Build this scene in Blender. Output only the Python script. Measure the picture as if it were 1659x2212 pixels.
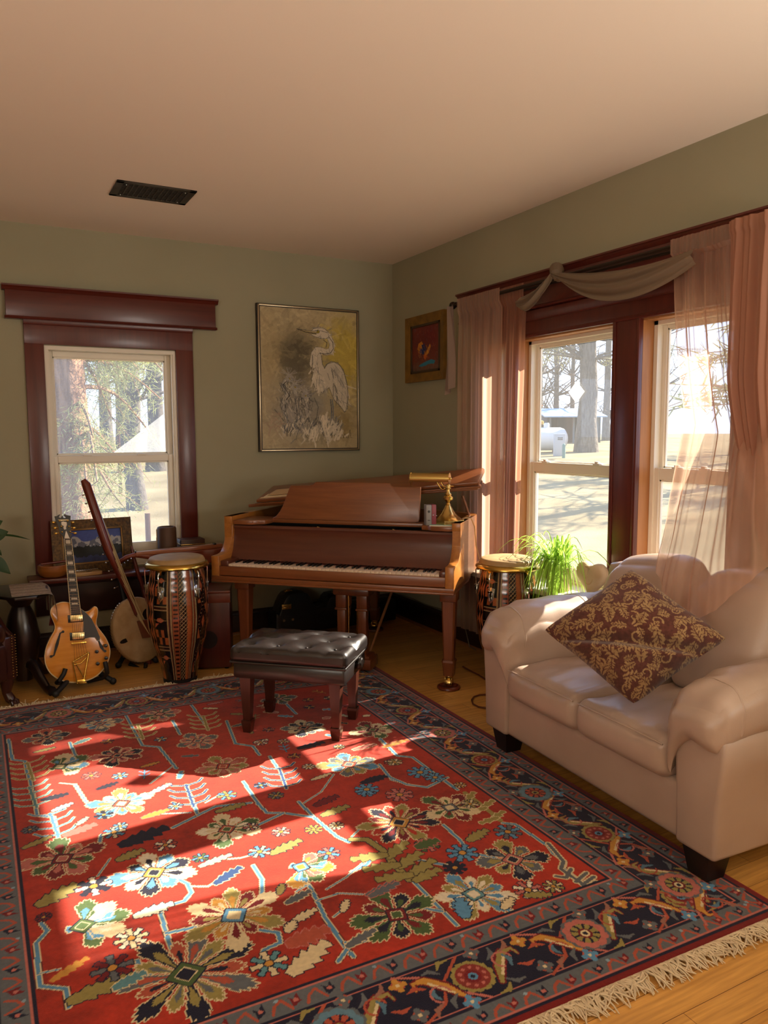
import bpy, bmesh, math, random
import numpy as np
from mathutils import Vector, Matrix

SC = bpy.context.scene
COL = SC.collection
for o in list(bpy.data.objects):
    bpy.data.objects.remove(o)
R_ = math.radians

# ------------------------------------------------------------------ camera
CAM = np.array([-3.071, -5.583, 1.52])
YAW, PITCH, ROLL, FPX = R_(28.13), R_(5.9), R_(-0.247), 1660.0
_f = np.array([math.sin(YAW) * math.cos(PITCH), math.cos(YAW) * math.cos(PITCH), -math.sin(PITCH)])
_r = np.array([math.cos(YAW), -math.sin(YAW), 0.0])
_u = np.cross(_r, _f)
_r2 = _r * math.cos(ROLL) + _u * math.sin(ROLL)
_u2 = -_r * math.sin(ROLL) + _u * math.cos(ROLL)
cam = bpy.data.cameras.new('camera')
cam.sensor_fit = 'HORIZONTAL'
cam.sensor_width = 36.0
cam.lens = FPX / 1659.0 * 36.0
cam.clip_start = 0.05
cam.clip_end = 500
camo = bpy.data.objects.new('camera', cam)
COL.objects.link(camo)
_m = Matrix(((_r2[0], _u2[0], -_f[0], CAM[0]), (_r2[1], _u2[1], -_f[1], CAM[1]), (_r2[2], _u2[2], -_f[2], CAM[2]), (0, 0, 0, 1)))
camo.matrix_world = _m
SC.camera = camo

# ------------------------------------------------------------------ light and exposure
SC.view_settings.view_transform = 'Standard'
SC.view_settings.look = 'None'
SC.view_settings.gamma = 1.0
SC.view_settings.use_curve_mapping = False
SC.view_settings.exposure = 0.46
SC.cycles.max_bounces = 8
SC.cycles.diffuse_bounces = 5
SC.cycles.glossy_bounces = 3
SC.cycles.transmission_bounces = 4
SC.cycles.transparent_max_bounces = 14
SC.cycles.caustics_reflective = False
SC.cycles.caustics_refractive = False
SC.cycles.sample_clamp_indirect = 6.0
SC.cycles.use_denoising = True
SC.cycles.use_adaptive_sampling = True
SC.cycles.adaptive_threshold = 0.02

SUN_ALT, SUN_AZ = R_(33.8), R_(4.2)
SUN_E = 17.0
sl = bpy.data.lights.new('sun', 'SUN')
sl.energy = SUN_E
sl.angle = R_(0.55)
sl.color = (1.0, 0.90, 0.74)
so = bpy.data.objects.new('sun', sl)
COL.objects.link(so)
sd = Vector((math.cos(SUN_ALT) * math.cos(SUN_AZ), math.cos(SUN_ALT) * math.sin(SUN_AZ), math.sin(SUN_ALT)))
so.location = sd * 30
so.rotation_euler = sd.to_track_quat('Z', 'Y').to_euler()

w = bpy.data.worlds.new('sky')
SC.world = w
w.use_nodes = True
nt = w.node_tree
bg = nt.nodes['Background']
tc = nt.nodes.new('ShaderNodeTexCoord')
sep = nt.nodes.new('ShaderNodeSeparateXYZ')
rmp = nt.nodes.new('ShaderNodeValToRGB')
nt.links.new(tc.outputs['Generated'], sep.inputs[0])
nt.links.new(sep.outputs['Z'], rmp.inputs[0])
rmp.color_ramp.elements[0].position = 0.0
rmp.color_ramp.elements[0].color = (0.60, 0.74, 0.98, 1)
rmp.color_ramp.elements[1].position = 0.6
rmp.color_ramp.elements[1].color = (0.34, 0.52, 0.92, 1)
nt.links.new(rmp.outputs[0], bg.inputs[0])
bg.inputs[1].default_value = 2.0

def area_light(name, loc, direction, sx, sy, power, color):
    a = bpy.data.lights.new(name, 'AREA')
    a.shape = 'RECTANGLE'
    a.size, a.size_y, a.energy, a.color = sx, sy, power, color
    ob = bpy.data.objects.new(name, a)
    COL.objects.link(ob)
    ob.location = loc
    ob.rotation_euler = (-Vector(direction)).to_track_quat('Z', 'Y').to_euler()
    return ob
# added fill lamps out of view, aimed up to brighten ceiling and room
area_light('fill_light', (-5.45, -6.4, 1.55), (0.6, 0.1, 1.0), 2.6, 1.5, 140, (1.0, 0.90, 0.80))
area_light('fill_light', (-0.10, -6.4, 1.5), (-0.5, 0.3, 1.0), 2.2, 1.5, 140, (1.0, 0.93, 0.84))

# ------------------------------------------------------------------ photograph pixel -> point on a real plane
def ray(x, y):
    return _r2 * ((x - 829.5) / FPX) - _u2 * ((y - 1106.0) / FPX) + _f
def onx(x, y, X=0.0):
    d = ray(x, y); return CAM + d * ((X - CAM[0]) / d[0])
def ony(x, y, Y=0.0):
    d = ray(x, y); return CAM + d * ((Y - CAM[1]) / d[1])
def onz(x, y, Z=0.0):
    d = ray(x, y); return CAM + d * ((Z - CAM[2]) / d[2])
def onp(x, y, p, n):
    d = ray(x, y); p = np.array(p, float); n = np.array(n, float)
    return CAM + d * (((p - CAM) @ n) / (d @ n))
def atd(x, y, dep):
    return CAM + ray(x, y) * dep

# ------------------------------------------------------------------ colour and materials
def lin(h):
    h = h.lstrip('#')
    out = []
    for i in (0, 2, 4):
        c = int(h[i:i + 2], 16) / 255.0
        out.append(c / 12.92 if c <= 0.04045 else ((c + 0.055) / 1.055) ** 2.4)
    return tuple(out)
def L4(h):
    return lin(h) + (1.0,)

def _base(name):
    m = bpy.data.materials.new(name)
    m.use_nodes = True
    nt = m.node_tree
    return m, nt, nt.nodes['Principled BSDF']

def _bump(nt, p, scale, strength, dist=0.01, coord='Object', stretch=None, detail=3):
    tc = nt.nodes.new('ShaderNodeTexCoord')
    mp = nt.nodes.new('ShaderNodeMapping')
    if stretch: mp.inputs['Scale'].default_value = stretch
    n = nt.nodes.new('ShaderNodeTexNoise')
    n.inputs['Scale'].default_value = scale
    n.inputs['Detail'].default_value = detail
    b = nt.nodes.new('ShaderNodeBump')
    b.inputs['Strength'].default_value = strength
    b.inputs['Distance'].default_value = dist
    nt.links.new(tc.outputs[coord], mp.inputs[0])
    nt.links.new(mp.outputs[0], n.inputs['Vector'])
    nt.links.new(n.outputs[0], b.inputs['Height'])
    nt.links.new(b.outputs[0], p.inputs['Normal'])

def mat(name, col, rough=0.5, metal=0.0, spec=0.5, var=None, bump=None, coat=0.0, sheen=0.0, vscale=6.0, stretch=None):
    """plain procedural material; var = second colour mixed in by noise"""
    m, nt, p = _base(name)
    p.inputs['Base Color'].default_value = L4(col)
    p.inputs['Roughness'].default_value = rough
    p.inputs['Metallic'].default_value = metal
    p.inputs['Specular IOR Level'].default_value = spec
    p.inputs['Coat Weight'].default_value = coat
    p.inputs['Coat Roughness'].default_value = 0.15
    p.inputs['Sheen Weight'].default_value = sheen
    if var:
        tc = nt.nodes.new('ShaderNodeTexCoord')
        mp = nt.nodes.new('ShaderNodeMapping')
        if stretch: mp.inputs['Scale'].default_value = stretch
        n = nt.nodes.new('ShaderNodeTexNoise')
        n.inputs['Scale'].default_value = vscale
        n.inputs['Detail'].default_value = 5
        r = nt.nodes.new('ShaderNodeValToRGB')
        r.color_ramp.elements[0].position = 0.35
        r.color_ramp.elements[1].position = 0.68
        r.color_ramp.elements[0].color = L4(col)
        r.color_ramp.elements[1].color = L4(var)
        nt.links.new(tc.outputs['Object'], mp.inputs[0])
        nt.links.new(mp.outputs[0], n.inputs['Vector'])
        nt.links.new(n.outputs[0], r.inputs[0])
        nt.links.new(r.outputs[0], p.inputs['Base Color'])
    if bump:
        _bump(nt, p, *bump)
    return m

def wood(name, c1, c2, axis=0, scale=5.0, rough=0.35, coat=0.15, spec=0.5):
    """grain running along a local axis"""
    m, nt, p = _base(name)
    tc = nt.nodes.new('ShaderNodeTexCoord')
    mp = nt.nodes.new('ShaderNodeMapping')
    s = [9.0, 9.0, 9.0]; s[axis] = 0.7
    mp.inputs['Scale'].default_value = s
    n = nt.nodes.new('ShaderNodeTexNoise')
    n.inputs['Scale'].default_value = scale
    n.inputs['Detail'].default_value = 7
    n.inputs['Roughness'].default_value = 0.62
    n.inputs['Distortion'].default_value = 0.4
    r = nt.nodes.new('ShaderNodeValToRGB')
    r.color_ramp.elements[0].position = 0.3
    r.color_ramp.elements[1].position = 0.72
    r.color_ramp.elements[0].color = L4(c1)
    r.color_ramp.elements[1].color = L4(c2)
    nt.links.new(tc.outputs['Object'], mp.inputs[0])
    nt.links.new(mp.outputs[0], n.inputs['Vector'])
    nt.links.new(n.outputs[0], r.inputs[0])
    nt.links.new(r.outputs[0], p.inputs['Base Color'])
    p.inputs['Roughness'].default_value = rough
    p.inputs['Coat Weight'].default_value = coat
    p.inputs['Coat Roughness'].default_value = 0.2
    p.inputs['Specular IOR Level'].default_value = spec
    return m

def mat_attr(name, rough=0.8, bump=None, spec=0.3, sheen=0.0, coat=0.0):
    """colour comes from the mesh's own painted colour attribute (a woven, printed or painted pattern)"""
    m, nt, p = _base(name)
    a = nt.nodes.new('ShaderNodeAttribute')
    a.attribute_name = 'pattern'
    nt.links.new(a.outputs['Color'], p.inputs['Base Color'])
    p.inputs['Roughness'].default_value = rough
    p.inputs['Specular IOR Level'].default_value = spec
    p.inputs['Sheen Weight'].default_value = sheen
    p.inputs['Coat Weight'].default_value = coat
    p.inputs['Coat Roughness'].default_value = 0.12
    if bump: _bump(nt, p, *bump)
    return m

def mat_sheer(name, col, transp=0.4, transl=0.6):
    m = bpy.data.materials.new(name)
    m.use_nodes = True
    nt = m.node_tree
    nt.nodes.clear()
    out = nt.nodes.new('ShaderNodeOutputMaterial')
    tr = nt.nodes.new('ShaderNodeBsdfTransparent')
    tr.inputs[0].default_value = (1.0, 0.96, 0.92, 1)
    tl = nt.nodes.new('ShaderNodeBsdfTranslucent')
    tl.inputs[0].default_value = L4(col)
    df = nt.nodes.new('ShaderNodeBsdfDiffuse')
    df.inputs[0].default_value = L4(col)
    m1 = nt.nodes.new('ShaderNodeMixShader'); m1.inputs[0].default_value = transl
    m2 = nt.nodes.new('ShaderNodeMixShader')
    lw = nt.nodes.new('ShaderNodeLayerWeight'); lw.inputs[0].default_value = 0.5
    mr = nt.nodes.new('ShaderNodeMapRange')            # threads close up where the cloth turns edge-on
    mr.inputs['From Min'].default_value = 0.0; mr.inputs['From Max'].default_value = 0.8
    mr.inputs['To Min'].default_value = transp; mr.inputs['To Max'].default_value = transp * 0.15
    nt.links.new(lw.outputs['Facing'], mr.inputs['Value']); nt.links.new(mr.outputs[0], m2.inputs[0])
    nt.links.new(df.outputs[0], m1.inputs[1]); nt.links.new(tl.outputs[0], m1.inputs[2])
    nt.links.new(m1.outputs[0], m2.inputs[1]); nt.links.new(tr.outputs[0], m2.inputs[2])
    nt.links.new(m2.outputs[0], out.inputs[0])
    return m

def mat_leaf(name, col, transl=0.45):
    m = bpy.data.materials.new(name)
    m.use_nodes = True
    nt = m.node_tree
    p = nt.nodes['Principled BSDF']
    p.inputs['Base Color'].default_value = L4(col)
    p.inputs['Roughness'].default_value = 0.5
    out = nt.nodes['Material Output']
    tl = nt.nodes.new('ShaderNodeBsdfTranslucent'); tl.inputs[0].default_value = L4(col)
    mx = nt.nodes.new('ShaderNodeMixShader'); mx.inputs[0].default_value = transl
    nt.links.new(p.outputs[0], mx.inputs[1]); nt.links.new(tl.outputs[0], mx.inputs[2])
    nt.links.new(mx.outputs[0], out.inputs[0])
    return m

def mat_pane(name, veil=0.05):
    """thin window glass: clear, faintly mirroring, with a pale veil mixed in to wash out the view"""
    m = bpy.data.materials.new(name)
    m.use_nodes = True
    nt = m.node_tree
    nt.nodes.clear()
    out = nt.nodes.new('ShaderNodeOutputMaterial')
    tr = nt.nodes.new('ShaderNodeBsdfTransparent')
    gl = nt.nodes.new('ShaderNodeBsdfGlossy'); gl.inputs['Roughness'].default_value = 0.0
    tl = nt.nodes.new('ShaderNodeBsdfTranslucent'); tl.inputs[0].default_value = (0.9, 0.9, 0.88, 1)
    lw = nt.nodes.new('ShaderNodeLayerWeight'); lw.inputs[0].default_value = 0.5
    pw_ = nt.nodes.new('ShaderNodeMath'); pw_.operation = 'POWER'; pw_.inputs[1].default_value = 4.0
    fr = nt.nodes.new('ShaderNodeMath'); fr.operation = 'MULTIPLY_ADD'; fr.inputs[1].default_value = 0.5; fr.inputs[2].default_value = 0.025
    nt.links.new(lw.outputs['Facing'], pw_.inputs[0]); nt.links.new(pw_.outputs[0], fr.inputs[0])
    a = nt.nodes.new('ShaderNodeMixShader'); a.inputs[0].default_value = veil  # white veil in the glass imitates haze and glare over the view
    b = nt.nodes.new('ShaderNodeMixShader')
    nt.links.new(tr.outputs[0], a.inputs[1]); nt.links.new(tl.outputs[0], a.inputs[2])
    nt.links.new(fr.outputs[0], b.inputs[0])
    nt.links.new(a.outputs[0], b.inputs[1]); nt.links.new(gl.outputs[0], b.inputs[2])
    nt.links.new(b.outputs[0], out.inputs[0])
    return m

# ------------------------------------------------------------------ mesh builder
OFF = {}
class MB:
    def __init__(s):
        s.v = []; s.f = []; s.m = []; s.k = 0; s.M = None
    def mat(s, k):
        s.k = k; return s
    def add(s, vs, fs):
        o = len(s.v)
        if s.M is not None:
            vs = [tuple(s.M @ Vector(p)) for p in vs]
        s.v += [tuple(map(float, p)) for p in vs]
        s.f += [tuple(i + o for i in f) for f in fs]
        s.m += [s.k] * len(fs)
        return s
    def bm(s, b):
        b.verts.index_update()
        s.add([tuple(x.co) for x in b.verts], [tuple(x.index for x in f.verts) for f in b.faces])
        b.free(); return s
    def box(s, lo, hi, b=0.0, seg=2):
        lo, hi = np.minimum(lo, hi), np.maximum(lo, hi)
        x0, y0, z0 = lo; x1, y1, z1 = hi
        if b <= 0:
            return s.add([(x0, y0, z0), (x1, y0, z0), (x1, y1, z0), (x0, y1, z0), (x0, y0, z1), (x1, y0, z1), (x1, y1, z1), (x0, y1, z1)],
                         [(0, 3, 2, 1), (4, 5, 6, 7), (0, 1, 5, 4), (1, 2, 6, 5), (2, 3, 7, 6), (3, 0, 4, 7)])
        bb = bmesh.new()
        bmesh.ops.create_cube(bb, size=1)
        for v in bb.verts:
            v.co = Vector(((x0 + x1) / 2 + v.co.x * (x1 - x0), (y0 + y1) / 2 + v.co.y * (y1 - y0), (z0 + z1) / 2 + v.co.z * (z1 - z0)))
        b = min(b, 0.49 * min(x1 - x0, y1 - y0, z1 - z0))
        bmesh.ops.bevel(bb, geom=list(bb.edges), offset=b, segments=seg, affect='EDGES', profile=0.5)
        return s.bm(bb)
    def prism(s, poly, c0, c1, fn, bev=0.0, seg=2):
        """2-D outline swept from c0 to c1; fn(a, b, c) -> xyz"""
        n = len(poly)
        vs = [fn(a, b, c0) for a, b in poly] + [fn(a, b, c1) for a, b in poly]
        fs = [tuple(range(n))[::-1], tuple(range(n, 2 * n))] + [(i, (i + 1) % n, n + (i + 1) % n, n + i) for i in range(n)]
        bb = bmesh.new()
        bv = [bb.verts.new(Vector(p)) for p in vs]
        for f in fs: bb.faces.new([bv[i] for i in f])
        bmesh.ops.recalc_face_normals(bb, faces=list(bb.faces))
        if bev > 0:
            ed = [e for e in bb.edges if len(e.link_faces) == 2 and e.calc_face_angle(0) > 0.9]
            bmesh.ops.bevel(bb, geom=ed, offset=bev, segments=seg, affect='EDGES', profile=0.5, clamp_overlap=True)
        return s.bm(bb)
    def lathe(s, prof, c=(0, 0, 0), seg=32, ax=2, M=None):
        vs = []; fs = []
        n = len(prof)
        for k in range(seg):
            t = 2 * math.pi * k / seg
            for r, z in prof:
                p = [r * math.cos(t), r * math.sin(t), z]
                if ax == 0: p = [p[2], p[0], p[1]]
                if ax == 1: p = [p[1], p[2], p[0]]
                p = Vector(p)
                if M is not None: p = M @ p
                vs.append((p[0] + c[0], p[1] + c[1], p[2] + c[2]))
        for k in range(seg):
            k2 = (k + 1) % seg
            for i in range(n - 1):
                fs.append((k * n + i, k2 * n + i, k2 * n + i + 1, k * n + i + 1))
        if prof[0][0] > 1e-6: fs.append(tuple(k * n for k in range(seg))[::-1])
        if prof[-1][0] > 1e-6: fs.append(tuple(k * n + n - 1 for k in range(seg)))
        return s.add(vs, fs)
    def tube(s, pts, r, seg=8, caps=True, flat=1.0):
        P = [Vector(tuple(p)) for p in pts]
        n = len(P)
        rr = r if isinstance(r, (list, tuple)) else [r] * n
        vs = []; fs = []
        up = None
        for i in range(n):
            t = (P[min(i + 1, n - 1)] - P[max(i - 1, 0)])
            t = t.normalized() if t.length > 1e-9 else Vector((0, 0, 1))
            if up is None:
                up = Vector((0, 0, 1)) if abs(t.z) < 0.9 else Vector((0, 1, 0))
            a = up - t * up.dot(t)
            if a.length < 1e-5: a = t.orthogonal()
            a.normalize(); up = a
            b = t.cross(a)
            for k in range(seg):
                w_ = 2 * math.pi * k / seg
                vs.append(tuple(P[i] + (a * math.cos(w_) * flat + b * math.sin(w_)) * rr[i]))
        for i in range(n - 1):
            for k in range(seg):
                k2 = (k + 1) % seg
                fs.append((i * seg + k, i * seg + k2, (i + 1) * seg + k2, (i + 1) * seg + k))
        if caps:
            fs.append(tuple(range(seg))[::-1])
            fs.append(tuple((n - 1) * seg + k for k in range(seg)))
        return s.add(vs, fs)
    def grid(s, nu, nv, fn, cu=False):
        vs = [tuple(fn(i / ((nu) if cu else (nu - 1)), j / (nv - 1))) for j in range(nv) for i in range(nu)]
        fs = []
        for j in range(nv - 1):
            for i in range(nu if cu else nu - 1):
                i2 = (i + 1) % nu
                fs.append((j * nu + i, j * nu + i2, (j + 1) * nu + i2, (j + 1) * nu + i))
        return s.add(vs, fs)
    def sph(s, c, r, seg=12, sc=(1, 1, 1)):
        n = max(4, seg // 2)
        prof = [(max(1e-7, r * math.sin(math.pi * i / n)), -r * math.cos(math.pi * i / n)) for i in range(n + 1)]
        M = Matrix.Diagonal((sc[0], sc[1], sc[2]))
        return s.lathe([(0.0 if p[0] < 1e-6 else p[0], p[1]) for p in prof], c, seg, 2, M)
    def pillow(s, c, size, r, n=10, bulge=(0, 0, 0), M=None, warp=None):
        """soft box: rounded edges and faces that swell outwards"""
        hx = np.array(size) / 2.0
        vs = []; fs = []
        idx = {}
        def key(i, j, k): return (i, j, k)
        def vert(i, j, k):
            q = key(i, j, k)
            if q in idx: return idx[q]
            p = np.array([2.0 * i / n - 1, 2.0 * j / n - 1, 2.0 * k / n - 1])
            p = np.sin(p * math.pi / 2 * 0.999) * 0.5 + p * 0.5
            w_ = p * hx
            inner = np.clip(w_, -(hx - r), hx - r)
            d = w_ - inner
            l = np.linalg.norm(d)
            if l > 1e-9:
                d = d / l * r
            x = inner + d
            q2 = p * p
            x[0] += np.sign(p[0]) * bulge[0] * (1 - q2[1]) * (1 - q2[2]) * abs(p[0])
            x[1] += np.sign(p[1]) * bulge[1] * (1 - q2[0]) * (1 - q2[2]) * abs(p[1])
            x[2] += np.sign(p[2]) * bulge[2] * (1 - q2[0]) * (1 - q2[1]) * abs(p[2])
            if warp is not None: x = np.array(warp(x, p))
            if M is not None: x = np.array(M @ Vector(x))
            idx[q] = len(vs); vs.append(tuple(x + np.array(c)))
            return idx[q]
        for a in range(n):
            for b in range(n):
                for e in (0, n):
                    q = [(e, a, b), (e, a + 1, b), (e, a + 1, b + 1), (e, a, b + 1)]
                    for perm in ((0, 1, 2), (2, 0, 1), (1, 2, 0)):
                        f = [vert(*[t[perm[x]] for x in range(3)]) for t in q]
                        fs.append(tuple(f) if e else tuple(f[::-1]))
        return s.add(vs, fs)

def build(name, mb, mats, parent=None, smooth=40, keep=False):
    """mesh with points given in world space (or in the parent's own space when keep=True)"""
    me = bpy.data.meshes.new(name)
    V = np.array(mb.v, float)
    if keep:
        off = np.zeros(3)
    elif parent is not None:
        off = OFF[parent.name]
    else:
        off = np.array([(V[:, 0].min() + V[:, 0].max()) / 2, (V[:, 1].min() + V[:, 1].max()) / 2, V[:, 2].min()])
    me.from_pydata([tuple(p) for p in (V - off)], [], mb.f)
    if not isinstance(mats, (list, tuple)): mats = [mats]
    for m in mats: me.materials.append(m)
    me.polygons.foreach_set('material_index', mb.m)
    bb = bmesh.new(); bb.from_mesh(me)
    bmesh.ops.recalc_face_normals(bb, faces=list(bb.faces))
    bb.to_mesh(me); bb.free()
    if smooth:
        me.polygons.foreach_set('use_smooth', [True] * len(me.polygons))
        me.set_sharp_from_angle(angle=R_(smooth))
    me.update()
    ob = bpy.data.objects.new(name, me)
    COL.objects.link(ob)
    if parent is not None:
        ob.parent = parent
        OFF[ob.name] = off
    else:
        ob.location = off
        OFF[ob.name] = off
    return ob

def tag(o, label=None, cat=None, group=None, kind=None):
    if label: o['label'] = label
    if cat: o['category'] = cat
    if group: o['group'] = group
    if kind: o['kind'] = kind
    return o

def thing(name, label, cat, loc, rotz=0.0, group=None, kind=None):
    o = bpy.data.objects.new(name, None)
    o.empty_display_size = 0.1
    COL.objects.link(o)
    o.location = loc
    o.rotation_euler = (0, 0, rotz)
    OFF[o.name] = np.array(loc, float)
    return tag(o, label, cat, group, kind)

# ------------------------------------------------------------------ painted patterns (real colours of woven, printed or painted things)
def vnoise(h, w_, cell, seed):
    """smooth value noise, h x w array, cell size in samples"""
    rng = np.random.RandomState(seed)
    gh, gw = int(h / cell) + 3, int(w_ / cell) + 3
    g = rng.rand(gh, gw)
    y = np.arange(h) / cell; x = np.arange(w_) / cell
    yi = y.astype(int); xi = x.astype(int)
    fy = (y - yi); fx = (x - xi)
    fy = fy * fy * (3 - 2 * fy); fx = fx * fx * (3 - 2 * fx)
    a = g[yi][:, xi]; b = g[yi][:, xi + 1]; c = g[yi + 1][:, xi]; d = g[yi + 1][:, xi + 1]
    return (a * (1 - fx) + b * fx) * (1 - fy)[:, None] + (c * (1 - fx) + d * fx) * fy[:, None]

class Canvas:
    """x to the right, y up, both in the units of the thing painted"""
    def __init__(s, x0, y0, x1, y1, res):
        s.x0, s.y0, s.res = x0, y0, res
        s.w = int(round((x1 - x0) / res)) + 1
        s.h = int(round((y1 - y0) / res)) + 1
        s.c = np.zeros((s.h, s.w, 3))
        s.X = x0 + np.arange(s.w) * res
        s.Y = y0 + np.arange(s.h) * res
    def _win(s, xa, ya, xb, yb):
        i0 = max(0, int((xa - s.x0) / s.res)); i1 = min(s.w, int((xb - s.x0) / s.res) + 2)
        j0 = max(0, int((ya - s.y0) / s.res)); j1 = min(s.h, int((yb - s.y0) / s.res) + 2)
        return i0, i1, j0, j1
    def fill(s, col):
        s.c[:, :] = col
    def rect(s, xa, ya, xb, yb, col, a=1.0):
        i0, i1, j0, j1 = s._win(xa, ya, xb, yb)
        if i1 > i0 and j1 > j0:
            s.c[j0:j1 - 1, i0:i1 - 1] = s.c[j0:j1 - 1, i0:i1 - 1] * (1 - a) + np.array(col) * a
    def poly(s, pts, col, a=1.0):
        P = np.array(pts, float)
        i0, i1, j0, j1 = s._win(P[:, 0].min(), P[:, 1].min(), P[:, 0].max(), P[:, 1].max())
        if i1 <= i0 or j1 <= j0: return
        X = s.X[i0:i1][None, :]; Y = s.Y[j0:j1][:, None]
        ins = np.zeros((j1 - j0, i1 - i0), bool)
        n = len(P)
        for k in range(n):
            xa, ya = P[k]; xb, yb = P[(k + 1) % n]
            if ya == yb: continue
            t = ((ya > Y) != (yb > Y)) & (X < (xb - xa) * (Y - ya) / (yb - ya) + xa)
            ins ^= t
        v = s.c[j0:j1, i0:i1]
        v[ins] = v[ins] * (1 - a) + np.array(col) * a
    def line(s, pts, wid, col, a=1.0, closed=False):
        P = [np.array(p, float) for p in pts]
        if closed: P = P + [P[0]]
        wl = wid if isinstance(wid, (list, tuple)) else [wid] * len(P)
        for k in range(len(P) - 1):
            p, q = P[k], P[k + 1]
            wa, wb = wl[k] / 2, wl[k + 1] / 2
            m = max(wa, wb)
            i0, i1, j0, j1 = s._win(min(p[0], q[0]) - m, min(p[1], q[1]) - m, max(p[0], q[0]) + m, max(p[1], q[1]) + m)
            if i1 <= i0 or j1 <= j0: continue
            X = s.X[i0:i1][None, :]; Y = s.Y[j0:j1][:, None]
            d = q - p; l2 = max(1e-12, d @ d)
            t = np.clip(((X - p[0]) * d[0] + (Y - p[1]) * d[1]) / l2, 0, 1)
            D = np.hypot(X - p[0] - t * d[0], Y - p[1] - t * d[1])
            ins = D <= wa + (wb - wa) * t
            v = s.c[j0:j1, i0:i1]
            v[ins] = v[ins] * (1 - a) + np.array(col) * a
    def dot(s, x, y, r, col, a=1.0, ry=None):
        ry = ry or r
        i0, i1, j0, j1 = s._win(x - r, y - ry, x + r, y + ry)
        if i1 <= i0 or j1 <= j0: return
        X = s.X[i0:i1][None, :]; Y = s.Y[j0:j1][:, None]
        ins = ((X - x) / r) ** 2 + ((Y - y) / ry) ** 2 <= 1
        v = s.c[j0:j1, i0:i1]
        v[ins] = v[ins] * (1 - a) + np.array(col) * a
    def shape(s, pts, col, out=None, w_=0.008):
        if out is not None: s.line(pts, w_, out, closed=True)
        s.poly(pts, col)
    def mesh(s, name, fn, material, parent=None, thick=0.0, keep=False, smooth=True):
        """one vertex per knot; fn(X, Y) -> world arrays"""
        XX, YY = np.meshgrid(s.X, s.Y)
        P = np.stack(fn(XX, YY), -1).reshape(-1, 3)
        off = np.zeros(3)
        if not keep:
            off = OFF[parent.name] if parent is not None else np.array([P[:, 0].mean(), P[:, 1].mean(), P[:, 2].min()])
        P = P - off
        n = s.w * s.h
        j, i = np.mgrid[0:s.h - 1, 0:s.w - 1]
        a = (j * s.w + i).ravel()
        q = np.stack([a, a + 1, a + 1 + s.w, a + s.w], -1)
        me = bpy.data.meshes.new(name)
        me.vertices.add(n); me.vertices.foreach_set('co', P.ravel())
        me.loops.add(q.size); me.loops.foreach_set('vertex_index', q.ravel().astype(np.int32))
        me.polygons.add(len(q)); me.polygons.foreach_set('loop_start', np.arange(0, q.size, 4, dtype=np.int32))
        me.update(calc_edges=True)
        at = me.attributes.new('pattern', 'FLOAT_COLOR', 'POINT')
        c4 = np.ones((n, 4)); c4[:, :3] = s.c.reshape(-1, 3)
        at.data.foreach_set('color', c4.ravel())
        me.polygons.foreach_set('use_smooth', [smooth] * len(me.polygons))
        me.materials.append(material)
        ob = bpy.data.objects.new(name, me)
        COL.objects.link(ob)
        if parent is not None: ob.parent = parent
        else: ob.location = off
        OFF[ob.name] = off
        return ob
# ================================================================== the room
H = 2.868
XL, YF = -5.5, -8.6            # left and front walls (outside the picture)
M_wall = mat('sage_plaster', '#9d987e', 0.85, spec=0.2, var='#979278', vscale=1.3, bump=(60, 0.12, 0.004))
M_ceil = mat('ceiling_plaster', '#f0e1cf', 0.9, spec=0.15, bump=(90, 0.06, 0.003))
M_trim = wood('mahogany_trim', '#4a170f', '#5e2216', 0, 3.0, 0.38, 0.25)
M_trimv = wood('mahogany_trim_upright', '#4a170f', '#5e2216', 2, 3.0, 0.38, 0.25)
M_jamb = wood('bare_oak_jamb', '#a06a3c', '#b98350', 2, 3.0, 0.5, 0.0)
M_vinyl = mat('white_vinyl', '#e4dccb', 0.4)
M_pane = mat_pane('window_glass', 0.022)
M_pane2 = mat_pane('veiled_window_glass', 0.12)  # stronger veil, pales the view through the left window
M_dark = mat('black_gap', '#0c0a09', 0.9)

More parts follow.
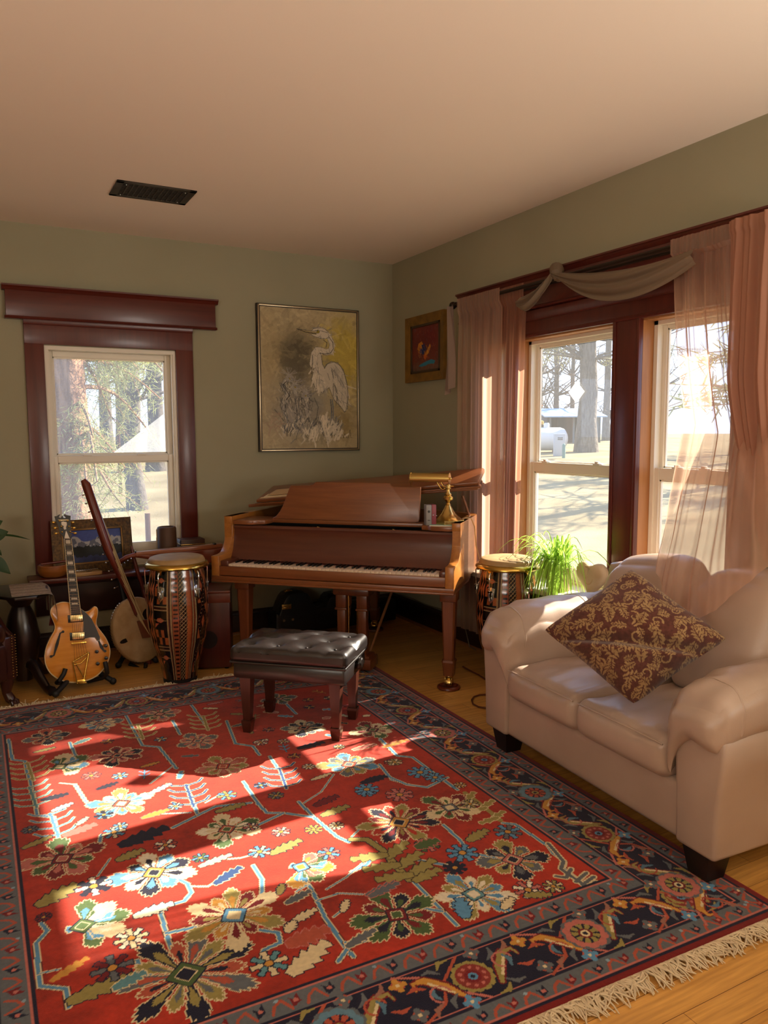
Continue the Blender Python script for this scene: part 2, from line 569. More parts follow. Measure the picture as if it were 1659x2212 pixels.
# floor: narrow bamboo boards
def floor_mat():
    m, nt, p = _base('bamboo_boards')
    tc = nt.nodes.new('ShaderNodeTexCoord')
    mp = nt.nodes.new('ShaderNodeMapping')
    br = nt.nodes.new('ShaderNodeTexBrick')
    br.offset = 0.37; br.inputs['Scale'].default_value = 1.0
    br.inputs['Brick Width'].default_value = 1.25; br.inputs['Row Height'].default_value = 0.096
    br.inputs['Mortar Size'].default_value = 0.0009; br.inputs['Mortar Smooth'].default_value = 0.2
    br.inputs['Color1'].default_value = L4('#d4a25a'); br.inputs['Color2'].default_value = L4('#c6924c')
    br.inputs['Mortar'].default_value = L4('#5a3614')
    n = nt.nodes.new('ShaderNodeTexNoise'); n.inputs['Scale'].default_value = 6; n.inputs['Detail'].default_value = 8
    mp2 = nt.nodes.new('ShaderNodeMapping'); mp2.inputs['Scale'].default_value = (0.8, 14, 1)
    r = nt.nodes.new('ShaderNodeValToRGB')
    r.color_ramp.elements[0].color = (0.72, 0.66, 0.58, 1); r.color_ramp.elements[0].position = 0.3
    r.color_ramp.elements[1].color = (1.1, 1.08, 1.02, 1); r.color_ramp.elements[1].position = 0.7
    mx = nt.nodes.new('ShaderNodeMix'); mx.data_type = 'RGBA'; mx.blend_type = 'MULTIPLY'; mx.inputs[0].default_value = 1.0
    nt.links.new(tc.outputs['Object'], mp.inputs[0]); nt.links.new(mp.outputs[0], br.inputs['Vector'])
    nt.links.new(tc.outputs['Object'], mp2.inputs[0]); nt.links.new(mp2.outputs[0], n.inputs['Vector'])
    nt.links.new(n.outputs[0], r.inputs[0])
    nt.links.new(br.outputs[0], mx.inputs[6]); nt.links.new(r.outputs[0], mx.inputs[7])
    nt.links.new(mx.outputs[2], p.inputs['Base Color'])
    p.inputs['Roughness'].default_value = 0.32
    return m
b = MB().box((XL - .2, YF - .2, -0.12), (0.2, 0.2, 0.0)); tag(build('floor', b, floor_mat()), kind='structure')
b = MB().box((XL - .2, YF - .2, H), (0.6, 0.6, H + 0.15)); tag(build('ceiling', b, M_ceil), kind='structure')

W1 = (-2.624, -1.756, 0.590, 2.100)          # opening in the back wall: x0 x1 z0 z1
W2 = (-3.230, -1.320, 0.590, 2.100)          # opening in the right wall: y0 y1 z0 z1
T = 0.16
b = MB()
b.box((XL - T, 0, 0), (W1[0], T, H)); b.box((W1[1], 0, 0), (T, T, H)); b.box((W1[0], 0, 0), (W1[1], T, W1[2])); b.box((W1[0], 0, W1[3]), (W1[1], T, H))
tag(build('wall_back', b, M_wall), kind='structure')
b = MB()
b.box((0, W2[1], 0), (T, 0, H)); b.box((0, YF, 0), (T, W2[0], H)); b.box((0, W2[0], 0), (T, W2[1], W2[2])); b.box((0, W2[0], W2[3]), (T, W2[1], H))
tag(build('wall_right', b, M_wall), kind='structure')
tag(build('wall_left', MB().box((XL - T, YF, 0), (XL, 0, H)), M_wall), kind='structure')
tag(build('wall_front', MB().box((XL - T, YF - T, 0), (T, YF, H)), M_wall), kind='structure')

# baseboards, dark stained
M_base = wood('dark_baseboard', '#1e0d08', '#2c140d', 0, 3, 0.4, 0.2)
M_basev = wood('dark_baseboard_side', '#1e0d08', '#2c140d', 1, 3, 0.4, 0.2)
M_shoe = wood('oak_shoe_moulding', '#7a4c22', '#8e5c2c', 1, 3, 0.45, 0.1)
bprof = [(0, 0), (0.018, 0), (0.018, 0.145), (0.026, 0.150), (0.024, 0.165), (0.010, 0.175), (0, 0.178)]
tag(build('baseboard_back', MB().prism(bprof, XL, 0, lambda a, z, c: (c, -a, z)), M_base), kind='structure')
tag(build('baseboard_right', MB().prism(bprof, YF, 0, lambda a, z, c: (-a, c, z)), M_basev), kind='structure')
sprof = [(0.019, 0), (0.034, 0), (0.032, 0.010), (0.026, 0.017), (0.019, 0.019)]
tag(build('trim_1', MB().prism(sprof, YF, 0, lambda a, z, c: (-a, c, z)), M_shoe), kind='structure')
tag(build('trim_2', MB().prism(sprof, XL, 0, lambda a, z, c: (c, -a, z)), M_shoe), kind='structure')

def sash(mb, x0, x1, z0, z1, st, tr, br, y0, y1, fn):
    """one sash frame: stile width st, top rail tr, bottom rail br"""
    def bx(a0, a1, c0, c1, i=0.0):
        p, q = fn(a0, y0 + i, c0), fn(a1, y1, c1)
        mb.box(p, q, 0.003, 1)
    bx(x0, x0 + st, z0, z1); bx(x1 - st, x1, z0, z1)
    bx(x0 + st, x1 - st, z1 - tr, z1, 0.002); bx(x0 + st, x1 - st, z0, z0 + br, 0.002)
    # glazing bead
    for a0, a1, c0, c1 in ((x0 + st, x0 + st + .008, z0 + br, z1 - tr), (x1 - st - .008, x1 - st, z0 + br, z1 - tr), (x0 + st, x1 - st, z0 + br, z0 + br + .008), (x0 + st, x1 - st, z1 - tr - .008, z1 - tr)):
        p, q = fn(a0, y0 + .008, c0), fn(a1, y1 - .004, c1)
        mb.box(p, q)

# ---- window 1 (back wall); depth runs towards +Y
w1 = thing('window_1', None, None, (-2.19, 0, 0.59), kind='structure')
f1 = lambda a, d, z: (a, d, z)
b = MB()
b.box((-2.735, -0.022, 0.585), (-2.618, 0.0, 2.12), 0.004); b.box((-1.762, -0.022, 0.585), (-1.640, 0.0, 2.12), 0.004)
b.box((-2.735, -0.024, 2.105), (-1.640, 0.0, 2.27), 0.004)
build('casing', b, M_trimv, w1)
b = MB()
b.box((-2.834, -0.048, 2.272), (-1.476, 0.0, 2.440), 0.003)
b.prism([(0, 2.436), (0.05, 2.436), (0.058, 2.444), (0.062, 2.452), (0.074, 2.460), (0.074, 2.470), (0, 2.470)], -2.852, -1.458, lambda a, z, c: (c, -a, z))
b.prism([(0, 2.258), (0.052, 2.258), (0.058, 2.266), (0.052, 2.276), (0, 2.276)], -2.842, -1.468, lambda a, z, c: (c, -a, z))
b.prism([(0, 2.228), (0.030, 2.228), (0.036, 2.236), (0.036, 2.258), (0, 2.258)], -2.735, -1.640, lambda a, z, c: (c, -a, z))
build('head_board', b, M_trim, w1)
b = MB()
b.box((-2.79, -0.205, 0.546), (-1.585, 0.03, 0.580), 0.008)
build('sill', b, M_trim, w1)
b = MB(); b.box((-2.745, -0.030, 0.300), (-1.63, 0.0, 0.546), 0.003); b.box((-2.745, -0.045, 0.50), (-1.63, 0.0, 0.546), 0.004)
build('apron', b, mat('dark_mahogany', '#2c0d08', 0.4, coat=0.2), w1)
b = MB()   # white vinyl frame lining the opening
b.box((-2.624, 0.0, 0.575), (-2.600, 0.15, 2.10)); b.box((-1.780, 0.0, 0.575), (-1.756, 0.15, 2.10))
b.box((-2.600, 0.0, 2.076), (-1.780, 0.15, 2.10)); b.box((-2.600, 0.03, 0.575), (-1.780, 0.15, 0.60))
b.box((-2.600, 0.012, 0.60), (-2.590, 0.03, 2.08)); b.box((-1.790, 0.012, 0.60), (-1.780, 0.03, 2.08))
build('frame', b, M_vinyl, w1)
b = MB(); sash(b, -2.600, -1.780, 1.335, 2.076, 0.040, 0.040, 0.045, 0.085, 0.115, f1); build('upper_sash', b, M_vinyl, w1)
b = MB(); sash(b, -2.600, -1.780, 0.600, 1.372, 0.042, 0.048, 0.140, 0.045, 0.078, f1)
b.box((-2.40, 0.030, 1.366), (-2.34, 0.06, 1.380), 0.004); b.box((-2.04, 0.030, 1.366), (-1.98, 0.06, 1.380), 0.004)
build('lower_sash', b, M_vinyl, w1)
build('upper_pane', MB().box((-2.563, 0.097, 1.375), (-1.817, 0.101, 2.040)), M_pane2, w1)
build('lower_pane', MB().box((-2.561, 0.059, 0.735), (-1.819, 0.063, 1.327)), M_pane2, w1)

# ---- window 2 (right wall); a runs along Y, depth towards +X
w2 = thing('window_2', None, None, (0, -2.2, 0.59), kind='structure')
f2 = lambda a, d, z: (d, a, z)
b = MB()
for y0, y1 in ((-1.330, -1.195), (-3.345, -3.222)):
    b.box((-0.022, y0, 0.585), (0, y1, 2.12), 0.004)
b.box((-0.024, -3.345, 2.095), (0, -1.195, 2.272), 0.004)
build('casing', b, M_trimv, w2)
for y0, y1 in ((-2.672, -2.485), (-1.655, -1.560)):
    b = MB(); b.box((-0.026, y0, 0.61), (0.0, y1, 2.10), 0.004); b.box((-0.032, y0, 0.61), (-0.02, y0 + .022, 2.10), 0.004); b.box((-0.032, y1 - .022, 0.61), (-0.02, y1, 2.10), 0.004)
    build('mullion', b, M_trimv, w2)
    b = MB(); b.box((0.0, y0 + .002, 0.61), (0.15, y0 + .016, 2.10)); b.box((0.0, y1 - .016, 0.61), (0.15, y1 - .002, 2.10)); b.box((0.12, y0 + .01, 0.6), (0.15, y1 - .01, 2.1))
    build('jamb', b, M_jamb, w2)
b = MB(); b.box((0, -1.335, 0.6), (0.15, -1.32, 2.1)); b.box((0, -3.23, 0.6), (0.15, -3.216, 2.1)); b.box((0.0, -3.23, 2.086), (0.15, -1.32, 2.1))
build('jamb', b, M_jamb, w2)
b = MB()
b.box((-0.048, -3.42, 2.272), (0, -1.055, 2.432), 0.003)
b.prism([(0, 2.428), (0.05, 2.428), (0.058, 2.438), (0.064, 2.446), (0.076, 2.452), (0.076, 2.462), (0, 2.462)], -3.44, -1.035, lambda a, z, c: (-a, c, z))
b.prism([(0, 2.258), (0.052, 2.258), (0.058, 2.266), (0.052, 2.276), (0, 2.276)], -3.43, -1.045, lambda a, z, c: (-a, c, z))
b.prism([(0, 2.190), (0.030, 2.190), (0.038, 2.200), (0.038, 2.250), (0.03, 2.258), (0, 2.258)], -3.345, -1.195, lambda a, z, c: (-a, c, z))
b.prism([(0, 2.096), (0.030, 2.096), (0.034, 2.104), (0.028, 2.118), (0, 2.118)], -3.345, -1.195, lambda a, z, c: (-a, c, z))
build('head_board', b, M_trim, w2)
b = MB(); b.box((-0.215, -3.40, 0.578), (0.10, -1.06, 0.610), 0.008)
build('sill', b, M_vinyl, w2)
b = MB(); b.box((-0.03, -3.36, 0.32), (0, -1.11, 0.578), 0.003)
build('apron', b, M_basev, w2)
for y0, y1 in ((-1.560, -1.335), (-2.485, -1.655), (-3.216, -2.672)):
    b = MB()
    b.box((0.076, y0, 0.605), (0.15, y0 + .024, 2.09)); b.box((0.076, y1 - .024, 0.605), (0.15, y1, 2.09)); b.box((0.076, y0, 2.066), (0.15, y1, 2.09)); b.box((0.076, y0, 0.605), (0.15, y1, 0.625))
    build('frame', b, M_vinyl, w2)
    b = MB(); sash(b, y0 + .022, y1 - .022, 1.300, 2.068, 0.026, 0.020, 0.030, 0.116, 0.142, f2); build('upper_sash', b, M_vinyl, w2)
    b = MB(); sash(b, y0 + .022, y1 - .022, 0.625, 1.330, 0.032, 0.062, 0.075, 0.084, 0.112, f2)
    for yy in (y0 + .18, y1 - .2):
        if y1 - y0 > .4: b.box((0.066, yy, 1.326), (0.10, yy + .05, 1.340), 0.004); b.box((0.070, yy + .015, 1.338), (0.092, yy + .04, 1.350), 0.004)
    build('lower_sash', b, M_vinyl, w2)
    build('upper_pane', MB().box((0.127, y0 + .045, 1.326), (0.131, y1 - .045, 2.052)), M_pane, w2)
    build('lower_pane', MB().box((0.096, y0 + .05, 0.695), (0.100, y1 - .05, 1.272)), M_pane, w2)
# eave over the windows outside
tag(build('trim_3', MB().box((0.16, -4.5, 2.72), (0.32, 0.9, 2.86)), M_vinyl), kind='structure')

# ---- air grille in the ceiling
g = thing('ceiling_vent', 'dark bronze rectangular air grille set in the ceiling', 'vent', (-2.098, -1.024, H))
M_br = mat('dark_bronze', '#3a3126', 0.5, 0.6)
b = MB()
x0, x1, y0, y1 = -2.312, -1.884, -1.166, -0.882
for lo, hi in (((x0, y0), (x0 + .04, y1)), ((x1 - .04, y0), (x1, y1)), ((x0, y0), (x1, y0 + .03)), ((x0, y1 - .03), (x1, y1))):
    b.box((lo[0], lo[1], H - .008), (hi[0], hi[1], H), 0.002)
build('frame', b, M_br, g)
b = MB()
for i in range(1, 13):
    xx = x0 + .04 + (x1 - x0 - .08) * i / 13; b.box((xx - .0035, y0 + .03, H - .007), (xx + .0035, y1 - .03, H - .001))
for i in range(1, 11):
    yy = y0 + .03 + (y1 - y0 - .06) * i / 11; b.box((x0 + .04, yy - .002, H - .006), (x1 - .04, yy + .002, H - .002))
build('lattice', b, M_br, g)
build('duct_opening', MB().box((x0 + .03, y0 + .02, H - .0015), (x1 - .03, y1 - .02, H)), M_dark, g)
M_steel = mat('steel', '#b0aca4', 0.3, 1.0)
for xx in (x0 + .055, x1 - .055):
    for yy in (y0 + .045, y1 - .045): build('screw', MB().sph((xx, yy, H - .008), .004, 8), M_steel, g)
# ================================================================== the rug
RX0, RX1, RY0, RY1 = -3.385, -0.850, -4.135, -1.030     # nominal rectangle the pattern is drawn in
def rug_warp(X, Y):
    t = np.clip((Y - RY0) / (RY1 - RY0), 0, 1)
    s = (X - RX0) / (RX1 - RX0)
    Xw = X + s ** 6 * (-0.022 + 0.040 * t)
    near = -0.030 * (np.clip((s - .3) / .7, 0, 1)) + 0.03 * (1 - s)
    far = 0.07 * (1 - s) - 0.19 * np.clip((s - 0.62) / 0.38, 0, 1) ** 2
    Yw = Y + near * (1 - t) ** 3 + far * t ** 3
    return Xw, Yw
rc = Canvas(RX0, RY0, RX1, RY1, 0.0036)
RED, REDD = lin('#a52c17'), lin('#94220f')
SKY, CREAM, NAVY, OLIVE, GOLD, PINK, GREEN, MAROON, SLATE, RUST = [lin(h) for h in ('#5285a8', '#cdbb93', '#131229', '#8d8045', '#b98435', '#b0645a', '#44592f', '#6b1016', '#585d62', '#a34a34')]
PALE = lin('#d8cdb4'); TEAL = lin('#55848c')
rn = vnoise(rc.h, rc.w, 90, 1) * .5 + vnoise(rc.h, rc.w, 14, 2) * .3 + vnoise(rc.h, rc.w, 3, 3) * .2
rows = vnoise(rc.h, 4, 6, 8)[:, :1]
rc.c[:] = np.array(RED) * (1 - rn[..., None] * .9 - rows[..., None] * .15 + .45)
rng = random.Random(5)

def jag(cx, cy, ang, L_, W_, n=5, tip=1.0, base=0.35):
    """serrated leaf outline"""
    P = []
    ca, sa = math.cos(ang), math.sin(ang)
    def tr(u, v): return (cx + u * ca - v * sa, cy + u * sa + v * ca)
    for side in (1, -1):
        q = []
        for i in range(n):
            u0 = L_ * i / n; u1 = L_ * (i + 1) / n
            wv = W_ / 2 * (base + (1 - base) * math.sin(math.pi * (i + .6) / n) ** .8)
            q += [tr(u0, side * wv * .55), tr(u0 + (u1 - u0) * .85, side * wv)]
        q.append(tr(L_ * tip, 0))
        P += q if side == 1 else q[:-1][::-1]
    return P
def leaf(x, y, ang, L_, W_, col, out=NAVY, vein=None, n=5):
    L_, W_ = L_ * .72, W_ * .72
    P = jag(x - math.cos(ang) * L_ / 2, y - math.sin(ang) * L_ / 2, ang, L_, W_, n)
    rc.shape(P, col, out, .007)
    if vein: rc.line([(x - math.cos(ang) * L_ * .35, y - math.sin(ang) * L_ * .35), (x + math.cos(ang) * L_ * .35, y + math.sin(ang) * L_ * .35)], .008, vein)
def stepflower(x, y, r, c1, c2, out=NAVY, n=8, a0=0.0):
    r = r * .58
    for k in range(n):
        a = a0 + 2 * math.pi * k / n
        P = jag(x + math.cos(a) * r * .25, y + math.sin(a) * r * .25, a, r * .75, r * .42, 2, 1.0, .7)
        rc.shape(P, c1 if k % 2 else c2, out, .008)
    rc.dot(x, y, r * .3, out); rc.dot(x, y, r * .22, GOLD)
def petal(cx, cy, ang, L_, W_):
    """stepped petal that widens to a toothed end"""
    ca, sa = math.cos(ang), math.sin(ang)
    U = ((0, .18), (.25, .28), (.25, .42), (.45, .50), (.45, .68), (.65, .78), (.65, .95), (.82, 1.0), (.78, .72), (.95, .66), (.88, .36), (1.04, .26), (.98, 0.0))
    P = [(u * L_, v * W_ / 2) for u, v in U] + [(u * L_, -v * W_ / 2) for u, v in U[-2::-1]]
    return [(cx + u * ca - v * sa, cy + u * sa + v * ca) for u, v in P]
def palmette(x, y, ang, r, cols, out=CREAM, core=RED, n=9, spread=2.6, full=False):
    """fan (or full star) of serrated petals about a small lozenge"""
    r = r * .52
    span = 2 * math.pi if full else spread
    for k in range(n):
        a = ang + (k / n * span if full else (k / (n - 1) - .5) * span)
        L_ = r * (0.98 if k % 2 == 0 else 0.70) * rng.uniform(.88, 1.12)
        P = petal(x + math.cos(a) * r * .2, y + math.sin(a) * r * .2, a, L_ * 1.12, L_ * (6.0 / n if full else 3.2 * spread / 2.6 / (n - 1) * 1.5))
        rc.shape(P, cols[k % len(cols)], out, .007)
        w2 = L_ * (6.0 / n if full else 3.2 * spread / 2.6 / (n - 1) * 1.5)
        rc.shape(petal(x + math.cos(a) * r * .3, y + math.sin(a) * r * .3, a, L_ * .62, w2 * .42), cols[(k + 1) % len(cols)], None)
    if not full:
        P = jag(x, y, ang + math.pi, r * .45, r * .4, 2, 1, .6); rc.shape(P, cols[1 % len(cols)], out, .008)
    e = [(x + math.cos(ang + t) * r * (.36 if i % 2 == 0 else .26), y + math.sin(ang + t) * r * (.36 if i % 2 == 0 else .26)) for i, t in enumerate(np.linspace(0, 2 * math.pi, 9)[:-1])]
    rc.shape(e, core, NAVY, .009)
    e2 = [(x + (p - x) * .55, y + (q - y) * .55) for p, q in e]
    rc.shape(e2, cols[0], CREAM, .006)
def vine(P, w_=.016, col=SKY, out=CREAM):
    rc.line(P, .0215, lin('#4a2019')); rc.line(P, .0185, out); rc.line(P, .0115, col)
def c8(x, y): return tuple(onz(x / 1.843, 1440 + y / 1.843, .01)[:2])
def c9(x, y): return tuple(onz(760 + x / 1.845, 1440 + y / 1.845, .01)[:2])

# ---- long stepped vines of the field
for P in ([(640, 980), (665, 1070), (690, 1145)], [(665, 1070), (780, 1045)], [(1230, 870), (1265, 935), (1300, 1010), (1385, 1130), (1410, 1160)], [(1190, 540), (1260, 610), (1345, 680), (1390, 700)],
          [(970, 460), (1030, 550), (1065, 585), (1130, 585), (1240, 600)], [(745, 480), (790, 595), (690, 645)], [(300, 475), (345, 545)], [(120, 455), (150, 600), (215, 605), (240, 715)],
          [(165, 1030), (190, 1060), (145, 1110), (160, 1285), (265, 1295), (275, 1370)], [(500, 195), (570, 320), (635, 325), (705, 410)], [(690, 840), (750, 870), (765, 905), (735, 940), (680, 955)],
          [(1010, 795), (1045, 850), (1045, 915)], [(1075, 360), (1110, 410)], [(905, 220), (940, 310), (1010, 320), (1035, 355)], [(760, 150), (830, 250)], [(1515, 395), (1560, 450), (1630, 470)], [(1510, 290), (1580, 355)],
          [(35, 300), (50, 380), (100, 385), (115, 450)], [(280, 310), (305, 365)], [(690, 220), (720, 275)], [(1140, 150), (1180, 190)], [(405, 675), (395, 715)], [(1040, 1055), (1110, 1065), (1120, 1105), (1055, 1135), (1045, 1180)],
          [(1385, 1130), (1350, 1180)], [(1380, 1105), (1520, 1085)], [(1130, 585), (1015, 640)], [(790, 595), (860, 560), (1000, 545)], [(550, 1180), (560, 1240), (600, 1240)]):
    vine([c8(*p) for p in P])
for P in ([(110, 285), (180, 355), (240, 360), (420, 490)], [(110, 390), (150, 440), (220, 470), (300, 480), (380, 440)], [(365, 630), (430, 690), (470, 740), (570, 760)], [(600, 620), (650, 625), (780, 710), (800, 740), (845, 770), (840, 800), (910, 850), (960, 870)],
          [(90, 700), (150, 760), (240, 850), (330, 940), (420, 1030)], [(0, 820), (60, 790), (90, 750)], [(260, 770), (430, 800)], [(290, 965), (360, 975)]):
    vine([c9(*p) for p in P])
# thin cream tendrils
for P in ([(680, 955), (640, 985)], [(765, 880), (830, 880), (880, 850)], [(345, 545), (300, 475), (240, 470)], [(1060, 740), (960, 765), (910, 770)], [(650, 590), (760, 585)], [(440, 770), (390, 840)], [(1230, 870), (1180, 900)], [(1265, 935), (1350, 905), (1480, 910)],
          [(1330, 1000), (1385, 955)], [(1210, 545), (1280, 500), (1330, 430)], [(150, 1235), (240, 1215)], [(1460, 770), (1380, 840), (1300, 890)], [(1390, 690), (1430, 650), (1490, 640)], [(600, 470), (690, 400)], [(820, 545), (900, 500)]):
    rc.line([c8(*p) for p in P], .011, CREAM); rc.line([c8(*p) for p in P], .005, SKY)
# hooked comb shapes on the vines
for cx, cy, s_, col in ((755, 510, 1, lin('#274a7c')), (1125, 440, 1, lin('#274a7c')), (130, 520, 1, TEAL), (215, 630, .9, SKY), (120, 420, .9, OLIVE), (560, 260, 1, OLIVE), (820, 225, .9, OLIVE)):
    p = c8(cx, cy); q = c8(cx + 30 * s_, cy + 85 * s_)
    d = np.array(q) - np.array(p); l = np.linalg.norm(d); d = d / l; n_ = np.array((-d[1], d[0]))
    for lay, ww in ((CREAM, .018), (col, .011)):
        rc.line([np.array(p) - d * .09, np.array(p) + d * .12], ww, lay)
        for k in (-.08, -.02, .04, .10):
            for sg in (1, -1):
                a = np.array(p) + d * k
                rc.line([a, a + n_ * sg * .055 - d * .02, a + n_ * sg * .075 - d * .05], ww * .8, lay)
for cx, cy in ((1545, 745), (1620, 830), (480, 555 - 0)):
    pass
# khaki leaf-spine (oak-leaf branch) on the right of the middle
sp = [c9(*p) for p in ((0, 690), (60, 690), (120, 730), (180, 800), (230, 850))]
rc.line(sp, .034, NAVY); rc.line(sp, .026, OLIVE)
for x, y, a, s_ in ((180, 730, .5, 1), (70, 760, 2.9, 1), (230, 770, .4, 1), (120, 800, 2.9, 1), (280, 800, .35, 1), (170, 840, 2.9, 1), (300, 830, .2, .9)):
    p = c9(x, y); leaf(p[0], p[1], a, .19 * s_, .085 * s_, OLIVE, lin('#3a2a18'), n=4)
sp = [c9(*p) for p in ((450, 500), (530, 560), (590, 610))]
rc.line(sp, .022, OLIVE)
for x, y, a in ((470, 515, .6), (540, 545, .4), (500, 570, 3.2), (580, 590, .4), (545, 610, 3.2)):
    p = c9(x, y); leaf(p[0], p[1], a, .13, .05, OLIVE, CREAM, n=3)
# bird-foot comb in the far right field corner
p0 = np.array(c9(870, 830))
for lay, ww in ((CREAM, .024), (SLATE, .014)):
    rc.line([c9(780, 700), c9(840, 770), c9(830, 800), c9(930, 870)], ww, lay)
    for k in ((850, 835, 870, 800), (890, 850, 930, 815), (915, 862, 960, 830), (930, 870, 970, 850), (850, 835, 810, 830)):
        rc.line([c9(k[0], k[1]), c9(k[2], k[3])], ww, lay)

# ---- palmettes
def at8(x, y, ang, r, cols, **k): p = c8(x, y); palmette(p[0], p[1], ang, r, cols, **k)
def at9(x, y, ang, r, cols, **k): p = c9(x, y); palmette(p[0], p[1], ang, r, cols, **k)
at8(745, 1235, -1.6, .29, [NAVY, OLIVE, SLATE, RUST], full=True, n=14, core=GREEN)
at8(935, 995, .3, .24, [CREAM, MAROON, OLIVE, GOLD], full=True, n=12, core=SKY)
at8(615, 825, .2, .21, [NAVY, SKY, PALE], full=True, n=9, core=GOLD)
at8(485, 550, .2, .19, [PALE, SKY, OLIVE], full=True, n=10, core=RUST)
at8(330, 1040, 0.0, .20, [GREEN, SKY, CREAM, PALE], n=9, spread=2.7, core=GREEN)
at8(250, 770, -1.2, .21, [PINK, GREEN, MAROON], full=True, n=9, core=MAROON)
at8(905, 650, 0.1, .18, [GREEN, PALE, CREAM], full=True, n=9, core=RUST)
at8(1200, 800, -.7, .17, [GOLD, SKY, GREEN, PINK], n=8, spread=2.8, core=SKY)
at8(1590, 620, 0, .24, [NAVY, MAROON, OLIVE, RED], full=True, n=13, core=GOLD)
at8(1390, 390, 0, .20, [SLATE, OLIVE, SKY], full=True, n=9, core=RUST)
at8(890, 400, .3, .18, [RUST, PINK, OLIVE], full=True, n=9, core=RED)
at8(470, 360, .1, .17, [NAVY, PINK, MAROON], full=True, n=9, core=RUST)
at8(240, 405, .3, .19, [CREAM, GREEN, SKY], n=8, spread=2.8, core=GREEN)
at8(640, 195, 0, .16, [PINK, SLATE, GREEN], full=True, n=8, core=MAROON)
at8(400, 235, 0, .16, [SLATE, CREAM, SKY], full=True, n=8, core=PINK)
at8(190, 290, 0, .16, [NAVY, SLATE, RUST], full=True, n=8, core=RUST)
at8(790, 300, .2, .16, [SLATE, PINK], full=True, n=8, core=PINK)
at8(1210, 245, 0, .17, [NAVY, SLATE, CREAM], full=True, n=9, core=RUST)
at8(1480, 250, 0, .17, [GREEN, CREAM, MAROON], full=True, n=8, core=MAROON)
at8(1110, 130, 0, .14, [SLATE, GREEN], full=True, n=8, core=RUST)
at9(180, 990, -2.6, .21, [GREEN, NAVY, GREEN, MAROON], full=True, n=9, core=MAROON)
at9(485, 905, -.6, .20, [PALE, SKY, OLIVE], full=True, n=11, core=TEAL)
at9(640, 765, -.3, .21, [NAVY, SLATE, OLIVE], full=True, n=8, core=PINK)
at9(390, 560, -.8, .18, [CREAM, GREEN, MAROON], full=True, n=9, core=SLATE)
# ---- loose leaves and florets
for x, y, a, l, w_, c_, o_ in ((910, 835, .5, .17, .06, lin('#24406e'), CREAM), (575, 680, .3, .26, .11, NAVY, NAVY), (1140, 720, .3, .19, .07, OLIVE, NAVY), (230, 915, .5, .2, .10, OLIVE, NAVY), (615, 975, .1, .17, .07, PALE, NAVY), (1235, 1165, .5, .23, .10, CREAM, NAVY),
                              (1230, 1080, .1, .19, .10, RUST, PINK), (405, 1290, .2, .24, .09, OLIVE, NAVY), (280, 1215, .5, .16, .05, GOLD, RED), (1490, 450, .1, .17, .06, NAVY, NAVY), (1300, 535, .3, .17, .06, MAROON, NAVY), (1335, 575, .2, .18, .07, OLIVE, NAVY),
                              (520, 755, .3, .14, .07, OLIVE, NAVY), (320, 655, .3, .17, .06, PINK, PINK), (150, 705, .4, .15, .05, OLIVE, NAVY), (220, 525, .1, .14, .05, NAVY, NAVY), (620, 590, .2, .15, .05, GOLD, PINK), (920, 565, .1, .17, .06, OLIVE, NAVY), (640, 490, .5, .16, .05, PALE, NAVY),
                              (1240, 315, .1, .19, .06, NAVY, NAVY), (1450, 320, .1, .17, .05, PINK, CREAM), (1580, 300, .1, .17, .05, GOLD, PINK), (1280, 440, .2, .14, .04, CREAM, NAVY), (860, 775, .2, .17, .05, CREAM, NAVY), (1520, 885, .2, .17, .05, SLATE, PINK), (1190, 920, .3, .14, .05, SLATE, CREAM),
                              (1215, 995, .3, .13, .05, CREAM, NAVY), (1160, 1040, .8, .08, .05, CREAM, NAVY), (1375, 955, .9, .09, .04, CREAM, NAVY), (1120, 890, 1.0, .08, .04, OLIVE, NAVY), (430, 480, .3, .13, .05, NAVY, MAROON), (600, 395, .2, .12, .04, GOLD, NAVY), (250, 565, .4, .12, .05, PALE, NAVY),
                              (330, 620, .8, .09, .04, CREAM, NAVY), (180, 340, .2, .13, .04, OLIVE, NAVY), (330, 305, .5, .12, .05, TEAL, CREAM), (860, 150, .1, .12, .04, PINK, NAVY), (960, 235, .1, .12, .04, SLATE, CREAM), (1040, 300, .1, .1, .05, PALE, NAVY), (1560, 60, .3, .1, .04, PINK, NAVY), (520, 1260, .3, .13, .06, TEAL, CREAM)):
    p = c8(x, y); leaf(p[0], p[1], a, l * 1.05, w_ * 1.15, c_, o_)
for x, y, r, c1, c2 in ((525, 1090, .085, PALE, CREAM), (375, 880, .10, NAVY, PALE), (1310, 745, .07, SKY, PINK), (1100, 515, .055, OLIVE, SLATE), (120, 655, .05, SLATE, SLATE), (1075, 1190, .095, TEAL, CREAM), (450, 1210, .10, MAROON, SLATE), (455, 665, .075, SKY, CREAM), (660, 715, .07, PALE, RUST), (1035, 740, .07, CREAM, SKY), (1120, 660, .06, CREAM, PINK),
                        (905, 515, .07, SKY, OLIVE), (1040, 475, .05, NAVY, SKY), (1230, 400, .05, CREAM, PALE), (1250, 650, .06, OLIVE, GOLD), (1340, 635, .05, CREAM, CREAM), (480, 640, .05, SKY, CREAM), (415, 595, .06, SKY, NAVY), (1130, 300, .05, CREAM, PINK), (1350, 320, .045, CREAM, OLIVE), (700, 560, .05, CREAM, SKY), (800, 765, .05, GREEN, SKY),
                        (365, 440, .07, PINK, RUST), (480, 440, .06, SKY, CREAM), (1460, 500, .07, SKY, SKY), (1590, 510, .10, PINK, PINK), (175, 1005, .04, MAROON, MAROON), (1040, 305, .06, PALE, PINK), (1560, 380, .06, CREAM, RUST), (1000, 640, .05, PALE, PINK)):
    p = c8(x, y); stepflower(p[0], p[1], r, c1, c2)
